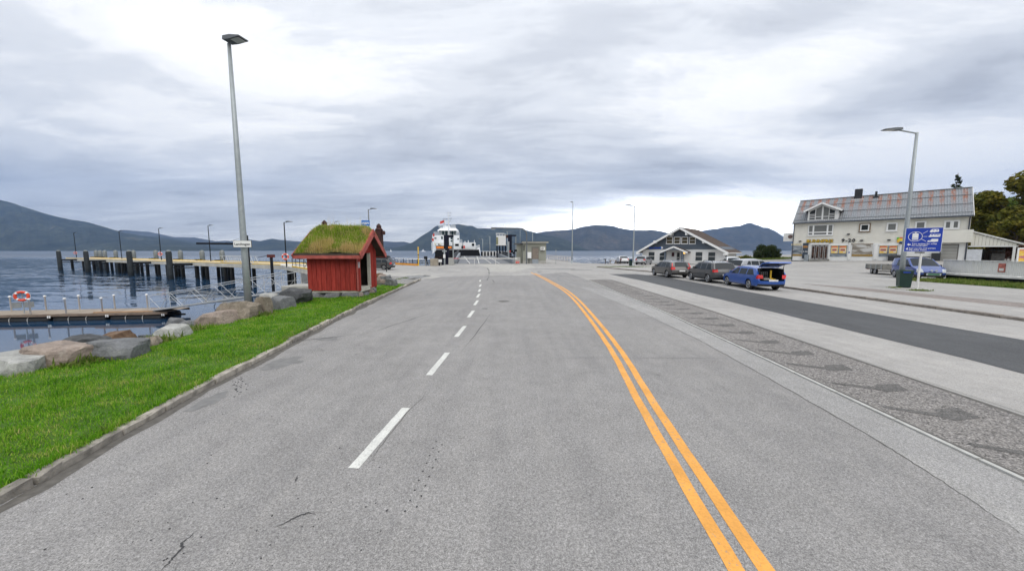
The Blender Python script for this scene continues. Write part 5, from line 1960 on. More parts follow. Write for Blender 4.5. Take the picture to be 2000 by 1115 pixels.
def make_car(kind, paint, label, loc, heading, cat='car', rails=False, open_gate=False, plate=PLATE, box=False, front_plate=False, cladding_mat=BLKPLASTIC, group='parked cars', name='parked_car', vancargo=False):
    """heading: direction of travel in the ground plane; loc: centre of the rear axle line's footprint (rear bumper centre)"""
    S = CARS[kind]
    L, W, H, r = S['L'], S['W'], S['H'], S['r']
    h = Vector(heading).normalized()
    rz = math.atan2(-h.x, h.y)
    t_ = thing(name, label, cat, loc, rz, group)
    sill = .24
    # outline: y forward, rear bumper at y = 0
    o2 = lambda p: (p[0] + L, p[1])
    front_ax = L - S['fo']
    rear_ax = front_ax - S['wb']
    up_ = [(L - .10, .26)] + [o2(p) for p in S['hood']] + [o2(S['ws'])] + [o2(p) for p in S['roof']] + [o2(S['rq']), o2(S['rb'])] + [o2(p) for p in S['tail']]
    low = arch(rear_ax, r, sill) + arch(front_ax, r, sill)
    outline = up_ + low
    b_ = bmesh.new()
    va = [b_.verts.new((-W / 2, y, z)) for y, z in outline]
    vb = [b_.verts.new((W / 2, y, z)) for y, z in outline]
    n = len(outline)
    b_.faces.new(va[::-1])
    b_.faces.new(vb)
    for i in range(n):
        b_.faces.new((va[i], va[(i + 1) % n], vb[(i + 1) % n], vb[i]))
    bmesh.ops.recalc_face_normals(b_, faces=b_.faces)

    def cut(co, no):
        bmesh.ops.bisect_plane(b_, geom=b_.verts[:] + b_.edges[:] + b_.faces[:], plane_co=co, plane_no=no, dist=1e-4)
    cowl, wst, rq, rb = o2(S['hood'][-1]), o2(S['ws']), o2(S['rq']), o2(S['rb'])
    zb0, zb1 = S['belt']

    def belt(y):
        return zb1 + (zb0 - zb1) * (y / L)
    # belt line (sloping) and window top line
    cut((0, 0, zb1), (0, -(zb0 - zb1) / L, 1))
    wtop = H - .13
    cut((0, 0, wtop), (0, 0, 1))
    for zc in (S['lights'][0], S['lights'][1], S['cladding'], .62):
        cut((0, 0, zc), (0, 0, 1))
    pil = [L + p for p in S['pil']]
    dend = L + S['dend']
    for p in pil:
        cut((0, p - .035, 0), (0, 1, -.02))
        cut((0, p + .035, 0), (0, 1, -.02))
    # A pillar and rear quarter lines parallel to the screens
    an = Vector((0, wst[1] - cowl[1], -(wst[0] - cowl[0]))).normalized()
    cut((0, cowl[0] - .16, cowl[1]), an)
    rn = Vector((0, rq[1] - rb[1], -(rq[0] - rb[0]))).normalized()
    qoff = (rb[0] - dend)
    cut((0, dend, zb1), rn)
    for y in (.22, .55, L * .5, L - .25, L - .55, L - .95):
        cut((0, y, 0), (0, 1, 0))
    for x in (-.90, -.68, -.35, 0, .35, .68, .90):
        cut((x * W / 2, 0, 0), (1, 0, 0))
    # sort faces by their place on the undeformed body
    buckets = {}

    def put(k, f):
        buckets.setdefault(k, []).append(f)
    dcowl = Vector((wst[0] - cowl[0], wst[1] - cowl[1]))
    for f in b_.faces:
        c = f.calc_center_median()
        nrm = f.normal
        side_face = abs(nrm.x) > .9
        k = 'body'
        bz = belt(c.y)
        if side_face:
            s_ = 'l' if c.x < 0 else 'r'
            if bz < c.z < wtop:
                in_a = (Vector((0, c.y - (cowl[0] - .16), c.z - cowl[1])).dot(an) < 0) if an.y > 0 else (Vector((0, c.y - (cowl[0] - .16), c.z - cowl[1])).dot(an) > 0)
                in_r = (Vector((0, c.y - dend, c.z - zb1)).dot(rn) > 0) if rn.y > 0 else (Vector((0, c.y - dend, c.z - zb1)).dot(rn) < 0)
                if in_a and in_r:
                    seg = None
                    if c.y > pil[0] + .035:
                        seg = 0
                    elif pil[1] + .035 < c.y < pil[0] - .035:
                        seg = 1
                    elif c.y < pil[1] - .035:
                        seg = 2
                    if seg is not None:
                        k = ('win', s_, seg)
            elif c.y < .24 and S['lights'][0] < c.z < S['lights'][1]:
                k = ('tail', s_)
            elif c.y > L - .27 and .62 < c.z < S['hood'][2][1] + .02:
                k = ('head', s_)
            if c.z < S['cladding'] and k == 'body':
                k = 'cladding'
            if S['cladding'] > .4 and k == 'body' and c.z < .62 and 0:
                k = 'cladding'
            if vancargo and isinstance(k, tuple) and k[0] == 'win' and k[2] == 2:
                k = 'body'
        else:
            on_ws = abs((c.y - cowl[0]) * dcowl.y - (c.z - cowl[1]) * dcowl.x) / dcowl.length < .02 and cowl[1] < c.z < wst[1]
            drb = Vector((rq[0] - rb[0], rq[1] - rb[1]))
            on_rw = abs((c.y - rb[0]) * drb.y - (c.z - rb[1]) * drb.x) / drb.length < .02 and rb[1] < c.z < rq[1]
            ax = abs(c.x) / (W / 2)
            if on_ws and ax < .9:
                k = 'windscreen'
            elif on_rw and ax < (.62 if S['wagonlamp'] else .90) and c.z > rb[1] and not (S['wagonlamp'] and ax > .68):
                k = 'rear_window'
            elif c.y < .4 and nrm.y < -.2 and S['lights'][0] < c.z < S['lights'][1] and ax > .66:
                if not (S['wagonlamp'] and ax < .90 and c.z > rb[1]):
                    k = ('tail', 'l' if c.x < 0 else 'r')
            elif c.y > L - .3 and nrm.y > .2 and .62 < c.z < S['hood'][2][1] + .02 and ax > .66:
                k = ('head', 'l' if c.x < 0 else 'r')
            elif c.y > L - .2 and nrm.y > .2 and S['cladding'] < c.z < .64 and ax < .66:
                k = 'grille'
            elif c.z < S['cladding'] or nrm.z < -.5:
                k = 'cladding'
            if open_gate and c.y < .75 and c.z > .66 and ax < .90 and nrm.y < -.15 and k in ('body', 'rear_window') or (open_gate and k == 'rear_window'):
                k = 'gone'
        put(k, f)
    b_.verts.index_update()
    # deform to a rounded body
    for v in b_.verts:
        x, y, z = v.co
        s_ = abs(x) / (W / 2)
        e = max(0, (abs(y - L / 2) / (L / 2) - .70) / .30)
        fx = 1 - .13 * e ** 2
        bz = belt(y)
        if z > bz:
            fx *= 1 - .20 * ((z - bz) / (H - bz)) ** 1.15
        else:
            fx *= 1 - .07 * ((bz - .12 - z) / bz) ** 2 if z < bz - .12 else 1.0
        sg_ = 1 if y > L / 2 else -1
        y -= sg_ * .17 * s_ ** 2.6 * min(1, e * 1.2) if z < bz else sg_ * .05 * s_ ** 2 * e
        if z > bz + .1:
            z -= .065 * s_ ** 3
        elif z > .7:
            z -= .035 * s_ ** 3
        v.co = (x * fx, y, z)
    names = {'body': ('body', paint), 'cladding': ('cladding', cladding_mat), 'windscreen': ('windscreen', GLASS), 'rear_window': ('rear_window', GLASS), 'grille': ('grille', BLKPLASTIC)}
    for k, fs in buckets.items():
        if k == 'gone':
            continue
        if isinstance(k, tuple):
            nm, mt = {'win': ('side_window', GLASS), 'tail': ('tail_light', TAIL), 'head': ('headlight', HEADL)}[k[0]]
        else:
            nm, mt = names[k]
        idx = {}
        vv, ff = [], []
        for f in fs:
            fi = []
            for v in f.verts:
                if v.index not in idx:
                    idx[v.index] = len(vv)
                    vv.append(tuple(v.co))
                fi.append(idx[v.index])
            ff.append(fi)
        m_ = MB()
        m_.v, m_.f = vv, ff
        me_ = m_.mesh(nm, mt, False, False)
        me_.shade_smooth()
        try:
            me_.set_sharp_from_angle(angle=R(38))
        except Exception:
            pass
        link(nm, me_, t_)
    b_.free()
    for sx in (-1, 1):
        for y in (rear_ax, front_ax):
            wheel_parts(t_, sx * (W / 2 - .14), y, r, sx)
        mr = MB().prism([(0, 0), (.02, .13), (.16, .15), (.2, .04), (.1, -.02)], 0, .09, 'y')
        o_ = mr.build('mirror', paint if not vancargo else BLKPLASTIC, t_)
        o_.location = (sx * (W / 2 - .02), cowl[0] - .42, zb0 + .02)
        o_.scale = (sx, 1, 1)
    MB().box((-.26, -.012, .60 if kind != 'hatch' else .52), (.26, .012, .71 if kind != 'hatch' else .63)).build('number_plate', plate, t_)
    if front_plate:
        MB().box((-.42, L - .005, .40), (.42, L + .018, .58)).build('plate_frame', HEADL, t_)
        MB().box((-.33, L + .019, .44), (.33, L + .03, .55)).build('number_plate', plate, t_)
    # door seams and handles
    for sx in (-1, 1):
        for yy in (pil[0] + .35, pil[1] + .35):
            MB().box((sx * (W / 2 + .004) - .02, yy - .1, belt(yy) - .13), (sx * (W / 2 + .004) + .02, yy + .1, belt(yy) - .10)).build('door_handle', paint, t_)
    if rails:
        for sx in (-1, 1):
            x = sx * W * .36
            m_ = MB()
            ys_ = [L - 2.35, L - 3.0, L - 3.7, dend + .25]
            m_.path([(x, ys_[0], H - .07), (x, ys_[0] - .12, H + .03), (x, ys_[-1] + .12, H + .02), (x, ys_[-1], H - .08)], .022, 6)
            m_.build('roof_rail', RIM if rails == 'silver' else BLKPLASTIC, t_)
    if box:
        m_ = MB()
        secs = [(-1.05, .5), (-.85, .86), (0, 1.0), (.7, .95), (1.0, .55)]
        vv = []
        for yy, k in secs:
            for (a, b2) in ((-.36, .0), (-.40, .12), (-.30, .30), (.30, .30), (.40, .12), (.36, .0)):
                vv.append((a * (.7 + .3 * k), L / 2 - .7 + yy, H + .06 + b2 * k))
        q_ = len(secs)
        ff = [(i * 6 + j, i * 6 + (j + 1) % 6, (i + 1) * 6 + (j + 1) % 6, (i + 1) * 6 + j) for i in range(q_ - 1) for j in range(6)]
        ff += [tuple(range(6)), tuple(range((q_ - 1) * 6, q_ * 6))]
        m_.add(vv, ff)
        m_.build('roof_box', BLKPLASTIC, t_)
        for yy in (-.6, .5):
            MB().box((-.6, L / 2 - .7 + yy - .03, H - .03), (.6, L / 2 - .7 + yy + .03, H + .065)).build('roof_bar', BLKPLASTIC, t_)
    if open_gate:
        INT = plain('dark_trim', (.016, .016, .018), .85, 0, .2, 5)
        m_ = MB()
        y0, y1, zf, zt, hwid = .16, 1.35, .68, H - .16, W / 2 - .20
        m_.add([(-hwid, y0, zf), (hwid, y0, zf), (hwid, y1, zf), (-hwid, y1, zf), (-hwid, y0 + .1, zt), (hwid, y0 + .1, zt), (hwid, y1, zt), (-hwid, y1, zt)],
               [(0, 1, 2, 3), (0, 3, 7, 4), (1, 5, 6, 2), (3, 2, 6, 7), (4, 7, 6, 5)])
        m_.build('cargo_bay', INT, t_)
        m_ = MB()
        for i in range(7):
            x = -hwid + .08 + i * .11
            m_.tube((x, .75, zf), (x, .75, zt - .22), .008, 5)
        for z in (zf + .15, zf + .35, zt - .22):
            m_.tube((-hwid + .08, .75, z), (-hwid + .75, .75, z), .008, 5)
        m_.build('dog_guard', RIM, t_)
        MB().cbox((.05, .42, zf + .30), (.075, .05, .56)).build('spirit_level', YELM, t_)
        MB().cbox((.05, .40, zf + .05), (.22, .16, .10)).cbox((.12, .30, zf + .03), (.3, .08, .06)).build('tool', YELM, t_)
        MB().box((-.45, .2, zf + .005), (-.05, .6, zf + .10)).build('bag', CONC, t_)
        # lifted tailgate, hinged at the rear of the roof: panel outlines in a plane tilted just above level
        hinge = Vector((0, rq[0] + .08, H - .05))
        d = Vector((0, -1.0, .42)).normalized()
        u = Vector((0, .42, 1.0)).normalized()
        gate = bpy.data.objects.new('tailgate', None)

        def gpnt(a, s_, o_=0.0):
            return hinge + d * s_ + u * o_ + Vector((a, 0, 0))
        gm = MB()
        lenw = 1.12
        outer = [(-.56, 0), (.56, 0), (.68, .45), (.74, .62), (.72, 1.0), (.60, lenw), (-.60, lenw), (-.72, 1.0), (-.74, .62), (-.68, .45)]
        bend = lambda s_: -.0 if s_ < .5 else -(s_ - .5) * .25
        win = [(-.50, .10), (.50, .10), (.58, .44), (-.58, .44)]
        quads = [((-.56, 0), (.56, 0), (.50, .10), (-.50, .10)), ((.56, 0), (.68, .45), (.58, .44), (.50, .10)), ((-.56, 0), (-.50, .10), (-.58, .44), (-.68, .45)),
                 ((-.68, .45), (-.58, .44), (.58, .44), (.68, .45)), ((-.68, .45), (.68, .45), (.74, .62), (-.74, .62)), ((-.74, .62), (.74, .62), (.72, 1.0), (-.72, 1.0)), ((-.72, 1.0), (.72, 1.0), (.60, lenw), (-.60, lenw))]
        for q_ in quads:
            top = [gpnt(a, s_, .03 + bend(s_) * .85) for a, s_ in q_]
            bot = [gpnt(a, s_, -.03 + bend(s_)) for a, s_ in q_]
            gm.add(top + bot, [(0, 1, 2, 3), (7, 6, 5, 4), (0, 4, 5, 1), (1, 5, 6, 2), (2, 6, 7, 3), (3, 7, 4, 0)])
        go = gm.build('tailgate', paint, t_)
        MB().add([gpnt(a, s_, .035) for a, s_ in win], [(0, 1, 2, 3)]).build('rear_window', GLASS, go)
        im = MB()
        im.add([gpnt(a, s_, -.036 + bend(s_)) for a, s_ in ((-.66, .47), (.66, .47), (.70, .95), (-.70, .95))], [(0, 1, 2, 3)])
        im.build('inner_trim', INT, go)
        for sx in (-1, 1):
            MB().tube((sx * (W / 2 - .25), .32, H - .52), gpnt(sx * .62, .50, -.04), .016, 6).build('gas_strut', BLKPLASTIC, t_)
    return t_


def rear_at(px, py, z=None):
    p_ = P(px, py, .0)
    for _ in range(4):
        p_ = P(px, py, gl(p_.x, p_.y) if z is None else z)
    return p_


# gap row along the kerb
make_car('volvo', PAINT['greybrown'], 'dark grey estate car with tall red tail lamps in the kerbside row', (15.25, 31.6, .004), (-.03, 1), rails='silver')
make_car('suv', PAINT['grey'], 'dark grey off-roader parked between the grey estate and the blue estate', (16.05, 26.4, .004), (.0, 1), rails='black')
make_car('estate', PAINT['blue'], 'bright blue estate car with its tailgate lifted open', (15.98, 21.5, .004), (.10, 1), open_gate=True, rails='silver')
make_car('suv2', PAINT['silver'], 'silver crossover with black wheel arch trim parked across behind the blue estate', (18.95, 30.6, gl(20, 30)), (.97, .25))
p = (30.4, 48.4)
make_car('hatch', PAINT['white'], 'white car seen from behind beyond the silver crossover', (p[0], p[1], gl(*p)), (.35, .94))
p = rear_at(1718, 512.5)
make_car('sedan', PAINT['silver'], 'silver saloon parked with its nose to the shop front', (p.x - .3, p.y - .3, gl(p.x, p.y)), (.74, .67))
p = P(1250, 517.5, .1)
make_car('hatch', PAINT['silver'], 'silver hatchback parked near the bank entrance', (p.x, p.y + .2, .104), (.62, .78))
p = P(1220, 514.5, .05)
make_car('sedan', PAINT['white'], 'white saloon parked by the water next to the garden table', (p.x, p.y, .004), (.12, 1))
make_car('estate', PAINT['grey'], 'dark grey estate car with a black roof box near the shelter', (-15.25, 45.9, .004), (-1, .06), rails='black', box=True)
make_car('van', PAINT['vanblue'], 'dark blue delivery van hitched to a low trailer, facing the street', (35.45, 32.1, gl(35, 32)), (-.42, -.91), 'van', plate=PLATEG, front_plate=True, name='delivery_van', vancargo=True, group='vans')
# roof bars on the van are part of the van
van = [o for o in SC.objects if o.name.startswith('delivery_van')][0]
for yy in (1.0, 2.2):
    MB().box((-.72, yy - .03, 1.79), (.72, yy + .03, 1.86)).build('roof_bar', BLKPLASTIC, van)
for x in (-.12, .14):
    MB().lathe([(.075, 0), (.075, .05)], 10, (x, 4.40, .78), 'y').build('driving_lamp', HEADL, van)

# trailer
tr = thing('trailer', 'low open two-axle trailer with grey drop sides behind the blue van', 'trailer', (37.55, 35.6, gl(37, 35)), math.atan2(.42, -.91))
TRS = plain('grey_drop_side', (.22, .215, .195), .7, .2, .25, 2)
for a, b in (((-.85, -1.6, .55), (-.81, 1.6, .98)), ((.81, -1.6, .55), (.85, 1.6, .98)), ((-.80, -1.64, .55), (.80, -1.60, .98)), ((-.80, 1.60, .55), (.80, 1.64, .98))):
    MB().box(a, b).build('drop_side', TRS, tr)
MB().box((-.84, -1.6, .48), (.84, 1.6, .549)).build('bed', WOODDK, tr)
for x in (-.86, .86):
    for y in (-1.55, -.5, .55, 1.55):
        MB().box((x - .03, y - .04, .5), (x + .03, y + .04, 1.02)).build('stake', GALV, tr)
MB().beam((0, 1.6, .45), (0, 2.9, .45), .08, .08).build('drawbar', GALVD, tr)
for y in (-.36, .36):
    for s in (-1, 1):
        wheel_parts(tr, s * .78, y, .28, s, .17)
    MB().tube((-.75, y, .28), (.75, y, .28), .04, 6).build('axle', BLKPLASTIC, tr)
for s in (-1, 1):
    MB().box((s * .6 - .15, -1.66, .42), (s * .6 + .15, -1.645, .52)).build('tail_light', TAIL, tr)
# ================================================================ FERRY TERMINAL
FD = 112.0


def fx(px, d=FD):
    return (px - 1000) / F * d * 1.0


def fzz(py, d=FD):
    return PD(1000, py, d).z


FWHITE = plain('ferry_white', (.74, .76, .78), .45, 0, .06, .5)
FBLACK = plain('ferry_black', (.006, .0065, .008), .7, 0, .25, .6, 0, 30, .08)
fe = thing('ferry', 'white and black car ferry berthed bow-on at the ramp', 'ferry', (fx(892.5), FD, WATER), R(8.5))
cx = fx(892.5)


def fp(px, py, dd=0.0):
    """ferry-local point at depth dd behind the bow that shows at this pixel"""
    v = PD(px, py, FD + dd)
    return Vector((v.x - cx, dd, v.z - WATER))


hwf = (fx(939) - fx(846.4)) / 2
zt = fzz(486.5) - WATER
LEN = 78.0


def hull_section(y, w, z0, z1, flare):
    return [(-w * flare, y, z0), (-w, y, z1), (w, y, z1), (w * flare, y, z0)]


secs = [hull_section(0.0, hwf * .86, 2.35, zt, .62), hull_section(2.5, hwf * .97, 1.1, zt, .72), hull_section(7, hwf, -.6, zt, .84), hull_section(14, hwf, -1.5, zt, .95),
        hull_section(LEN - 14, hwf, -1.5, zt, .95), hull_section(LEN - 5, hwf * .97, -.5, zt, .8), hull_section(LEN, hwf * .85, 2.0, zt, .6)]
m = MB()
vv = [p for s in secs for p in s]
ff = [(i * 4 + j, i * 4 + (j + 1) % 4, (i + 1) * 4 + (j + 1) % 4, (i + 1) * 4 + j) for i in range(len(secs) - 1) for j in range(4)]
ff += [(0, 1, 2, 3), tuple((len(secs) - 1) * 4 + j for j in range(4))]
m.add(vv, ff)
m.build('hull', FBLACK, fe)
# white bulwarks flaring forward on both sides, and white wedges at the bow shoulders
for s in (-1, 1):
    top = fzz(469 if s < 0 else 477) - WATER
    lo = zt - 1.0
    m = MB()
    xw = s * hwf
    m.add([(xw * .80, -.15, zt - .1), (xw * 1.0, .0, lo - .6), (xw * 1.005, 6, lo), (xw * 1.005, LEN - 6, lo), (xw * 1.005, LEN - 6, top), (xw * 1.005, 5, top), (xw * .97, 0.6, top - 1.0), (xw * .86, -.2, zt + .35)],
          [(0, 1, 2, 5, 6, 7), (2, 3, 4, 5)])
    m.build('bulwark', FWHITE, fe)
MB().box((-hwf * .98, 3, zt - .05), (hwf * .98, LEN - 3, zt + .02)).build('car_deck', plain('deck_green_grey', (.10, .12, .11), .8, 0, .2, .5), fe)
# bow visor lowered towards the ramp
m = MB()
a = [fp(853, 487), fp(935, 487), fp(938, 503.5), fp(850, 503.5)]
m.add([(a[0].x, -.3, a[0].z), (a[1].x, -.3, a[1].z), (a[2].x, -1.5, a[2].z), (a[3].x, -1.5, a[3].z), (a[0].x, .3, a[0].z), (a[1].x, .3, a[1].z), (a[2].x, .2, a[2].z - .4), (a[3].x, .2, a[3].z - .4)],
      [(0, 1, 2, 3), (4, 7, 6, 5), (0, 4, 5, 1), (1, 5, 6, 2), (2, 6, 7, 3), (3, 7, 4, 0)])
vis = m.build('bow_visor', FBLACK, fe)
m = MB()
for i in range(22):
    x = a[3].x + (a[2].x - a[3].x) * (i + .5) / 22
    m.box((x - .12, -1.62, a[3].z - .05), (x + .12, -1.5, a[3].z + .35))
m.build('ramp_teeth', RUST, vis)
MB().box((a[0].x, -.34, a[0].z - .12), (a[1].x, -.305, a[0].z + .02)).build('trim_line', FWHITE, vis)


def fbox(name, x0, y0, x1, y1, d0, d1, mat, parent=fe):
    """block whose front face spans these pixels, from depth d0 back to d1"""
    p_, q_ = fp(x0, y1, d0), fp(x1, y0, d0)
    return MB().box((p_.x, d0, p_.z), (q_.x, d1, q_.z)).build(name, mat, parent)


dh = fbox('deckhouse', 853.5, 459.5, 905, 488, 9, 40, FWHITE)
fbox('deckhouse_lower', 850, 474, 909, 489.5, 7, 44, FWHITE)
FWIN = glass_dark('ferry_window', (.03, .055, .06), .1)
for (x0, y0, x1, y1) in ((881, 462, 884, 467.5), (888, 462, 893.5, 467.5), (881, 469.5, 884.5, 472.5), (888, 469.5, 893.5, 472.5), (857, 464.5, 861, 466.8), (901, 465.5, 904, 468.5), (870, 462, 873, 467.5)):
    p_, q_ = fp(x0, y1, 9), fp(x1, y0, 9)
    MB().box((p_.x, 8.90, p_.z), (q_.x, 9.02, q_.z)).build('window', FWIN, dh)
for (x0, y0, x1, y1) in ((895, 476.5, 902, 480.5), (855, 476, 858, 478.5), (863, 476, 868, 479)):
    p_, q_ = fp(x0, y1, 7), fp(x1, y0, 7)
    MB().box((p_.x, 6.92, p_.z), (q_.x, 7.02, q_.z)).build('opening', FBLACK, dh)
wh = fbox('wheelhouse', 869, 450, 900, 460, 12, 22, FWHITE)
p_, q_ = fp(867, 459, 11.5), fp(902, 450.6, 11.5)
w3 = (q_.x - p_.x)
for i in range(6):
    x0 = p_.x + w3 * i / 6 + .15
    x1 = p_.x + w3 * (i + 1) / 6 - .15
    MB().add([(x0, 11.9, p_.z), (x1, 11.9, p_.z), (x1 + .0, 11.2, q_.z), (x0 - .0, 11.2, q_.z), (x0, 12.05, p_.z), (x1, 12.05, p_.z), (x1, 12.05, q_.z), (x0, 12.05, q_.z)],
             [(0, 1, 2, 3), (4, 7, 6, 5), (0, 4, 5, 1), (1, 5, 6, 2), (2, 6, 7, 3), (3, 7, 4, 0)]).build('bridge_window', FWIN, wh)
a0, a1, b0, b1 = fp(863.5, 450.8, 10.5), fp(905, 450.8, 10.5), fp(870, 445, 10.5), fp(899, 445, 10.5)
m = MB()
m.add([(a0.x, 10.3, a0.z), (a1.x, 10.3, a1.z), (b1.x, 11.5, b1.z), (b0.x, 11.5, b0.z), (a0.x, 23, a0.z), (a1.x, 23, a1.z), (b1.x, 22, b1.z), (b0.x, 22, b0.z)],
      [(0, 1, 2, 3), (4, 7, 6, 5), (0, 4, 5, 1), (1, 5, 6, 2), (2, 6, 7, 3), (3, 7, 4, 0)])
m.build('bridge_roof', FWHITE, fe)
fbox('mast_house', 878, 441, 891, 446, 14, 19, FWHITE)
ms = fp(886.4, 416, 11)
zb = fp(886.4, 480, 11).z
mo = MB().tube((ms.x, 6.7, zb), (ms.x, 6.7, ms.z - 3.5), .24, 8, .16).tube((ms.x, 6.7, ms.z - 3.6), (ms.x, 6.7, ms.z), .09, 6).build('mast', FWHITE, fe)
for k, w in ((-.6, .7), (-1.5, .5), (-2.4, .8), (-3.3, .5)):
    MB().beam((ms.x - w, 6.7, ms.z + k), (ms.x + w, 6.7, ms.z + k), .07, .07).cbox((ms.x + w, 6.7, ms.z + k + .15), (.16, .16, .3)).build('yard', GALVD, mo)
m2 = fp(881, 428, 14)
mo = MB().tube((m2.x, 15, fp(881, 446, 14).z), (m2.x, 15, m2.z), .16, 6).build('radar_mast', FWHITE, fe)
MB().beam((m2.x - 1.1, 14.8, m2.z - .9), (m2.x + 1.1, 14.8, m2.z - .9), .18, .22).build('radar', FWHITE, mo)
MB().beam((m2.x - .8, 14.8, m2.z), (m2.x + .6, 14.8, m2.z), .1, .12).build('radar', GALVD, mo)
# flag
fl = fp(874, 434.5, 14)
mo = MB().tube((fl.x + 1.2, 14, fl.z - 2.0), (fl.x + .9, 14, fl.z + .8), .05, 5).build('flag_staff', GALVD, fe)
MB().add([(fl.x + 1, 14, fl.z - .1), (fl.x - .4, 14, fl.z - .6), (fl.x - .4, 14.05, fl.z + .25), (fl.x + 1, 14.02, fl.z + .7)], [(0, 1, 2, 3)]).build('flag', REDM, mo)
# rails round the upper decks
m = MB()


def fence(x0, x1, py, d, hgt=1.1, n=9):
    p_, q_ = fp(x0, py, d), fp(x1, py, d)
    for z in (.4, .75, hgt):
        m.tube((p_.x, d, p_.z + z), (q_.x, d, q_.z + z), .035, 4)
    for i in range(n + 1):
        x = p_.x + (q_.x - p_.x) * i / n
        m.tube((x, d, p_.z), (x, d, p_.z + hgt), .035, 4)


fence(856, 870, 460, 9.2)
fence(898, 905, 460, 9.2, n=5)
fence(868, 880, 446, 12)
fence(891, 900, 446, 12)
fence(851, 862, 474, 7.2)
fence(893, 909, 474.5, 7.2)
m.build('railing', FWHITE, fe)
# starboard casing seen over the bow, funnel and vents
ca = fbox('side_casing', 910, 473.5, 934, 487, 6, 60, FWHITE)
for x0, x1, y0 in ((913.5, 914.8, 471), (920, 921.2, 469.5), (932, 932.8, 469)):
    fbox('vent', x0, y0, x1, 475, 7, 8, FWHITE)
p_ = fp(929, 478, 6)
MB().lathe([(.45, 5.85), (.45, 6.02)], 12, (p_.x, 0, p_.z), 'y').build('porthole', FBLACK, ca)
m = MB()
for i in range(9):
    q_ = fp(912 + i * 1.9, 486, 5.9)
    m.box((q_.x - .09, 5.9, q_.z), (q_.x + .09, 5.98, q_.z + 1.1))
m.build('rib', FWHITE, ca)
for px, py in ((856, 477), (866, 477.5)):
    q_ = fp(px, py, 6.5)
    MB().lathe([(.25, 6.4), (.3, 6.6)], 10, (q_.x, 0, q_.z), 'y').build('deck_lamp', plain('deck_lamp', (.8, .75, .55), .4, 0, .1), fe)
for px, py, mm in ((852.5, 459.5, REDM), (851, 468.5, REDM), (910.8, 482.5, REDM), (907, 483, FBLACK)):
    q_ = fp(px, py, 5)
    MB().cbox((q_.x, 5, q_.z), (.5, .5, .9)).build('locker', mm, fe)

# ---- distant ferries
for px, w, lab in ((827.5, 8.6, 'small white ferry far out on the fjord'), (764.5, 4.0, 'tiny white boat far out on the fjord')):
    d = 1300
    t = thing('boat', lab, 'boat', (fx(px, d), d, WATER), R(12))
    s = w / F * d / 2
    MB().add([(-s, -2, 0), (s, -2, 0), (s * 1.1, -2, 2.4), (-s * 1.1, -2, 2.4), (-s, 3, 0), (s, 3, 0), (s * 1.1, 3, 2.4), (-s * 1.1, 3, 2.4)],
             [(0, 1, 2, 3), (4, 7, 6, 5), (0, 4, 5, 1), (1, 5, 6, 2), (2, 6, 7, 3), (3, 7, 4, 0)]).build('hull', FWHITE, t)
    MB().box((-s * .55, -1.5, 2.4), (s * .45, 2.5, 5.2)).box((-s * .25, -1, 5.2), (s * .15, 2, 7.6)).build('deckhouse', FWHITE, t)
    MB().tube((-s * .05, 0, 7.5), (-s * .05, 0, 10.5), .3, 5).build('mast', FWHITE, t)

# ---- linkspan
ls = thing('linkspan', 'steel ramp with painted lines leading down to the ferry', 'ramp', (0, 66, 0))
DECKST = plain('grey_steel_deck', (.15, .155, .165), .6, .2, .18, .5)
xa0, xa1 = fx(893, 66), fx(1000, 66)
xb0, xb1 = fx(893, 108) + 1.2, fx(968, 108)
zb_ = .75
m = MB()
nj = 6
for i in range(nj):
    for j in range(3):
        pass
LA = 42.0


def lk(u, v):
    """u across 0..1, v along 0..1"""
    x = (xa0 + (xb0 - xa0) * v) * (1 - u) + (xa1 + (xb1 - xa1) * v) * u
    return (x, LA * v, .03 + zb_ * v)


for i in range(5):
    for j in range(4):
        u0, u1, v0, v1 = i / 5 + .004, (i + 1) / 5 - .004, j / 4 + .004, (j + 1) / 4 - .004
        a, b, c, d = lk(u0, v0), lk(u1, v0), lk(u1, v1), lk(u0, v1)
        dn = lambda p_: (p_[0], p_[1], p_[2] - .06)
        MB().add([a, b, c, d, dn(a), dn(b), dn(c), dn(d)], [(0, 1, 2, 3), (4, 7, 6, 5), (0, 4, 5, 1), (1, 5, 6, 2), (2, 6, 7, 3), (3, 7, 4, 0)]).build('deck_plate', DECKST, ls)
LINEW = plain('pale_line_paint', (.55, .55, .52), .7, 0, .15, 2)
for u0, u1 in ((.23, .09), (.40, .46), (.62, .58), (.78, .76)):
    a, b = lk(u0, .01), lk(u1, .97)
    MB().add([(a[0] - .07, a[1], a[2] + .008), (a[0] + .07, a[1], a[2] + .008), (b[0] + .09, b[1], b[2] + .008), (b[0] - .09, b[1], b[2] + .008)], [(0, 1, 2, 3)]).build('painted_line', LINEW, ls)
GIRD = plain('blue_grey_girder', (.22, .24, .26), .6, .1, .15, 1)
for u, s in ((0, -1), (1, 1)):
    a, b = Vector(lk(u, 0)), Vector(lk(u, 1))
    MB().beam(a + Vector((s * .35, .2, .25)), b + Vector((s * .35, -.2, .55)), .45, 1.0).build('side_girder', GIRD, ls)
    m = MB()
    for i in range(13):
        p_ = a.lerp(b, i / 12)
        m.tube(p_ + Vector((s * .7, .3, .6)), p_ + Vector((s * .7, .3, 1.75)), .035, 5)
    for z in (1.2, 1.75):
        m.tube(a + Vector((s * .7, .3, z)), b + Vector((s * .7, -.2, z)), .035, 5)
    m.build('handrail', GALVD, ls)
MB().box((xa0 - .5, -.35, -.5), (xa1 + .5, -.02, .02)).build('threshold', CONCD, ls)
MB().add([lk(0, 1), lk(1, 1), (lk(1, 1)[0], LA + 1.5, zb_ - .3), (lk(0, 1)[0], LA + 1.5, zb_ - .3)], [(0, 1, 2, 3)]).build('lip', RUST, ls)
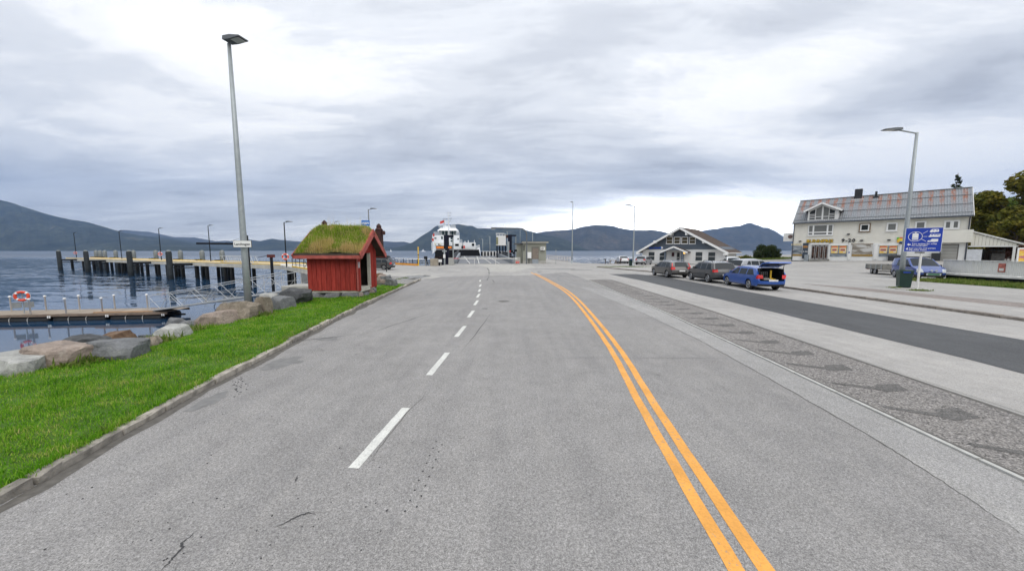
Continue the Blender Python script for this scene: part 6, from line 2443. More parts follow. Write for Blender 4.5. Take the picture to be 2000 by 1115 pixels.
for u in (.1, .9):
    p_ = lk(u, .9)
    MB().tube((p_[0], p_[1], -4), (p_[0], p_[1], p_[2] - .1), .5, 8).build('support', DARKPILE, ls)


# ---- ramp lift towers with displays
DISPLAY = plain('amber_display', (.75, .20, .03), .5, 0, .5, 9.0, emit=.12)


def tower(px, ytop, d, lab, w=1.0, zbase=0.0, disp=False):
    p_ = PD(px, 500, d)
    t_ = thing('ramp_tower', lab, 'tower', (p_.x, d, zbase), 0, 'ramp towers')
    zt_ = PD(px, ytop, d).z - zbase
    dk_ = plain('dark_blue_steel', (.012, .013, .024), .7, 0, .25, 1, 0, 30, .1)
    MB().cbox((0, 0, zt_ / 2), (w * .62, w * .7, zt_)).build('column', dk_, t_)
    MB().cbox((w * .45, 0, zt_ - .25), (w * 1.1, w * .5, .4)).build('sheave_head', dk_, t_)
    MB().tube((w * .95, -.1, .3), (w * .95, -.1, zt_ - .3), .12, 8).build('lift_cylinder', GALV, t_)
    MB().cbox((0, 0, .5), (w * 1.25, w * 1.1, 1.0)).build('foot', dk_, t_)
    return t_


tw = tower(872.5, 459, 63.5, 'dark lift tower beside the barrier with amber display boards', 1.25)
zc = PD(868, 483.3, 63).z
MB().box((-1.7, -.62, zc - .19), (-.42, -.45, zc + .19)).build('display_board', DISPLAY, tw)
MB().box((.42, -.62, zc - .17), (1.0, -.45, zc + .17)).build('display_board', DISPLAY, tw)
MB().box((-1.8, -.44, zc - .29), (1.1, -.40, zc + .29)).build('display_frame', BLACKM, tw)
tw2 = tower(996, 458.5, 98, 'dark lift tower on the hut side of the ramp beside the white machine house', 1.7, .0)
MB().cbox((-1.2, 0, PD(990, 462, 98).z), (1.3, .9, .8)).build('hydraulic_head', RUST, tw2)
# grey traffic signal mast next to the tower
p_ = PD(868.5, 516, 61.2)
t = thing('signal_mast', 'grey signal mast with a white control box at the ferry barrier', 'mast', (p_.x, p_.y, 0))
zt_ = PD(868, 486.5, 61.2).z
MB().cbox((0, 0, zt_ / 2), (.22, .22, zt_)).build('pole', GALV, t)
MB().cbox((0, 0, zt_ - .35), (.75, .18, .22)).build('crossarm', GALV, t)
MB().cbox((0, -.2, PD(868, 500.5, 61.2).z), (.34, .25, .62)).build('control_box', WHITEM, t)

# ---- white machine house on a dark stand
p_ = PD(979, 490, 97)
t = thing('machine_house', 'white tank-like machine house on a dark steel stand beside the ramp', 'machine house', (p_.x, 97, 0.0))
sc_ = 97 / F
zt_, zm = PD(979, 461, 97).z, PD(979, 478, 97).z
w = 9 * sc_
MB().cbox((0, 0, (zt_ + zm) / 2), (2 * w * .98, 3.0, zt_ - zm)).build('casing', WHITEM, t)
for i in range(-3, 4):
    MB().box((i * w * .28 - .06, -1.58, zm + .15), (i * w * .28 + .06, -1.5, zt_ - .1)).build('casing_rib', WHITEG, t)
MB().box((-w * 1.1, -1.7, zm - .22), (w * 1.1, 1.7, zm - .004)).build('platform', WHITEG, t)
for x in (-w * .9, -w * .35, w * .35, w * .9):
    MB().box((x - .17, -.2, 0.0), (x + .17, .2, zm - .22)).build('leg', plain('dark_blue_steel', (.02, .02, .03)), t)
m = MB()
for i in range(7):
    m.tube((-w + 2 * w * i / 6, -1.4, zt_), (-w + 2 * w * i / 6, -1.4, zt_ + .6), .06, 5)
m.tube((-w * 1.1, -1.4, zt_ + .6), (w * .7, -1.4, zt_ + .6), .08, 5)
m.build('roof_rail', WHITEM, t)
MB().cbox((-w * .82, -1.62, zm + 1.0), (.5, .3, 1.9)).build('vent_duct', plain('olive_duct', (.22, .22, .12), .7, 0, .3, 2), t)
MB().box((w * 1.4, -.6, .0), (w * 1.75, .6, PD(979, 472, 97).z)).build('cable_tower', GALV, t)

# ---- row of white fender piles on the far berth
fbz = PD(960, 490.5, 118).z
whp = MB().box((-.62, -.3, -2), (.62, .3, 3.4)).mesh('fender_panel', WHITEG)
t = thing('berth_fender_wall', 'row of white fender panels and dark piles on the far berth', 'fender wall', (0, 118, -.9))
for i in range(9):
    px = 941.5 + i * 6.1
    link('fender_panel', whp, t, (fx(px + 3, 118), 0, fbz - 2.5), None, (.62, 1, 1))
    MB().box((fx(px, 118) - .28, -.5, -2.5), (fx(px, 118) + .28, -.31, fbz + .7)).build('pile', BLACKM, t)
MB().box((fx(938, 118), -.25, -1.2), (fx(1000, 118), .25, .1)).build('waler', BLACKM, t)
for px, ytop, dd, lab in ((943, 467, 118, 'thin grey berth lamp close to the ferry side'), (957, 462, 119, 'thin grey berth lamp over the white fender panels'), (991, 452.5, 121, 'thin grey berth lamp behind the machine house'), (1040, 453, 122, 'thin grey lamp post seen over the hut roof')):
    p_ = PD(px, 495, dd)
    lamp_post(lab, p_.x, dd, -.9, PD(px, ytop, dd).z + .9, .11, .08, (.9, .3, .1), GALV, -.5, 0, 'berth lamps', False, .05, 'berth_lamp')

# ---- barrier, cabinets, quay railing
BARR = plain('barrier_cabinet', (.34, .34, .32), .7, 0, .1, 2)
p_ = PD(882, 516, 60.0)
t = thing('barrier_gate', 'closed white barrier boom across the ferry ramp', 'barrier', (p_.x, 60.0, 0))
c0 = PD(881, 503.5, 60).z
MB().box((-.45, -.4, 0), (.40, .4, c0)).build('cabinet', BARR, t)
xe = PD(1010, 505, 61.5).x - p_.x
zb1 = PD(900, 504.8, 60).z
BOOM = plain('boom_white', (.72, .70, .66), .5, 0, .05, 2)
for i in range(12):
    xs0, xs1 = .3 + (xe - .3) * i / 12, .3 + (xe - .3) * (i + 1) / 12
    MB().box((xs0, -.06, zb1 - .055), (xs1, .0, zb1 + .055)).build('boom_section', BOOM if i % 3 else REDM if i in (0,) else BOOM, t)
for f_ in (.33, .66):
    MB().tube((.3 + (xe - .3) * f_, -.03, 0.0), (.3 + (xe - .3) * f_, -.03, zb1 - .05), .03, 5).build('drop_leg', BOOM, t)
p2 = PD(1011.5, 515, 62)
t = thing('barrier_post_cabinet', 'grey cabinet with a red notice at the hut end of the barrier', 'cabinet', (p2.x, 62, 0))
zc = PD(1011, 502.5, 62).z
MB().box((-.5, -.4, 0), (.42, .4, zc)).build('cabinet', BARR, t)
MB().box((-.38, -.42, .28), (.25, -.405, .62)).build('notice', REDM, t)
link('lettering', text_mesh('STOPP', .16, .002, WHITEM), t, (-.06, -.424, .45), (math.pi / 2, 0, 0))
p2 = PD(849, 519, 57.6)
t = thing('cable_cabinet', 'beige concrete cable cabinet at the end of the quay railing', 'cabinet', (p2.x, 57.6, 0))
bevel_mesh(MB().box((-.62, -.45, 0), (.55, .45, PD(849, 505, 57.6).z)).build('body', plain('beige_cabinet', (.30, .265, .215), .8, 0, .2, 2), t).data, .03)
p2 = PD(858.5, 517, 58.8)
t = thing('meter_box', 'small white meter box on short legs beside the beige cabinet', 'box', (p2.x, 58.8, 0))
MB().box((-.36, -.2, PD(858, 512, 58.8).z), (.36, .2, PD(858, 506.8, 58.8).z)).build('box', WHITEM, t)
for x in (-.22, .22):
    MB().tube((x, 0, 0), (x, 0, PD(858, 511.8, 58.8).z), .05, 6).build('leg', WHITEG, t)
p2 = PD(830, 519, 57.3)
t = thing('info_panel', 'black square panel on slanting dark posts behind the quay railing', 'panel', (p2.x, 58.0, 0))
zc = PD(830, 503, 58).z
MB().box((-.3, -.05, zc - .25), (.25, .05, zc + .2)).build('panel', BLACKM, t)
MB().beam((0, 0, 0), (-.02, 0, zc - .2), .12, .12).beam((.35, 0, 0), (.1, 0, zc - .2), .1, .1).build('post', BLACKM, t)
# railing with orange bump beam
qr = thing('quay_railing', 'quay edge railing with white top rails and an orange bump beam', 'railing', (0, 0, 0))
path = [(-25.5, 63.2), (-20.9, 63.2), (-15.5, 58.0), (-12.9, 58.0)]
for (a, b) in zip(path[:-1], path[1:]):
    a3, b3 = Vector((a[0], a[1], 0)), Vector((b[0], b[1], 0))
    n = max(2, int((b3 - a3).length / 1.3))
    far = a[0] < -20 or True
    for z, mt in ((.42, BLACKM), (.75, BLACKM), (1.1, WHITEM if a[0] > -21 else RUST)):
        MB().tube(a3 + Vector((0, 0, z)), b3 + Vector((0, 0, z)), .045, 6).build('rail', mt, qr)
    for i in range(n + 1):
        p_ = a3.lerp(b3, i / n)
        MB().tube(p_, p_ + Vector((0, 0, 1.1)), .05, 6).build('post', WHITEM if i % 2 else BLACKM, qr)
    if a[0] < -15.6:
        MB().beam(a3 + Vector((.1, -.35, .16)), b3 + Vector((.1, -.35, .16)), .22, .3).build('bump_beam', ORANGEM, qr)
p2 = PD(817.5, 520, 57.4)
t = thing('yellow_marker_pole', 'tall yellow marker pole with dark bands at the quay railing', 'pole', (p2.x, 57.4, 0))
zt_ = PD(817, 482, 57.4).z
MB().tube((0, 0, 0), (0, 0, zt_), .09, 8).build('pole', YELM, t)
for k in (.42, .55):
    MB().tube((0, 0, zt_ * k), (0, 0, zt_ * k + .14), .096, 8).build('band', BLACKM, t)
p2 = PD(755, 531, 41.5)
t = thing('marker_post', 'thin dark post with a low rail at the gravel edge by the car', 'post', (p2.x, 41.5, 0))
MB().tube((0, 0, 0), (0, 0, PD(755, 513, 41.5).z), .05, 6).build('post', BLACKM, t)
MB().tube((0, 0, .42), (-2.2, .1, .42), .03, 6).build('rail', BLACKM, t)
tag(sheet('gravel_bank', [(-15, 36.4), (-9.4, 33.3), (-7.2, 31), (-6.6, 33), (-9.5, 37.5), (-14.5, 40)], PALECONC, 0.007), kind='structure')

# ---- hut
hd_ = 68.0
x0, x1 = fx(1021, hd_), fx(1066.5, hd_)
HUTG = plain('grey_green_boards', (.28, .285, .24), .8, 0, .12, 1.5)
ht = thing('ferry_hut', 'grey-green boarded service hut with a flat roof, brown door and air conditioner', 'hut', ((x0 + x1) / 2, hd_, 0))
w = (x1 - x0) / 2
zt_ = PD(1040, 474.5, hd_).z
zs = PD(1040, 509, hd_).z
MB().box((-w, 0, .0), (w, 4.2, max(.25, zs))).build('plinth', CONC, ht)
unit2 = MB().box((0, -.5, 0), (1, .5, 1)).mesh('board', HUTG)
n = 26
for i in range(n):
    link('board', unit2, ht, (-w + 2 * w * i / n, .0 + (.012 if i % 2 else 0), max(.25, zs)), None, (2 * w / n - .012, .05, zt_ - max(.25, zs)))
MB().box((-w, .03, max(.25, zs)), (w, 4.2, zt_)).build('wall', HUTG, ht)
wl_ = w - fx(1008, hd_) + x0 - w
# lower lean-to on the left
lw = x0 - fx(1009, hd_)
zl = PD(1015, 477, hd_).z
MB().box((-w - lw, 1.2, .0), (-w - .004, 5.2, zl)).build('lean_to', HUTG, ht)
MB().box((-w - lw - .5, .9, zl), (-w - .01, 5.4, zl + .2)).build('lean_to_roof', plain('roof_felt', (.10, .10, .10), .9, 0, .2, 2), ht)
MB().box((-w - .15, -.45, zt_), (w + .38, 4.6, zt_ + .20)).build('roof_fascia', plain('pale_fascia', (.48, .47, .42), .7, 0, .1, 2), ht)
MB().box((-w - .2, -.5, zt_ + .20), (w + .42, 4.65, zt_ + .30)).build('roof', plain('roof_felt', (.10, .10, .10)), ht)
dx0, dx1 = fx(1038, hd_) - (x0 + x1) / 2, fx(1052, hd_) - (x0 + x1) / 2
zd0, zd1 = max(.26, PD(1045, 506, hd_).z), PD(1045, 482, hd_).z
MB().box((dx0, -.09, zd0), (dx1, -.03, zd1)).build('door_frame', plain('grey_brown_frame', (.16, .15, .13), .7, 0, .1, 2), ht)
do = MB().box((dx0 + .18, -.13, zd0), (dx1 - .05, -.095, zd1 - .35)).build('door', plain('brown_door', (.20, .165, .135), .7, 0, .12, 2), ht)
MB().box((dx1 - .25, -.17, (zd0 + zd1) / 2 - .2), (dx1 - .12, -.135, (zd0 + zd1) / 2 - .1)).build('handle', GALV, do)
for i in range(3):
    MB().box((dx0 + .1, -1.0 + .3 * i, 0.0 if i == 0 else zd0 * i / 3), (dx1 - .1, -.72 + .3 * i, zd0 * (i + 1) / 3 - .02)).build('step', plain('step_grating', (.30, .33, .36), .6, .2, .1, 4), ht)
acx, acz = fx(1059.5, hd_) - (x0 + x1) / 2, PD(1059, 485.5, hd_).z
ac = MB().box((acx - .42, -.42, acz - .32), (acx + .42, -.03, acz + .32)).build('air_conditioner', WHITEG, ht)
MB().torus((acx - .05, -.43, acz), .2, .03, 'y', 16, 5).lathe([(.07, -.45), (.07, -.425)], 10, (acx - .05, 0, acz), 'y').build('fan_grille', BLACKM, ac)
for xx in (-.3, .3):
    MB().box((acx + xx - .03, -.4, acz - .45), (acx + xx + .03, -.04, acz - .322)).build('bracket', BLACKM, ac)
ex0, ex1 = fx(1030, hd_) - (x0 + x1) / 2, fx(1037.5, hd_) - (x0 + x1) / 2
MB().box((ex0, -.30, PD(1033, 504.5, hd_).z), (ex1, -.03, PD(1033, 492.5, hd_).z)).build('meter_cabinet', WHITEM, ht)
MB().tube((ex0 + .3, -.2, 0), (ex0 + .3, -.2, PD(1033, 504.5, hd_).z), .06, 6).build('conduit', BLACKM, ht)
MB().box((-w + .15, -.1, PD(1, 490, hd_).z), (-w + .3, -.03, PD(1, 479, hd_).z)).build('name_strip', BLACKM, ht)
# mast with small antennas on the hut
MB().tube((-w - lw * .4, 2, zl + .2), (-w - lw * .4, 2, PD(1014, 447, hd_ + 2).z), .04, 6).build('antenna_mast', GALV, ht)
# gooseneck lamp
p2 = PD(1028.5, 515, 65.5)
t = thing('gooseneck_lamp', 'tall dark gooseneck lamp arching over the ramp in front of the hut', 'street lamp', (p2.x, 65.5, 0))
zt_ = PD(1028, 446.5, 65.5).z
r_ = 1.15
m = MB()
pts_ = [(0, 0, 0), (0, 0, zt_ - r_)] + [(-r_ + r_ * math.cos(R(a)), 0, zt_ - r_ + r_ * math.sin(R(a))) for a in (15, 30, 45, 60, 75, 90)]
xl = PD(963, 446, 65.5).x - p2.x
pts_ += [(xl + .3, 0, zt_ + .12)]
m.path(pts_, .125, 8)
m.build('pole', GALVD, t)
MB().box((xl - .35, -.2, zt_ - .12), (xl + .5, .2, zt_ + .22)).build('lamp_head', GALVD, t)
MB().box((xl - .3, -.16, zt_ - .2), (xl + .3, .16, zt_ - .121)).build('lens', HEADL, t)
# signal horn on a bracket, left of the hut
p2 = PD(1004.5, 510, 67.3)
t = thing('signal_stand', 'dark post with angled signal lamps beside the hut', 'signal', (p2.x, 67.3, 0))
MB().tube((0, 0, 0), (0, 0, PD(1004, 489, 67.3).z), .09, 6).build('post', BLACKM, t)
for (a, b, c) in ((-.5, 491.5, .5), (.25, 489.5, .42), (-.1, 494, .4)):
    MB().cbox((a, -.1, PD(1, b, 67.3).z), (c, .35, .4), .4).build('signal_lamp', BLACKM, t)
MB().cbox((-.75, -.05, PD(1, 491, 67.3).z), (.3, .25, .35)).build('red_lamp', REDM, t)
# fence behind the hut
fn = thing('shore_fence', 'light tubular fence between the hut and the tall pole at the shore', 'fence', (0, 0, 0))
FENM = plain('pale_fence_paint', (.58, .50, .42), .6, 0, .15, 3)
a3, b3 = Vector((9.6, 101, 0)), Vector((12.5, 76, 0))
for z in (.15, .55, .85, 1.15):
    MB().tube(a3 + Vector((0, 0, z)), b3 + Vector((0, 0, z)), .05, 5).build('rail', FENM, fn)
for i in range(12):
    p_ = a3.lerp(b3, i / 11)
    MB().tube(p_, p_ + Vector((0, 0, 1.18)), .055, 5).build('post', FENM, fn)
# tall poles
p2 = PD(1085.5, 515, 65)
t = thing('thin_pole', 'thin grey pole standing on the apron by the shore fence', 'pole', (p2.x, 65, 0))
MB().tube((0, 0, 0), (0, 0, PD(1085, 489, 65).z), .035, 6).build('pole', GALV, t)
MB().cbox((0, 0, PD(1085, 490, 65).z), (.12, .04, .3)).build('marker', WHITEG, t)
p2 = PD(1117, 513, 68)
lamp_post('slender grey lamp post by the water between the hut and the bank', p2.x, 68, 0, PD(1117.5, 395.5, 68).z, .13, .06, (.35, .3, .1), GALV, .12, R(180), 'quay lamp posts', True, .02)
p2 = PD(1236, 519.5, 55)
lamp_post('grey lamp post with an arm beside the green bin near the bank', p2.x, 55, .1, PD(1238, 403, 55).z - .1, .12, .065, (.75, .28, .09), GALV, -.75, 0, 'street lamps', True, .12)
# ================================================================ RIGHT SIDE: bins, bank, shop, terrace, signs
def bin_(label, x, y, z, s=1.0, rz=0.0, lid=True):
    t_ = thing('litter_bin', label, 'bin', (x, y, z), rz, 'bins')
    w, h_ = .30 * s, .98 * s
    m_ = MB()
    m_.add([(-w * .85, -w * .85, .05), (w * .85, -w * .85, .05), (w * .85, w * .85, .05), (-w * .85, w * .85, .05), (-w, -w, h_), (w, -w, h_), (w, w, h_), (-w, w, h_)],
           [(0, 3, 2, 1), (4, 5, 6, 7), (0, 1, 5, 4), (1, 2, 6, 5), (2, 3, 7, 6), (3, 0, 4, 7)])
    m_.build('body', BINGREEN, t_)
    MB().prism([(-w * 1.06, h_), (w * 1.06, h_), (w * 1.06, h_ + .05), (w * .7, h_ + .13), (-w * 1.0, h_ + .13), (-w * 1.06, h_ + .05)], -w * 1.06, w * 1.06, 'x').build('lid', BINGREEN, t_)
    MB().box((-w * .8, -w * .8, 0), (w * .8, w * .8, .05)).build('foot', BLKPLASTIC, t_)
    MB().box((-w * .55, -w * 1.07, h_ - .05), (w * .55, -w * 1.0, h_ + .03)).build('label_plate', BLUEM, t_)
    return t_


p = P(1774, 562.5, .1)
bin_('dark green bin between the grey lamp post and the blue sign post', p.x, p.y + .3, .112, 1.02, R(-30))
p = P(1232.3, 519, .1)
bin_('dark green bin at the lamp post near the bank', p.x, p.y, .104, .95)
pl2 = P(1758, 561, .1)
lamp_post('grey lamp post with an arm beside the green bin and blue sign', pl2.x, pl2.y, .112, PD(1795, 259, pl2.y).z - .112, .145, .075, (.95, .34, .10), GALV, -1.05, R(-4), 'street lamps', True, .16)

# ---- blue motorhome sign
ps_ = P(1791, 566, .1)
sg = thing('service_sign', 'blue square sign with white camper pictograms on a white post', 'sign', (ps_.x, ps_.y, .112), R(-38))
d_ = ps_.y
zA, zB = PD(1800, 491, d_).z - .112, PD(1800, 445.5, d_).z - .112
hh = zB - zA
hwid = hh * .53
BRD = BLUEM
for x in (-.1, .1):
    pass
MB().tube((0, 0, 0), (0, 0, zB - .1), .055, 10).build('post', WHITEG, sg)
MB().box((-hwid, -.10, zA), (hwid, -.07, zB)).build('board', BRD, sg)
MB().box((-hwid - .018, -.095, zA - .018), (hwid + .018, -.069, zB + .018)).build('rim', WHITEM, sg)
# pictograms, slightly proud of the board
yb = -.1035


def plate(name, pts_, mat=WHITEM, yy=yb):
    m_ = MB()
    n_ = len(pts_)
    m_.add([(x * hwid, yy, zA + z * hh) for x, z in pts_] + [(x * hwid, yy + .003, zA + z * hh) for x, z in pts_],
           [tuple(range(n_)), tuple(range(2 * n_ - 1, n_ - 1, -1))] + [(i, (i + 1) % n_, n_ + (i + 1) % n_, n_ + i) for i in range(n_)])
    return m_.build(name, mat, sg)


cxs, czs = -.45, .64
MB().torus((cxs * hwid, yb, zA + czs * hh), hh * .205, .012, 'y', 32, 6).build('ring', WHITEM, sg)
plate('canister', [(-.62, .50), (-.28, .50), (-.28, .76), (-.34, .78), (-.56, .78), (-.62, .76)])
plate('canister_cap', [(-.50, .79), (-.40, .79), (-.40, .83), (-.50, .83)])
plate('canister_band', [(-.60, .55), (-.30, .55), (-.30, .57), (-.60, .57)], BRD, yb - .003)
for a, b in (((-.06, .76), (.20, .87)), ((-.02, .635), (.20, .635)), ((-.10, .53), (.16, .43))):
    MB().beam((a[0] * hwid, yb, zA + a[1] * hh), (b[0] * hwid, yb, zA + b[1] * hh), .006, .02).build('pointer', WHITEM, sg)
plate('caravan', [(.30, .82), (.40, .80), (.50, .82), (.56, .80), (.62, .82), (.78, .82), (.80, .88), (.76, .94), (.42, .94), (.34, .90)])
plate('motorhome', [(.24, .63), (.34, .61), (.44, .62), (.70, .61), (.88, .62), (.90, .73), (.34, .73), (.34, .68)])
plate('camper_van', [(.22, .42), (.30, .40), (.42, .41), (.62, .40), (.80, .42), (.80, .53), (.46, .53), (.42, .49), (.28, .47)])
for x0, x1, z0, z1 in ((.46, .54, .885, .91), (.64, .73, .885, .91), (.40, .50, .685, .71), (.56, .64, .685, .71), (.68, .84, .685, .71), (.30, .42, .452, .472)):
    plate('pictogram_window', [(x0, z0), (x1, z0), (x1, z1), (x0, z1)], BRD, yb - .003)
plate('arrow', [(-.86, .30), (-.76, .36), (-.76, .32), (-.66, .32), (-.66, .27), (-.76, .27), (-.76, .24)])
plate('arrow', [(-.92, .10), (-.80, .17), (-.80, .06)])
for txt, x, z, s in (('Tøm tanken for avløp', -.60, .325, .082), ('frå campingbil', -.60, .255, .082), ('Kjør inn her ved pumpa', -.74, .135, .080), ('følg skilta vidare', -.74, .065, .080)):
    link('lettering', text_mesh(txt, s * hh, .0015, WHITEM, 'LEFT', .0015), sg, (x * hwid, yb, zA + z * hh), (math.pi / 2, 0, 0))
MB().box((-.28, -.085, zA - .10), (.12, -.07, zA - .035)).build('small_plate', BLACKM, sg)
MB().box((-.9, -.35, -.10), (.12, .3, .03)).build('plinth', CONC, sg)

# ---- garden table and chairs by the water
p = P(1197, 515.5, .0)
t = thing('garden_table', 'weathered wooden garden table between two chairs by the water', 'table', (p.x, p.y, 0))
MB().box((-.65, -.4, .66), (.65, .4, .71)).build('table_top', WOODGREY, t)
for x in (-.5, .5):
    MB().beam((x - .2, 0, 0), (x + .12, 0, .66), .08, .08).beam((x + .2, 0, 0), (x - .12, 0, .66), .08, .08).build('leg', WOODGREY, t)
for s, lab in ((-1, 'wooden garden chair on the pole side of the garden table'), (1, 'wooden garden chair on the car side of the garden table')):
    t = thing('garden_chair', lab, 'chair', (p.x + s * 1.15, p.y, 0), 0, 'garden chairs')
    MB().box((-.25, -.28, .38), (.25, .28, .43)).build('seat', WOODDK, t)
    MB().beam((s * .22, 0, .4), (s * .34, 0, 1.0), .5, .05).build('backrest', WOODDK, t)
    for a in (-.22, .22):
        for b in (-.24, .24):
            MB().box((a - .03, b - .03, 0), (a + .03, b + .03, .38)).build('leg', WOODDK, t)


# ---- bank
class Face:
    """vertical facade plane: pixel -> (distance along it, height)"""

    def __init__(self, a, b):
        self.a, self.b = Vector(a), Vector(b)
        self.u = (self.b - self.a).normalized()
        self.len = (self.b - self.a).length
        self.rz = math.atan2(self.u.y, self.u.x)

    def at(self, px, py):
        k = (px - 1000) / F
        s = (k * self.a.y - self.a.x) / (self.u.x - k * self.u.y)
        d = self.a.y + self.u.y * s
        # column also depends a little on the pitch, solved exactly by two steps
        for _ in range(3):
            r_ = ray(px, py)
            k = r_.x / r_.y
            s = (k * self.a.y - self.a.x) / (self.u.x - k * self.u.y)
            d = self.a.y + self.u.y * s
        return s, PD(px, py, d).z


bk = Face((24.8, 67.0), (34.7, 58.1))
BZ = 0.12
bank = thing('bank_building', 'low white bank building with blue-grey gable and brown roof', 'building', (bk.a.x, bk.a.y, BZ), bk.rz)
BL = bk.len
BWALL = plain('white_render', (.78, .78, .765), .8, 0, .05, 1.0, .15, 20)
BBLUE = plain('blue_grey_boards', (.115, .142, .178), .75, 0, .1, 1.2)
BROOF = plain('brown_roof_tiles', (.085, .062, .05), .85, 0, .25, 2.0, .4, 12)
BD = 9.5
s0, zr = bk.at(1328.5, 444.5)
_, ze = bk.at(1330, 487.2)
zr -= BZ
ze -= BZ
mid = BL / 2
m = MB()
flare = .45
m.add([(-flare, -.12, -.2), (BL + flare, -.12, -.2), (BL, 0, ze), (0, 0, ze), (-flare, BD, -.2), (BL + flare, BD, -.2), (BL, BD, ze), (0, BD, ze)],
      [(0, 1, 2, 3), (4, 7, 6, 5), (0, 4, 5, 1), (1, 5, 6, 2), (2, 6, 7, 3), (3, 7, 4, 0)])
m.build('wall', BWALL, bank)
rs = (zr - ze) / mid
gab = MB().prism([(-.05, ze + .004), (BL + .05, ze + .004), (mid, zr - .22)], -.06, BD, 'y').build('gable', BBLUE, bank)
n = 44
for i in range(1, n):
    x = BL * i / n
    zt_ = ze + (zr - ze) * (1 - abs(x - mid) / mid) - .3
    if zt_ > ze + .1:
        MB().box((x - .025, -.085, ze + .03), (x + .025, -.061, zt_)).build('batten', BBLUE, gab)
EO = .85
FO = 1.25
for s in (-1, 1):
    ex = mid + s * (mid + EO)
    zee = zr - rs * (mid + EO)
    m = MB()
    m.add([(mid, -FO, zr), (ex, -FO, zee), (ex, BD + .8, zee), (mid, BD + .8, zr), (mid, -FO, zr - .2), (ex, -FO, zee - .2), (ex, BD + .8, zee - .2), (mid, BD + .8, zr - .2)],
          [(0, 1, 2, 3), (4, 7, 6, 5), (0, 4, 5, 1), (1, 5, 6, 2), (2, 6, 7, 3), (3, 7, 4, 0)])
    ro = m.build('roof', BROOF, bank)
    for k in range(1, 16):
        f_ = k / 16
        xx, zz = mid + (ex - mid) * f_, zr + (zee - zr) * f_
        MB().beam((xx, -FO, zz + .02), (xx, BD + .8, zz + .02), .09, .05).build('tile_course', BROOF, ro)
    MB().beam((mid, -FO - .03, zr - .16), (ex, -FO - .03, zee - .16), .06, .34).build('barge_board', WHITEM, bank)
    MB().box((min(ex, ex - s * .7), -FO - .055, zee - .42), (max(ex, ex - s * .7), -FO - .005, zee - .16)).build('barge_end', WHITEM, bank)
    MB().tube((ex, -FO, zee - .16), (ex, BD + .8, zee - .16), .07, 8).build('gutter', WHITEG, bank)
    MB().path([(ex - s * .05, -FO + .3, zee - .2), (mid + s * (mid + .25), .25, zee - .75), (mid + s * (mid + .3), .25, 0)], .05, 6).build('downpipe', BBLUE, bank)
for (x0, y0, x1, y1) in ((1311.9, 453.9, 1316.7, 460.7), (1342, 452.8, 1345, 459.7), (1280.4, 469.6, 1285.1, 476), (1374.9, 468.6, 1377.5, 475.4)):
    sa, za = bk.at(x0, y1)
    sb, zb = bk.at(x1, y0)
    MB().box((sa, -FO + .05, za - BZ), (sa + .34, -.07, za - BZ + .55)).build('bracket', WHITEM, bank)


def bwin(fc, base, parent, px0, py0, px1, py1, rows=1, cols=1, frame=WHITEM, glass=WGLASS, fw=.09, out=-.10, bar=.07, name='window', curtains=None):
    sa, za = fc.at(px0, py1)
    sb, zb = fc.at(px1, py0)
    za -= base
    zb -= base
    m_ = MB()
    m_.box((sa, out, za), (sb, out + .06, za + fw)).box((sa, out, zb - fw), (sb, out + .06, zb)).box((sa, out, za + fw), (sa + fw, out + .06, zb - fw)).box((sb - fw, out, za + fw), (sb, out + .06, zb - fw))
    w_ = m_.build(name, frame, parent)
    iw, ih = sb - sa - 2 * fw, zb - za - 2 * fw
    for i in range(1, cols):
        x = sa + fw + iw * i / cols
        MB().box((x - bar / 2, out + .003, za + fw), (x + bar / 2, out + .055, zb - fw)).build('mullion', frame, w_)
    for j in range(1, rows):
        z = za + fw + ih * j / rows
        MB().box((sa + fw, out + .004, z - bar / 2), (sb - fw, out + .054, z + bar / 2)).build('transom', frame, w_)
    for i in range(cols):
        for j in range(rows):
            MB().box((sa + fw + iw * i / cols, out + .025, za + fw + ih * j / rows), (sa + fw + iw * (i + 1) / cols, out + .035, za + fw + ih * (j + 1) / rows)).build('pane', glass, w_)
    MB().box((sa + fw, out + .04, za + fw), (sb - fw, out + .07, zb - fw)).build('back', DGLASS, w_)
    MB().box((sa - .06, out - .06, za - .05), (sb + .06, out + .05, za - .002)).build('sill', frame, w_)
    return w_


for k in ((1266.3, 491.7, 1279.9, 508.6), (1287.8, 491.7, 1302, 509), (1357.6, 491.7, 1373.4, 510), (1382.3, 492, 1398.6, 510)):
    bwin(bk, BZ, bank, *k, rows=2, cols=1, fw=.07, out=-.16)
for k in ((1301.4, 462.5, 1315, 476.7), (1316.1, 462.5, 1329.8, 476.7), (1330.8, 462.5, 1344.5, 476.7), (1346, 462.5, 1359.7, 476.7)):
    bwin(bk, BZ, bank, *k, rows=2, cols=1, fw=.11, out=-.14, glass=glass_dark('warm_window', (.07, .055, .025), .1))
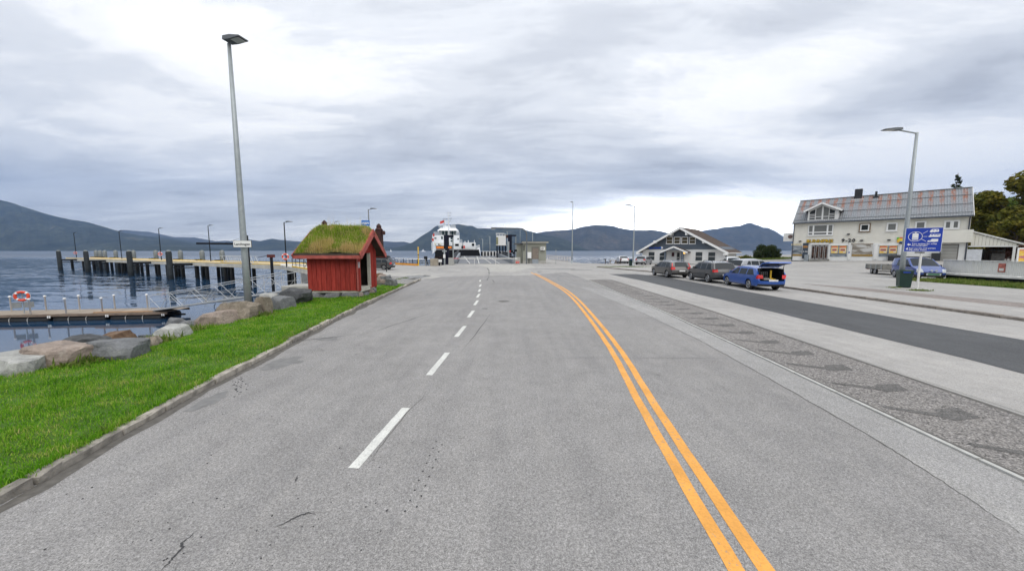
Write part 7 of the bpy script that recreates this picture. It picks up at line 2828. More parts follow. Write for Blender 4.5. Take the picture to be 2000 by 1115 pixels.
# porch
sA, _ = bk.at(1304, 500)
sB, _ = bk.at(1340, 500)
sm, zp = bk.at(1321.4, 481)
zp -= BZ
PO = 1.9
pe0, pe1 = sA - .75, sB + .75
zpe = zp - 1.0
por = bpy.data.objects
pm = (pe0 + pe1) / 2
for s, ex in ((-1, pe0), (1, pe1)):
    m = MB()
    m.add([(pm, -PO, zp), (ex, -PO, zpe), (ex, -.07, zpe), (pm, -.07, zp), (pm, -PO, zp - .12), (ex, -PO, zpe - .12), (ex, -.07, zpe - .12), (pm, -.07, zp - .12)],
          [(0, 1, 2, 3), (4, 7, 6, 5), (0, 4, 5, 1), (1, 5, 6, 2), (2, 6, 7, 3), (3, 7, 4, 0)])
    m.build('porch_roof', BROOF, bank)
    MB().beam((pm, -PO - .03, zp - .12), (ex, -PO - .03, zpe - .12), .05, .26).build('porch_barge_board', WHITEM, bank)
    px_ = sA + .1 if s < 0 else sB - .1
    MB().box((px_ - .13, -PO + .15, -.05), (px_ + .13, -PO + .45, zpe + .1)).build('porch_post', BBLUE, bank)
m = MB()
arc = [(pe0 + .4, zpe + .1)] + [(pm + (pe1 - pe0 - .9) / 2 * math.cos(R(a)), zpe - .25 + .62 * math.sin(R(a))) for a in range(180, -1, -20)] + [(pe1 - .4, zpe + .1), (pm, zp - .16)]
m.prism(arc, -PO + .05, -PO + .12, 'y').build('porch_gable', BBLUE, bank)
dw0, _ = bk.at(1321, 500)
dw1, _ = bk.at(1338, 500)
zd = bk.at(1330, 492)[1] - BZ
for i in range(2):
    a, b = dw0 + (dw1 - dw0) * i / 2, dw0 + (dw1 - dw0) * (i + 1) / 2
    do = MB().box((a + .02, -.14, .05), (b - .02, -.09, zd)).build('door', WHITEG, bank)
    for z0, z1 in ((.3, zd * .5), (zd * .55, zd - .12)):
        MB().box((a + .14, -.155, z0), (b - .14, -.141, z1)).build('pane', DGLASS, do)
    hx = b - .1 if i == 0 else a + .1
    MB().tube((hx, -.18, .9), (hx, -.18, 1.3), .02, 5).build('handle', GALV, do)
sx, zx = bk.at(1315, 497)
MB().box((sx - .2, -.24, zx - BZ - .35), (sx + .2, -.1, zx - BZ + .35)).build('mail_box', plain('dark_red_box', (.06, .012, .012), .6), bank)
sx, zx = bk.at(1342.5, 494)
MB().lathe([(.12, -.15), (.16, 0), (.10, .16)], 10, (sx, -PO + .2, zx - BZ)).build('porch_lamp', plain('warm_lamp', (1.0, .55, .14), .4, emit=1.6), bank)
sx, zx = bk.at(1281.8, 484)
link('lettering', text_mesh('Sparebanken', .52, .02, plain('bank_sign_blue', (.01, .09, .62), .4, 0, .05), extra=.006), bank, (sx, -.12, zx - BZ), (math.pi / 2, 0, 0))
sx, zx = bk.at(1292.8, 484)
MB().lathe([(.24, -.16), (.24, -.09)], 16, (sx, 0, zx - BZ), 'y').build('emblem', WHITEM, bank)
MB().prism([(sx - .24, zx - BZ - .2), (sx - .02, zx - BZ - .2), (sx - .10, zx - BZ + .22), (sx - .24, zx - BZ + .2)], -.175, -.162, 'y').build('emblem_stripe', BLUEL, bank)
sx, zx = bk.at(1330, 451.5)
MB().box((sx - .22, -.12, zx - BZ - .15), (sx + .22, -.062, zx - BZ + .15)).build('vent', GALVD, bank)
MB().box((-.6, -.3, -.2), (BL + .6, -.13, .06)).build('plinth', CONCD, bank)
wb_ = bk.a + bk.u * (BL + .9)
bin_('tall green wheelie bin against the side wall of the bank', wb_.x + .2, wb_.y + 1.0, BZ, 1.15)

# ---- shop
sp = Face((45.8, 58.0), (57.7, 45.0))
SZ = 0.62
shop = thing('shop_building', 'long cream two-storey shop with rust-streaked metal roof and yellow lettering', 'building', (sp.a.x, sp.a.y, SZ), sp.rz)
SL = sp.len
SD = 9.0


def cladding_mat():
    mt, nt, b = nodes_of('cream_cladding')
    pos = mpos(nt, False)
    s_ = N(nt, 'ShaderNodeSeparateXYZ')
    nt.links.new(pos, s_.inputs[0])
    a = mnoise(nt, pos, .8, 5.0, .6)
    c = mramp(nt, a, [(.3, (.67, .65, .58)), (.7, (.76, .74, .67))])
    mpn = N(nt, 'ShaderNodeMapping')
    mpn.inputs['Scale'].default_value = (2.5, 2.5, .25)
    nt.links.new(pos, mpn.inputs[0])
    st = mnoise(nt, mpn.outputs[0], 1.6, 5.0, .65)
    c = mmix(nt, mramp(nt, st, [(.60, (0, 0, 0)), (.8, (.28,) * 3)]), c, (.30, .28, .23))
    nt.links.new(c, b.inputs['Base Color'])
    b.inputs['Roughness'].default_value = .75
    return mt


CLAD = cladding_mat()
CLADW = plain('white_shopfront', (.74, .74, .72), .65, 0, .06, 1.0)
zeave = sp.at(1545, 433)[1] - SZ
zridge = 10.75 - SZ
zsplit = sp.at(1620, 466.5)[1] - SZ - .75
MB().box((0, .02, 0), (SL, SD, zeave)).build('wall', CLAD, shop)
# overlapping boards of the upper storey
nbd = 22
m = None
for i in range(nbd):
    z0 = zsplit + (zeave - zsplit) * i / nbd
    z1 = zsplit + (zeave - zsplit) * (i + 1) / nbd
    MB().add([(0, -.045, z0), (SL, -.045, z0), (SL, -.005, z1), (0, -.005, z1), (0, .02, z0), (SL, .02, z0), (SL, .02, z1), (0, .02, z1)],
             [(0, 1, 2, 3), (4, 7, 6, 5), (0, 4, 5, 1), (1, 5, 6, 2), (2, 6, 7, 3), (3, 7, 4, 0)]).build('cladding_board', CLAD, shop)
MB().box((0.1, -.05, 0.25), (SL - .02, .015, zsplit - .004)).build('shopfront', CLADW, shop)
MB().box((-.05, -.12, -.45), (SL + .05, .0, .25)).build('plinth', plain('dark_plinth', (.06, .062, .07), .8, 0, .2, 2), shop)
MB().prism([(0, zeave), (SD, zeave), (SD / 2, zridge - .15)], 0, .05, 'x').prism([(0, zeave), (SD, zeave), (SD / 2, zridge - .15)], SL - .05, SL, 'x').build('gable_wall', CLAD, shop)


def rust_roof():
    mt, nt, b = nodes_of('rusty_metal_roof')
    pos = mpos(nt, False)
    s_ = N(nt, 'ShaderNodeSeparateXYZ')
    nt.links.new(pos, s_.inputs[0])
    # sheets: rust starts at the regular laps along the ridge and runs down
    mu = N(nt, 'ShaderNodeMath', operation='MULTIPLY')
    nt.links.new(s_.outputs[0], mu.inputs[0])
    mu.inputs[1].default_value = 1.02
    fr = N(nt, 'ShaderNodeMath', operation='FRACT')
    nt.links.new(mu.outputs[0], fr.inputs[0])
    lap = mramp(nt, fr.outputs[0], [(.0, (0,) * 3), (.22, (0,) * 3), (.34, (1,) * 3), (.66, (1,) * 3), (.78, (0,) * 3), (1, (0,) * 3)])
    band = mramp(nt, s_.outputs[1], [(-.0, (0,) * 3), (.30, (.15,) * 3), (.52, (.5,) * 3), (.58, (1.0,) * 3), (.92, (1,) * 3), (1, (.35,) * 3)])
    nm = N(nt, 'ShaderNodeMath', operation='DIVIDE')
    nt.links.new(s_.outputs[1], nm.inputs[0])
    nm.inputs[1].default_value = 6.6
    nt.links.new(nm.outputs[0], band.node.inputs[0])
    mpn = N(nt, 'ShaderNodeMapping')
    mpn.inputs['Scale'].default_value = (3.2, .75, 1)
    nt.links.new(pos, mpn.inputs[0])
    nz = mnoise(nt, mpn.outputs[0], 1.7, 6.0, .7)
    thr = mramp(nt, nz, [(.38, (0,) * 3), (.56, (.9,) * 3)])
    mk = mmix(nt, 1.0, lap, band, 'MULTIPLY')
    mk = mmix(nt, 1.0, mk, thr, 'MULTIPLY')
    zn = mnoise(nt, mpn.outputs[0], 3.0, 4.0)
    zinc = mramp(nt, zn, [(.3, (.150, .165, .185)), (.7, (.26, .275, .29))])
    rn_ = mnoise(nt, pos, 6.0, 4.0)
    rust = mramp(nt, rn_, [(.3, (.17, .058, .03)), (.7, (.34, .14, .075))])
    c = mmix(nt, mk, zinc, rust)
    nt.links.new(c, b.inputs['Base Color'])
    b.inputs['Roughness'].default_value = .55
    b.inputs['Metallic'].default_value = .15
    return mt


RROOF = rust_roof()
RO = .55
run = SD / 2 + RO
rise = (zridge - zeave + .35)
slen = math.hypot(run, rise)
for s in (0, 1):
    # a corrugated sheet: local x along the eave, local y up the slope
    m = MB()
    nx_ = 300
    vv = []
    for i in range(nx_ + 1):
        x = -.15 + (SL + .3) * i / nx_
        zz = .022 * (1 if (i % 4) in (1, 2) else -1)
        vv += [(x, 0, zz), (x, slen * .38, zz), (x, slen * .385, zz + .018), (x, slen * .70, zz + .018), (x, slen * .705, zz + .036), (x, slen, zz + .036)]
    m.add(vv, [(6 * i + k, 6 * i + 6 + k, 6 * i + 7 + k, 6 * i + 1 + k) for i in range(nx_) for k in range(5)])
    o = m.build('roof', RROOF, shop, fix=False)
    if s == 0:
        o.location = (0, -RO, zeave - .30)
        o.rotation_euler = (math.atan2(rise, run), 0, 0)
    else:
        o.location = (SL, SD + RO, zeave - .30)
        o.rotation_euler = (math.atan2(rise, run), 0, math.pi)
    roof_o = o
    if s == 0:
        for k in (.10, .40, .72):
            MB().tube((-.1, slen * k, .09), (SL + .1, slen * k, .09), .03, 6).build('snow_guard', GALVD, o)
SOFFIT = plain('dark_fascia', (.055, .065, .085), .7, 0, .1, 2)
MB().box((-.15, -RO - .05, zeave - .44), (SL + .15, -RO - .005, zeave - .27)).build('gutter', SOFFIT, shop)
MB().box((-.1, -RO, zeave - .42), (SL + .1, -.05, zeave - .36)).build('soffit', WHITEG, shop)
for x in (-.16, SL + .16):
    for s in (0, 1):
        ya, yb_ = (-RO, SD / 2) if s == 0 else (SD + RO, SD / 2)
        MB().beam((x, ya, zeave - .38), (x, yb_, zeave - .38 + rise), .05, .2).build('verge_board', WHITEG, shop)
MB().beam((-.15, SD / 2, zeave - .25 + rise), (SL + .15, SD / 2, zeave - .25 + rise), .35, .08).build('ridge_cap', GALV, shop)
MB().tube((.02, -.1, 0), (.02, -.1, zeave - .3), .06, 8).build('downpipe', SOFFIT, shop)
MB().tube((SL - .1, -.1, 0), (SL - .1, -.1, zeave - .3), .06, 8).build('downpipe', SOFFIT, shop)
# chimney, pipe
sx, _ = sp.at(1663, 390)
zc = 12.0 - SZ
MB().box((sx - .0, SD / 2 - .5, zridge - 1.0), (sx + .85, SD / 2 + .35, zridge + 1.15)).build('chimney', plain('dark_slate', (.03, .032, .036), .8, 0, .2, 3), shop)
MB().box((sx - .25, SD / 2 - .78, zridge - .62), (sx + 1.1, SD / 2 - .51, zridge - .42)).build('chimney_flashing', WHITEG, shop)
sx, _ = sp.at(1707.5, 387)
MB().tube((sx, SD / 2 - .4, zridge - .4), (sx, SD / 2 - .4, zridge + .55), .14, 8).box((sx - .3, SD / 2 - .7, zridge - .45), (sx + .3, SD / 2 - .1, zridge - .2)).build('roof_vent', plain('dark_slate', (.03, .032, .036)), shop)
# dormer
s0_, z0_ = sp.at(1577.5, 430.5)
s1_, z1_ = sp.at(1637, 429.5)
sm_, zm_ = sp.at(1607.4, 395.6)
z0_ -= SZ
zm_ -= SZ
zde = sp.at(1572, 409.5)[1] - SZ
dm = MB().prism([(s0_, zeave - .45), (s1_, zeave - .45), (s1_, zde), (sm_, zm_ - .2), (s0_, zde)], -.16, 4.0, 'y').build('dormer', CLADW, shop)
zsl = (zm_ - zde) / (sm_ - s0_)
for s, ex in ((-1, s0_ - .45), (1, s1_ + .45)):
    ze_ = zm_ - zsl * abs(ex - sm_)
    MB().add([(sm_, -.75, zm_), (ex, -.75, ze_), (ex, 4.2, ze_), (sm_, 4.2, zm_), (sm_, -.75, zm_ - .1), (ex, -.75, ze_ - .1), (ex, 4.2, ze_ - .1), (sm_, 4.2, zm_ - .1)],
             [(0, 1, 2, 3), (4, 7, 6, 5), (0, 4, 5, 1), (1, 5, 6, 2), (2, 6, 7, 3), (3, 7, 4, 0)]).build('dormer_roof', SOFFIT, dm)
    MB().beam((sm_, -.78, zm_ - .14), (ex, -.78, ze_ - .14), .05, .24).build('dormer_barge_board', WHITEM, dm)
CURT = glass_dark('curtained_glass', (.16, .165, .16), .12)
zbot = sp.at(1607, 429)[1] - SZ + .05
for (pxa, pxb, tlo, thi, gl_) in ((1582, 1592.3, .16, .13, DGLASS), (1594, 1605, .0, .0, CURT), (1608.5, 1618.6, .0, .0, CURT), (1620.2, 1630.6, .13, .16, DGLASS)):
    a, b = sp.at(pxa, 420)[0], sp.at(pxb, 420)[0]
    za_, zb_2 = (zm_ - .55 - zsl * abs(a - sm_)), (zm_ - .55 - zsl * abs(b - sm_))
    MB().add([(a, -.19, zbot), (b, -.19, zbot), (b, -.19, zb_2), (a, -.19, za_), (a, -.162, zbot), (b, -.162, zbot), (b, -.162, zb_2), (a, -.162, za_)],
             [(0, 1, 2, 3), (4, 7, 6, 5), (0, 4, 5, 1), (1, 5, 6, 2), (2, 6, 7, 3), (3, 7, 4, 0)]).build('pane', gl_, dm)
    for f_ in ((.25,) if gl_ is CURT else (.2, .42, .64)):
        z = zbot + (min(za_, zb_2) - zbot) * f_
        MB().box((a, -.215, z - .04), (b, -.1905, z + .04)).build('glazing_bar', WHITEM, dm)
# upper windows
bwin(sp, SZ, shop, 1577.5, 438, 1628.5, 460.5, rows=1, cols=1, fw=.12, out=-.12, glass=CURT)
w_ = [o for o in shop.children if o.name.startswith('window')][-1]
sa, za = sp.at(1577.5, 460.5)
sb, zb = sp.at(1628.5, 438)
for f_ in (.22, .78):
    x = sa + (sb - sa) * f_
    MB().box((x - .10, -.135, za - SZ + .1), (x + .10, -.121, zb - SZ - .1)).build('mullion', WHITEM, w_)
z = za - SZ + (zb - za) * .30
MB().box((sa + .1, -.134, z - .08), (sb - .1, -.1215, z + .08)).build('transom', WHITEM, w_)
bwin(sp, SZ, shop, 1677, 435.8, 1701.3, 453.3, fw=.10, out=-.14, frame=plain('brown_frame', (.22, .145, .085), .7, 0, .2, 3), glass=DGLASS)
bwin(sp, SZ, shop, 1679.6, 437.6, 1698.8, 451.5, fw=.13, out=-.165, frame=CLADW, glass=DGLASS, name='sash')
bwin(sp, SZ, shop, 1730.5, 434.6, 1754, 452, fw=.17, out=-.13, glass=CURT)
bwin(sp, SZ, shop, 1786, 431.6, 1810, 449, fw=.17, out=-.13, glass=CURT)
bwin(sp, SZ, shop, 1842.5, 430, 1876, 448, cols=2, fw=.17, out=-.13, glass=CURT, bar=.3)
# balcony box at the right end
sa, za = sp.at(1800, 473)
sb, zb = sp.at(1893, 450.5)
zbal0, zbal1 = sp.at(1850, 474)[1] - SZ, sp.at(1850, 450)[1] - SZ
for i in range(8):
    z0 = zbal0 + (zbal1 - zbal0) * i / 8
    MB().box((sp.at(1806, 460)[0], -.78 + .006 * (i % 2), z0 + .008), (SL + .25, -.72, zbal0 + (zbal1 - zbal0) * (i + 1) / 8)).build('balcony_board', CLAD, shop)
MB().box((sp.at(1806, 460)[0] + .02, -.72, zbal0), (SL + .2, -.06, zbal0 + .12)).build('balcony_floor', CLADW, shop)
MB().box((SL + .17, -.715, zbal0 + .12), (SL + .22, 0, zbal1)).build('balcony_side', CLAD, shop)
# ground floor openings
INTERIOR = plain('shop_interior', (.05, .03, .022), .8, 0, .8, 2.5)


def gbox(name, px0, py0, px1, py1, y0, y1, mat, parent=shop):
    sa_, za_ = sp.at(px0, py1)
    sb_, zb_3 = sp.at(px1, py0)
    return MB().box((sa_, y0, za_ - SZ), (sb_, y1, zb_3 - SZ)).build(name, mat, parent)


def photo_mat(name, stops, scale=2.0, seed=0.0):
    """printed window film: soft horizontal bands of colour"""
    mt, nt, b = nodes_of(name)
    pos = mpos(nt, False)
    mpn = N(nt, 'ShaderNodeMapping')
    mpn.inputs['Location'].default_value = (seed, seed * .7, seed * 1.3)
    mpn.inputs['Scale'].default_value = (.5, 1, 1.6)
    nt.links.new(pos, mpn.inputs[0])
    f = mnoise(nt, mpn.outputs[0], scale, 5.0, .6, .4)
    nt.links.new(mramp(nt, f, stops), b.inputs['Base Color'])
    b.inputs['Roughness'].default_value = .15
    return mt


FILM = photo_mat('window_film_dark', [(.3, (.04, .05, .07)), (.5, (.16, .19, .22)), (.65, (.36, .38, .40)), (.8, (.05, .06, .08))], 2.2, 3)
lw_ = gbox('shop_window', 1545.5, 480, 1567, 500, -.10, -.052, FILM)
gbox('caption_band', 1545.7, 496.5, 1566.8, 499.8, -.108, -.101, plain('ochre_caption', (.32, .20, .05), .4, 0, .5, 9), lw_)
gbox('window_head', 1545.5, 476, 1566, 479.6, -.09, -.051, plain('cream_panel', (.55, .49, .34), .7), shop)
kiosk = gbox('entrance_panel', 1566.5, 475, 1579.5, 504.5, -.16, -.051, plain('slate_panel', (.04, .055, .075), .5, 0, .15, 2))
gbox('panel_print', 1568.5, 480, 1578, 484, -.167, -.161, plain('ochre_print', (.35, .17, .05), .5, 0, .5, 6), kiosk)
sx, zx = sp.at(1573, 491.5)
link('lettering', text_mesh('9-20', .34, .003, WHITEM), kiosk, (sx, -.166, zx - SZ), (math.pi / 2, 0, 0))
MB().box((sp.at(1572.5, 500)[0], -.62, 0.02), (sp.at(1580.5, 500)[0], -.17, sp.at(1576, 497.5)[1] - SZ)).build('parcel_box', plain('grey_parcel_box', (.26, .29, .31), .5), shop)
# entrance
ent = gbox('entrance', 1583.5, 478.5, 1618, 506, -.075, -.052, INTERIOR)
for i in range(4):
    a = 1584 + i * 8.4
    b = a + 8.2
    sa_, za_ = sp.at(a, 505.5)
    sb_, zb_3 = sp.at(b, 480)
    z0, z1 = za_ - SZ, zb_3 - SZ
    m = MB()
    m.box((sa_, -.12, z0), (sb_, -.08, z0 + .09)).box((sa_, -.12, z1 - .09), (sb_, -.08, z1)).box((sa_, -.12, z0 + .09), (sa_ + .045, -.08, z1 - .09)).box((sb_ - .045, -.12, z0 + .09), (sb_, -.08, z1 - .09))
    lf = m.build('door_leaf', plain('aluminium_door', (.42, .42, .42), .5, .2, .05), ent)
    MB().box((sa_ + .045, -.105, z0 + .09), (sb_ - .045, -.098, z1 - .09)).build('pane', plain('door_view', (.06, .030, .020), .12, 0, .85, 2.5, 0, 30, .3), lf)
gbox('entrance_head', 1582, 474, 1619, 478.3, -.13, -.051, CLADW, ent)
gbox('entrance_jamb', 1580.6, 475, 1583.3, 506, -.13, -.051, CLADW, ent)
gbox('entrance_jamb', 1618.2, 475, 1620.3, 506, -.13, -.051, CLADW, ent)
gbox('entrance_step', 1582, 506.2, 1620, 509.5, -1.0, -.13, CONCD, ent)
# poster windows
POSTY = plain('poster_yellow', (.72, .47, .06), .5, 0, .1, 5)
POSTR = plain('poster_red_band', (.62, .12, .07), .5, 0, .3, 12)


def poster_window(px0, px1, posters, py0=479.5, py1=501):
    w_2 = gbox('shop_window', px0, py0, px1, py1, -.10, -.052, FILM)
    gbox('window_rail', px0 - .6, py0 - 1.2, px1 + .6, py0 + .1, -.125, -.05, CLADW, w_2)
    for a, b, q_ in posters:
        ps2 = gbox('poster', a, 480.3, b, 494.8, -.112, -.101, POSTY, w_2)
        gbox('poster_field', a + 1.2, 484, b - 1.2, 493.8, -.116, -.1125, plain('poster_cream', (.70, .62, .46), .5, 0, .06, 4), w_2)
        gbox('poster_header', a + 1.2, 481, b - 1.2, 483.6, -.116, -.1125, POSTR, w_2)
        gbox('poster_picture', a + 2.4, 486, b - 2.6, 490.3, -.12, -.1165, photo_mat('poster_goods%d' % q_, [(.3, (.10, .10, .25)), (.5, (.45, .10, .08)), (.7, (.12, .22, .08))], 8.0, q_), w_2)
        gbox('poster_price', a + 2.0, 491, (a + b) / 2 + .6, 493.2, -.12, -.1165, plain('price_yellow', (.80, .50, .03), .5), w_2)
    return w_2


poster_window(1620.8, 1655.5, [(1623, 1637, 1), (1639, 1653.5, 2)])
gbox('pilaster', 1656, 473.8, 1662.4, 507.5, -.16, -.051, CLADW)
gbox('pilaster_badge', 1657.2, 492, 1660.2, 494.2, -.168, -.161, BLUEM)
LANDS = photo_mat('fjord_window_print', [(.3, (.10, .09, .075)), (.48, (.24, .21, .17)), (.56, (.50, .49, .46)), (.8, (.60, .60, .60))], 1.1, 4.4)
lw_ = gbox('shop_window', 1663, 477.5, 1705, 500.8, -.10, -.052, LANDS)
gbox('caption_band', 1663.3, 497.2, 1704.6, 500.5, -.108, -.101, plain('ochre_caption', (.32, .20, .05)), lw_)
gbox('window_rail', 1662.6, 475.5, 1705.6, 477.6, -.125, -.05, plain('dark_canopy_edge', (.30, .25, .20), .7, 0, .4, 8), lw_)
poster_window(1716, 1754, [(1717, 1733.5, 3), (1736, 1752.5, 4)])
gbox('pilaster', 1705.5, 476, 1715.6, 507, -.16, -.051, CLADW)
gbox('pilaster', 1754.5, 476, 1762, 507, -.12, -.051, CLADW)
# lettering
sx0, zx0 = sp.at(1575, 475)
sx1, zx1 = sp.at(1628, 467)
wt0 = wt_ = text_mesh('BUNNPRIS', 1.05, .03, plain('letter_outline', (.075, .05, .012), .6), extra=.055)  # dark outline layer behind the ochre letters
xs = [v.co.x for v in wt_.vertices]
k = (sx1 - sx0) / (max(xs) - min(xs))
o = link('lettering', wt_, shop, ((sx0 + sx1) / 2, -.16, (zx0 + zx1) / 2 - SZ), (math.pi / 2, 0, 0), (k, k * .95, 1))
wt_ = text_mesh('BUNNPRIS', 1.05, .01, plain('ochre_letters', (.66, .42, .02), .5, 0, .12, 3), extra=.012)
link('lettering', wt_, shop, ((sx0 + sx1) / 2, -.225, (zx0 + zx1) / 2 - SZ), (math.pi / 2, 0, 0), (k, k * .90, 1))
sx0, zx0 = sp.at(1643.5, 473.8)
sx1, zx1 = sp.at(1671, 466)
wt_ = text_mesh('9-20', 1.0, .04, BLACKT, extra=.015, spacing=1.15)
xs = [v.co.x for v in wt_.vertices]
k = (sx1 - sx0) / (max(xs) - min(xs))
link('lettering', wt_, shop, ((sx0 + sx1) / 2, -.11, (zx0 + zx1) / 2 - SZ), (math.pi / 2, 0, 0), (k, k, 1))
for i, (px, py, col) in enumerate(((1756.5, 466.5, (.10, .42, .05)), (1761.8, 466.2, (.60, .10, .08)), (1756.8, 470.4, (.75, .40, .02)), (1762, 470.4, (.05, .16, .50)), (1759.4, 468.6, (.75, .55, .05)))):
    sx, zx = sp.at(px, py)
    MB().box((sx - .23, -.13 - .004 * i, zx - SZ - .20), (sx + .23, -.06, zx - SZ + .20)).build('emblem_leaf', plain('emblem_colour%d' % i, col, .5), shop)
for px, py in ((1563, 471.3), (1657.2, 457.8), (1683.2, 469.6), (1736.5, 468.8), (1759.5, 475)):
    sx, zx = sp.at(px, py)
    MB().box((sx - .16, -.28, zx - SZ - .08), (sx + .16, -.05, zx - SZ + .08)).build('wall_lamp', BLACKM, shop)
# garage door with horizontal sections
sa, za = sp.at(1835.5, 509)
sb, zb = sp.at(1871, 478)
GAR = plain('grey_garage_door', (.34, .335, .31), .6, 0, .08, 2)
gd = MB().box((sa - .1, -.06, za - SZ), (sb + .1, -.045, zb - SZ + .1)).build('garage_door', plain('garage_frame', (.14, .13, .12), .7), shop)
for i in range(5):
    z0 = za - SZ + (zb - za) * i / 5
    MB().box((sa, -.10, z0 + .02), (sb, -.062, z0 + (zb - za) / 5 - .01)).build('door_section', GAR, gd)
sx, zx = sp.at(1826.5, 501)
MB().box((sx - .35, -.65, 0.3), (sx + .4, -.13, zx - SZ + .45)).build('waste_cabinet', plain('dark_slate', (.03, .032, .036)), shop)
# dark planter box by the wall
sx, zx = sp.at(1750, 502)
t = thing('grit_box', 'dark grey grit box standing against the shop wall', 'box', tuple(sp.a + sp.u * sx + Vector((-sp.u.y, sp.u.x)) * -.6) + (SZ + .25,), sp.rz)
MB().box((-.75, -.35, -.1), (.75, .35, .70)).build('body', plain('dark_slate', (.03, .032, .036)), t)
MB().prism([(-.38, .70), (.38, .70), (.38, .95), (.1, 1.0), (-.38, .76)], -.78, .78, 'x').build('lid', plain('dark_slate', (.03, .032, .036)), t)
# projecting sign on the end wall
sx, zx = sp.at(1541, 463)
MB().box((-1.35, .3, zx - SZ - .7), (-.02, .45, zx - SZ + .62)).build('projecting_sign', WHITEG, shop)
MB().lathe([(.32, .285), (.32, .299)], 14, (-.45, 0, zx - SZ + .05), 'y').build('sign_disc', plain('brown_disc', (.14, .09, .08), .6), shop)
# fuel-style round price sign in front
p_ = rear_at(1710.5, 511.5)
t = thing('round_sign', 'white round-topped notice sign on a post beside the silver saloon', 'sign', (p_.x + 1.6, p_.y + 1.6, gl(p_.x + 1.6, p_.y + 1.6)), sp.rz)
zt_ = PD(1711, 476, p_.y + 1.6).z - t.location.z
MB().lathe([(.36, -.05), (.36, 0)], 18, (0, 0, zt_ - .38), 'y').build('disc', WHITEM, t)
MB().box((-.30, -.045, zt_ - 1.7), (.30, 0, zt_ - .75)).build('board', WHITEM, t)
MB().box((-.07, -.058, zt_ - .42), (.07, -.051, zt_ - .18)).build('mark', BLACKT, t)
MB().torus((0, -.05, zt_ - .62), .18, .03, 'y', 16, 5).build('ring', REDM, t)
MB().tube((0, .03, 0), (0, .03, zt_ - .4), .04, 6).build('post', GALV, t)

# carport on the end of the shop
cp = thing('carport', 'open lean-to carport with sloping white roof at the end of the shop', 'carport', tuple(sp.b) + (1.1,), sp.rz)
CW = 3.6
zr0, zr1 = 5.02 - 1.1, 3.50 - 1.1
MB().add([(.0, -.3, zr0), (CW + .5, -.3, zr1 - .2), (CW + .5, 6, zr1 - .2), (.0, 6, zr0), (.0, -.3, zr0 - .16), (CW + .5, -.3, zr1 - .36), (CW + .5, 6, zr1 - .36), (.0, 6, zr0 - .16)],
         [(0, 1, 2, 3), (4, 7, 6, 5), (0, 4, 5, 1), (1, 5, 6, 2), (2, 6, 7, 3), (3, 7, 4, 0)]).build('roof', WHITEG, cp)
zl = zr1 - .42
n = 12
for i in range(n):
    x0, x1 = .22 + (CW - .25) * i / n, .22 + (CW - .25) * (i + 1) / n
    zt_ = zr0 - .17 - (zr0 - zr1) * (x1 / CW)
    if zt_ > zl + .05:
        MB().box((x0, -.12, zl), (x1 - .02, -.08, zt_)).build('gable_board', CLAD, cp)
MB().box((.05, -.14, zl - .16), (CW + .1, -.06, zl)).build('header', WHITEG, cp)
for x, y in ((CW - .15, -.1), (CW - .15, 5.8), (.2, 5.8)):
    MB().box((x - .1, y - .1, 0), (x + .1, y + .1, zl - .16)).build('post', WHITEG, cp)
MB().box((-.02, -.16, -.2), (1.15, -.09, zl - .45)).build('panel', plain('pale_panel', (.58, .60, .63), .6), cp)
m = MB()
for i in range(7):
    m.box((1.6 + i * .16, 2.0, 0), (1.68 + i * .16, 2.1, 1.15))
m.box((1.5, 2.0, 1.0), (2.8, 2.1, 1.12)).build('pallet', WOODDK, cp)
MB().box((2.0, 1.0, 0), (3.0, 1.7, 1.0)).box((1.2, 3.0, 0), (3.2, 3.6, 1.5)).build('crate', plain('grey_crates', (.09, .085, .08), .8, 0, .4, 3), cp)

# ---- terrace with white picket railing
tA, tB = Vector((35.6, 29.2)), Vector((34.6, 16.0))
te = thing('terrace_railing', 'long white boarded terrace railing with a small red poster', 'railing', (tA.x, tA.y, gl(tA.x, tA.y)), math.atan2(tB.y - tA.y, tB.x - tA.x))
TLn = (tB - tA).length
zb0, zt0 = .56, 1.58
npk = int(TLn / .115)
pk = MB().box((0, -.5, 0), (1, .5, 1)).mesh('picket', WHITEG)
rr = random.Random(3)
for i in range(npk):
    link('picket', pk, te, (TLn * i / npk, .02 + rr.uniform(-.004, .004), zb0 + rr.uniform(-.01, .01)), None, (TLn / npk - .018, .024, zt0 - zb0))
MB().box((0, -.05, zt0 + .01), (TLn, .09, zt0 + .06)).build('top_rail', WHITEG, te)
MB().box((0, .035, zb0 + .15), (TLn, .08, zb0 + .25)).box((0, .035, zt0 - .22), (TLn, .08, zt0 - .12)).build('back_rail', WHITEG, te)
MB().box((-.1, -.12, zb0 - .15), (TLn, 9, zb0 - .02)).build('deck_edge', WHITEG, te)
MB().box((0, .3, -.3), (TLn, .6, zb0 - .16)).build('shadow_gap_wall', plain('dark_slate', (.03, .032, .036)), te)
s_ = (tA.y - (P(1948, 522, 0).y if 0 else 25.3)) / ((tA.y - tB.y) / TLn)
MB().box((3.55, -.03, zb0 + .28), (3.95, -.012, zb0 + .90)).build('poster', plain('red_white_poster', (.42, .13, .10), .5, 0, .6, 6), te)
MB().box((3.62, -.036, zb0 + .36), (3.88, -.031, zb0 + .55)).build('poster_text', WHITEG, te)
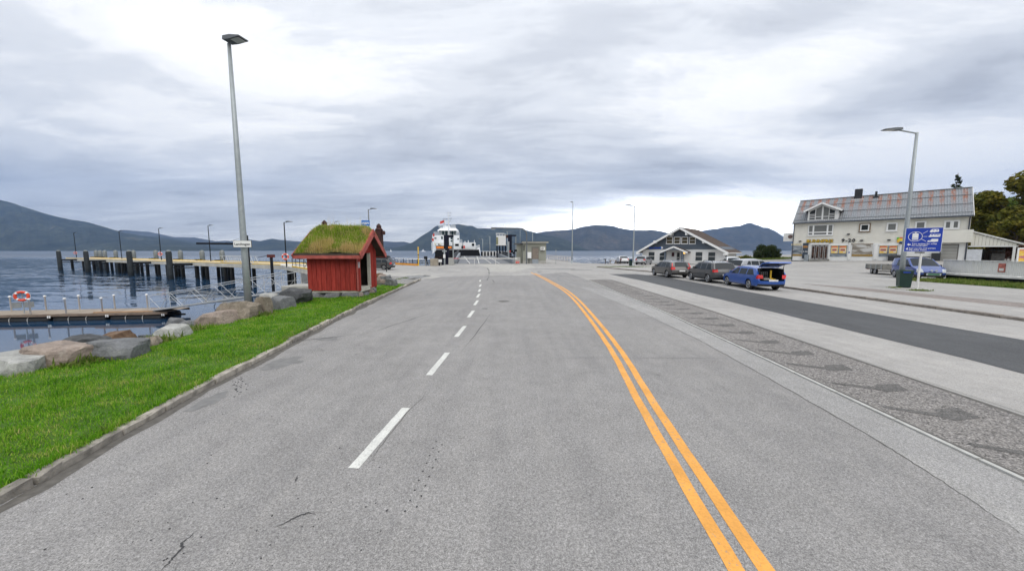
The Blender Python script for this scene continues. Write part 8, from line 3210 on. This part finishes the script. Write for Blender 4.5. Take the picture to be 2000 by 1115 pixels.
# advertising board on the terrace
p_ = PD(2008, 500, 27.5)
t = thing('advertising_board', 'colourful slanted advertising board standing on the terrace', 'sign', (p_.x, 27.5, .55), R(-48))
zt_ = PD(2000, 484, 27.5).z - .55
MB().prism([(-.36, 0), (-.12, zt_), (-.06, zt_), (-.28, 0)], -.5, .5, 'x').build('panel', WHITEM, t)
MB().prism([(.36, 0), (.12, zt_), (.06, zt_), (.28, 0)], -.5, .5, 'x').build('back_panel', WHITEM, t)
adm = photo_mat('ice_cream_print', [(.35, (.45, .12, .25)), (.5, (.75, .40, .05)), (.6, (.80, .62, .10)), (.75, (.25, .10, .40))], 2.4, 7)
m = MB()
m.add([(-.44, -.352, .08), (.44, -.352, .08), (.44, -.15, zt_ - .1), (-.44, -.15, zt_ - .1)], [(0, 1, 2, 3)])
m.build('print', adm, t)
# ================================================================ TREES, BUSHES, HILLSIDE
def leaf_cloud(name, clumps, mat, n, size, parent, seed=1, flat=.0):
    """leaf-sized quads scattered through clumps: (x, y, z, rx, ry, rz)"""
    rg = np.random.default_rng(seed)
    vol = np.array([c[3] * c[4] * c[5] for c in clumps]) ** .75
    idx = rg.choice(len(clumps), n, p=vol / vol.sum())
    C = np.array(clumps)[idx]
    d = rg.normal(size=(n, 3))
    d /= np.linalg.norm(d, axis=1)[:, None]
    r_ = rg.random(n) ** .42
    c = C[:, :3] + d * r_[:, None] * C[:, 3:6]
    nn = d * .8 + rg.normal(size=(n, 3)) * .7 + np.array([0, 0, .5])
    nn /= np.linalg.norm(nn, axis=1)[:, None]
    a = np.cross(nn, rg.normal(size=(n, 3)))
    a /= np.linalg.norm(a, axis=1)[:, None]
    b = np.cross(nn, a)
    s = size * rg.uniform(.55, 1.35, n)[:, None]
    V = np.stack([c - a * s, c - b * s * .55, c + a * s, c + b * s * .55], 1).reshape(-1, 3)
    me_ = bpy.data.meshes.new(name)
    me_.vertices.add(4 * n)
    me_.vertices.foreach_set('co', V.ravel())
    me_.loops.add(4 * n)
    me_.loops.foreach_set('vertex_index', np.arange(4 * n, dtype=np.int32))
    me_.polygons.add(n)
    me_.polygons.foreach_set('loop_start', np.arange(0, 4 * n, 4, dtype=np.int32))
    me_.update(calc_edges=True)
    at = me_.attributes.new('rnd', 'FLOAT', 'POINT')
    clr = rg.random(len(clumps))[idx] * .55 + rg.random(n) * .45
    at.data.foreach_set('value', np.repeat(clr, 4).astype(np.float32))
    me_.materials.append(mat)
    return link(name, me_, parent)


def broad_tree(label, x, y, z, h, rad, mat, n, size, seed, trunk_r=.25, low=.22, group='trees by the shop'):
    t_ = thing('broadleaf_tree', label, 'tree', (x, y, z), 0, group)
    rr_ = random.Random(seed)
    tm = MB()
    top = Vector((rr_.uniform(-.4, .4), rr_.uniform(-.4, .4), h * .62))
    tm.tube((0, 0, -.3), (0, 0, h * low), trunk_r, 8, trunk_r * .8)
    tm.tube((0, 0, h * low), top, trunk_r * .8, 8, trunk_r * .3)
    clumps = []
    for i in range(24):
        a = rr_.uniform(0, 2 * math.pi)
        zz = h * rr_.uniform(low + .06, .93)
        k = math.sin(math.pi * min(1, max(.05, (zz / h - low + .12) / (1.10 - low)))) ** .7
        rr2 = rad * k * rr_.uniform(.45, .95)
        c = Vector((rr2 * math.cos(a), rr2 * math.sin(a), zz))
        cr = rad * rr_.uniform(.20, .38)
        clumps.append((c.x, c.y, c.z, cr, cr, cr * rr_.uniform(.6, .9)))
        tm.tube((0, 0, min(zz * .75, h * .55)), c, trunk_r * .22, 5, trunk_r * .06)
    clumps.append((top.x, top.y, h * .9, rad * .3, rad * .3, h * .09))
    tm.build('trunk', BARK, t_)
    leaf_cloud('crown', clumps, mat, n, size, t_, seed)
    return t_


def spruce(label, x, y, z, h, rad, n, seed, size=.22, group='spruces'):
    t_ = thing('spruce_tree', label, 'tree', (x, y, z), 0, group)
    MB().tube((0, 0, -.3), (0, 0, h * .97), .22, 7, .03).build('trunk', BARK, t_)
    rr_ = random.Random(seed)
    clumps = []
    lv = 22
    for i in range(lv):
        f = i / lv
        zz = h * (.12 + .86 * f)
        r_ = rad * (1 - f) ** .85 + .10
        m_ = max(3, int(7 * (1 - f)) + 2)
        for k in range(m_):
            a = 2 * math.pi * (k + rr_.random()) / m_
            q = r_ * rr_.uniform(.45, .85)
            clumps.append((q * math.cos(a), q * math.sin(a), zz - r_ * .18, r_ * .42, r_ * .42, h / lv * .55))
    leaf_cloud('crown', clumps, NEEDLE, n, size, t_, seed)
    return t_


# evergreen bush between the bank and the shop
t = thing('bush', 'dense dark green bush at the corner of the shop', 'bush', (50.0, 69.0, gl(50, 69)))
rr = random.Random(2)
cl_ = [(rr.uniform(-2.4, 2.8), rr.uniform(-1.0, 1.6), rr.uniform(.5, 2.1), rr.uniform(.7, 1.1), rr.uniform(.7, 1.0), rr.uniform(.5, .9)) for i in range(22)]
cl_ = [c for c in cl_ if c[2] < 2.5 - abs(c[0]) * .38] + [(0, 0, .8, 2.4, 1.4, .9), (0.6, .3, 2.0, 1.0, .9, .7)]
leaf_cloud('foliage', cl_, LEAF_DRK, 9000, .13, t, 3)
m = MB()
for i in range(9):
    m.tube((rr.uniform(-1.5, 1.5), rr.uniform(-.6, .6), -.1), (rr.uniform(-2, 2), rr.uniform(-.8, .8), 1.6), .05, 5, .02)
m.build('stem', BARK, t)
t = thing('bush', 'low scrubby bush with reddish leaves by the water beyond the white car', 'bush', (46.0, 70.5, gl(46, 70)))
leaf_cloud('foliage', [(rr.uniform(-1.4, 1.4), rr.uniform(-.5, .5), rr.uniform(.2, .6), .5, .5, .35) for i in range(9)], LEAF_AUT, 1500, .10, t, 4)
MB().tube((-.5, 0, -.1), (-.7, 0, .5), .03, 5).tube((.5, 0, -.1), (.7, .1, .6), .03, 5).build('stem', BARK, t)
gp = []
for i in range(7000):
    x, y = rr.uniform(41, 54), rr.uniform(64, 76)
    if x > 38 + (y - 58) * .9 + 8:
        continue
    gp.append((x, y, gl(x, y), rr.uniform(.6, 1.2), 5))
blades('grass', gp, WEED, .12, .35, .012, .8, 18, 'rough grass round the bush between bank and shop', 'grass')
# verge spot by the green bin near the bank
gp = []
for i in range(2500):
    x, y = rr.gauss(16.2, 1.6), rr.gauss(51.8, .45)
    gp.append((x, y, gl(x, y), rr.uniform(.5, 1.1), 4))
blades('grass', gp, WEED, .05, .14, .012, .8, 19, 'strip of grass along the kerb by the bin near the bank', 'grass')
gp = []
for (cx_, cy_) in ((1790, 567), (1805, 568), (1748, 562)):
    c = P(cx_, cy_, .11)
    for i in range(260):
        x, y = rr.gauss(c.x, .22), rr.gauss(c.y, .10)
        gp.append((x, y, .108, rr.uniform(.5, 1.1), 2))
blades('weeds', gp, WEED, .05, .14, .012, .9, 20, 'small weeds at the foot of the sign post and bin', 'weeds')

# wooded hillside behind the shop
m = MB()
nx_, ny_ = 24, 16
vv = []


def hill(x, y):
    f = ss(((x - 62) - 1.30 * (y - 45)) / 150)
    return 0.6 + 46 * f + 5 * noise.noise(Vector((x * .02, y * .02, 3))) * ss(f * 4)


for j in range(ny_ + 1):
    k_ = -25 + 175 * (j / ny_)
    for i in range(nx_ + 1):
        x = 62 + 1.30 * k_ + 300 * (i / nx_) ** 1.5
        y = 45 + k_
        vv.append((x, y, hill(x, y) + .3 if i else -1))
m.add(vv, [(j * (nx_ + 1) + i, j * (nx_ + 1) + i + 1, (j + 1) * (nx_ + 1) + i + 1, (j + 1) * (nx_ + 1) + i) for j in range(ny_) for i in range(nx_)])
tag(m.build('hillside', plain('hill_undergrowth', (.045, .06, .02), .95, 0, .4, .3), None, True), kind='structure')
rr = random.Random(9)
clumps = []
for i in range(900):
    x = 84 + 200 * rr.random() ** 1.2
    y = rr.uniform(40, 170)
    px = 1000 + x / y * F
    if px < 1898 or px > 2600:
        continue
    z = hill(x, y)
    h = rr.uniform(5, 9)
    clumps.append((x, y, z + h * .55, rr.uniform(1.6, 2.8), rr.uniform(1.6, 2.8), h * .5))
wood = leaf_cloud('wood', clumps, LEAF_AUT, 60000, .5, None, 12)
tag(wood, 'mixed autumn wood covering the hillside behind the shop', 'wood', kind='stuff')
clumps = []
for i in range(260):
    x = 90 + 200 * rr.random()
    y = rr.uniform(60, 170)
    px = 1000 + x / y * F
    if px < 1898 or px > 2500:
        continue
    z = hill(x, y)
    for k in range(5):
        clumps.append((x, y, z + 1.5 + k * 1.9, 1.7 - k * .3, 1.7 - k * .3, 1.0))
wood = leaf_cloud('wood', clumps, NEEDLE, 26000, .42, None, 13)
tag(wood, 'dark spruces scattered through the wood on the hillside', 'wood', kind='stuff')
# nearer trees
w_ = PD(1864, 400, 72)
spruce('lone tall spruce rising above the shop roof', w_.x, 72, 2.5, PD(1864, 333, 72).z - 2.5, 2.5, 9500, 4, .26)
for i, (px, ytop, d, rad, mat, lab) in enumerate((
        (1984, 345, 56, 5.4, LEAF_AUT, 'tall autumn-tinged broadleaf tree at the far side of the carport'),
        (1930, 432, 62, 3.6, LEAF_GRN, 'rounded green tree just behind the carport roof'),
        (1962, 412, 70, 4.2, LEAF_AUT, 'olive-brown tree between the carport and the tallest tree'),
        (1912, 420, 88, 4.4, LEAF_GRN, 'green tree at the end of the shop roof'),
        (1948, 398, 84, 5.2, LEAF_AUT, 'broad olive-green tree on the slope above the carport'),
        (1972, 384, 78, 5.0, LEAF_GRN, 'full green tree on the slope behind the tallest tree'),
        (1925, 408, 98, 5.4, LEAF_AUT, 'rusty-green tree on the slope nearest the shop gable'),
        (2010, 372, 66, 5.0, LEAF_GRN, 'large green tree at the outer edge of the wooded slope'),
        (1903, 412, 110, 5.0, LEAF_GRN, 'far green tree peeping past the shop gable'),
        (1990, 430, 52, 3.4, LEAF_AUT, 'lower yellowish tree in front of the tallest tree'))):
    w_ = PD(px, 450, d)
    zb = max(gl(w_.x, d), hill(w_.x, d) if w_.x > 66 else 0)
    broad_tree(lab, w_.x, d, zb, PD(px, ytop, d).z - zb, rad, mat, 12000, .22 + d * .0012, 30 + i, .25, .12)
t = thing('hedge', 'dark red-brown hedge beyond the carport', 'hedge', (64, 45, gl(64, 45)), R(-20))
leaf_cloud('foliage', [(rr.uniform(-3, 5), rr.uniform(-.6, .6), rr.uniform(.4, 2.2), .8, .7, .6) for i in range(40)], blade_mat('red_hedge_leaves', [(.15, (.03, .018, .012)), (.6, (.075, .03, .02)), (.95, (.11, .06, .03))], .8, .2), 5000, .12, t, 14)
MB().tube((-2, 0, -.2), (-2, 0, 1.5), .06, 5).tube((1, 0, -.2), (1, 0, 1.5), .06, 5).tube((4, 0, -.2), (4, 0, 1.5), .06, 5).build('stem', BARK, t)

# ---- tiny farms on the far shore
rr = random.Random(6)
fk = [(80, 2640), (92, 2640), (203, 2660), (212, 2660), (218, 2655), (222, 2660), (128, 2650), (238, 2660), (735, 3330), (1196, 4020)]
for i, (px, d) in enumerate(fk):
    s = rr.uniform(5, 8)
    t = thing('farmhouse', 'tiny pale farmhouse on the far shore below the ' + ('long mountain beyond the pier' if px < 500 else 'mountain behind the ferry' if px < 900 else 'rounded mountain beyond the bank'), 'house', (fx(px, d), d + 60, 6.0), rr.uniform(-.5, .5), 'farmhouses across the fjord')
    MB().box((-s, -4, -16), (s, 4, 5)).build('wall', WHITEM, t)
    MB().prism([(-4.6, 5), (4.6, 5), (0, 9)], -s - .5, s + .5, 'x').build('roof', plain('slate_roof', (.12, .11, .11), .8), t)

# ---- air: thin even haze over the fjord
m = MB()
m.box((-9500, -600, WATER - 1.5), (9500, 6600, 1300))
hz = m.build('haze', None)
mt = bpy.data.materials.new('thin_haze')
mt.use_nodes = True
nt = mt.node_tree
nt.nodes.clear()
pv = nt.nodes.new('ShaderNodeVolumePrincipled')
pv.inputs['Color'].default_value = (.38, .585, 1.0, 1)
pv.inputs['Density'].default_value = HAZE
pv.inputs['Anisotropy'].default_value = 0.2
out = nt.nodes.new('ShaderNodeOutputMaterial')
nt.links.new(pv.outputs[0], out.inputs['Volume'])
hz.data.materials.append(mt)
tag(hz, 'thin blue haze over the fjord', 'haze', kind='stuff')
hz.display_type = 'WIRE'
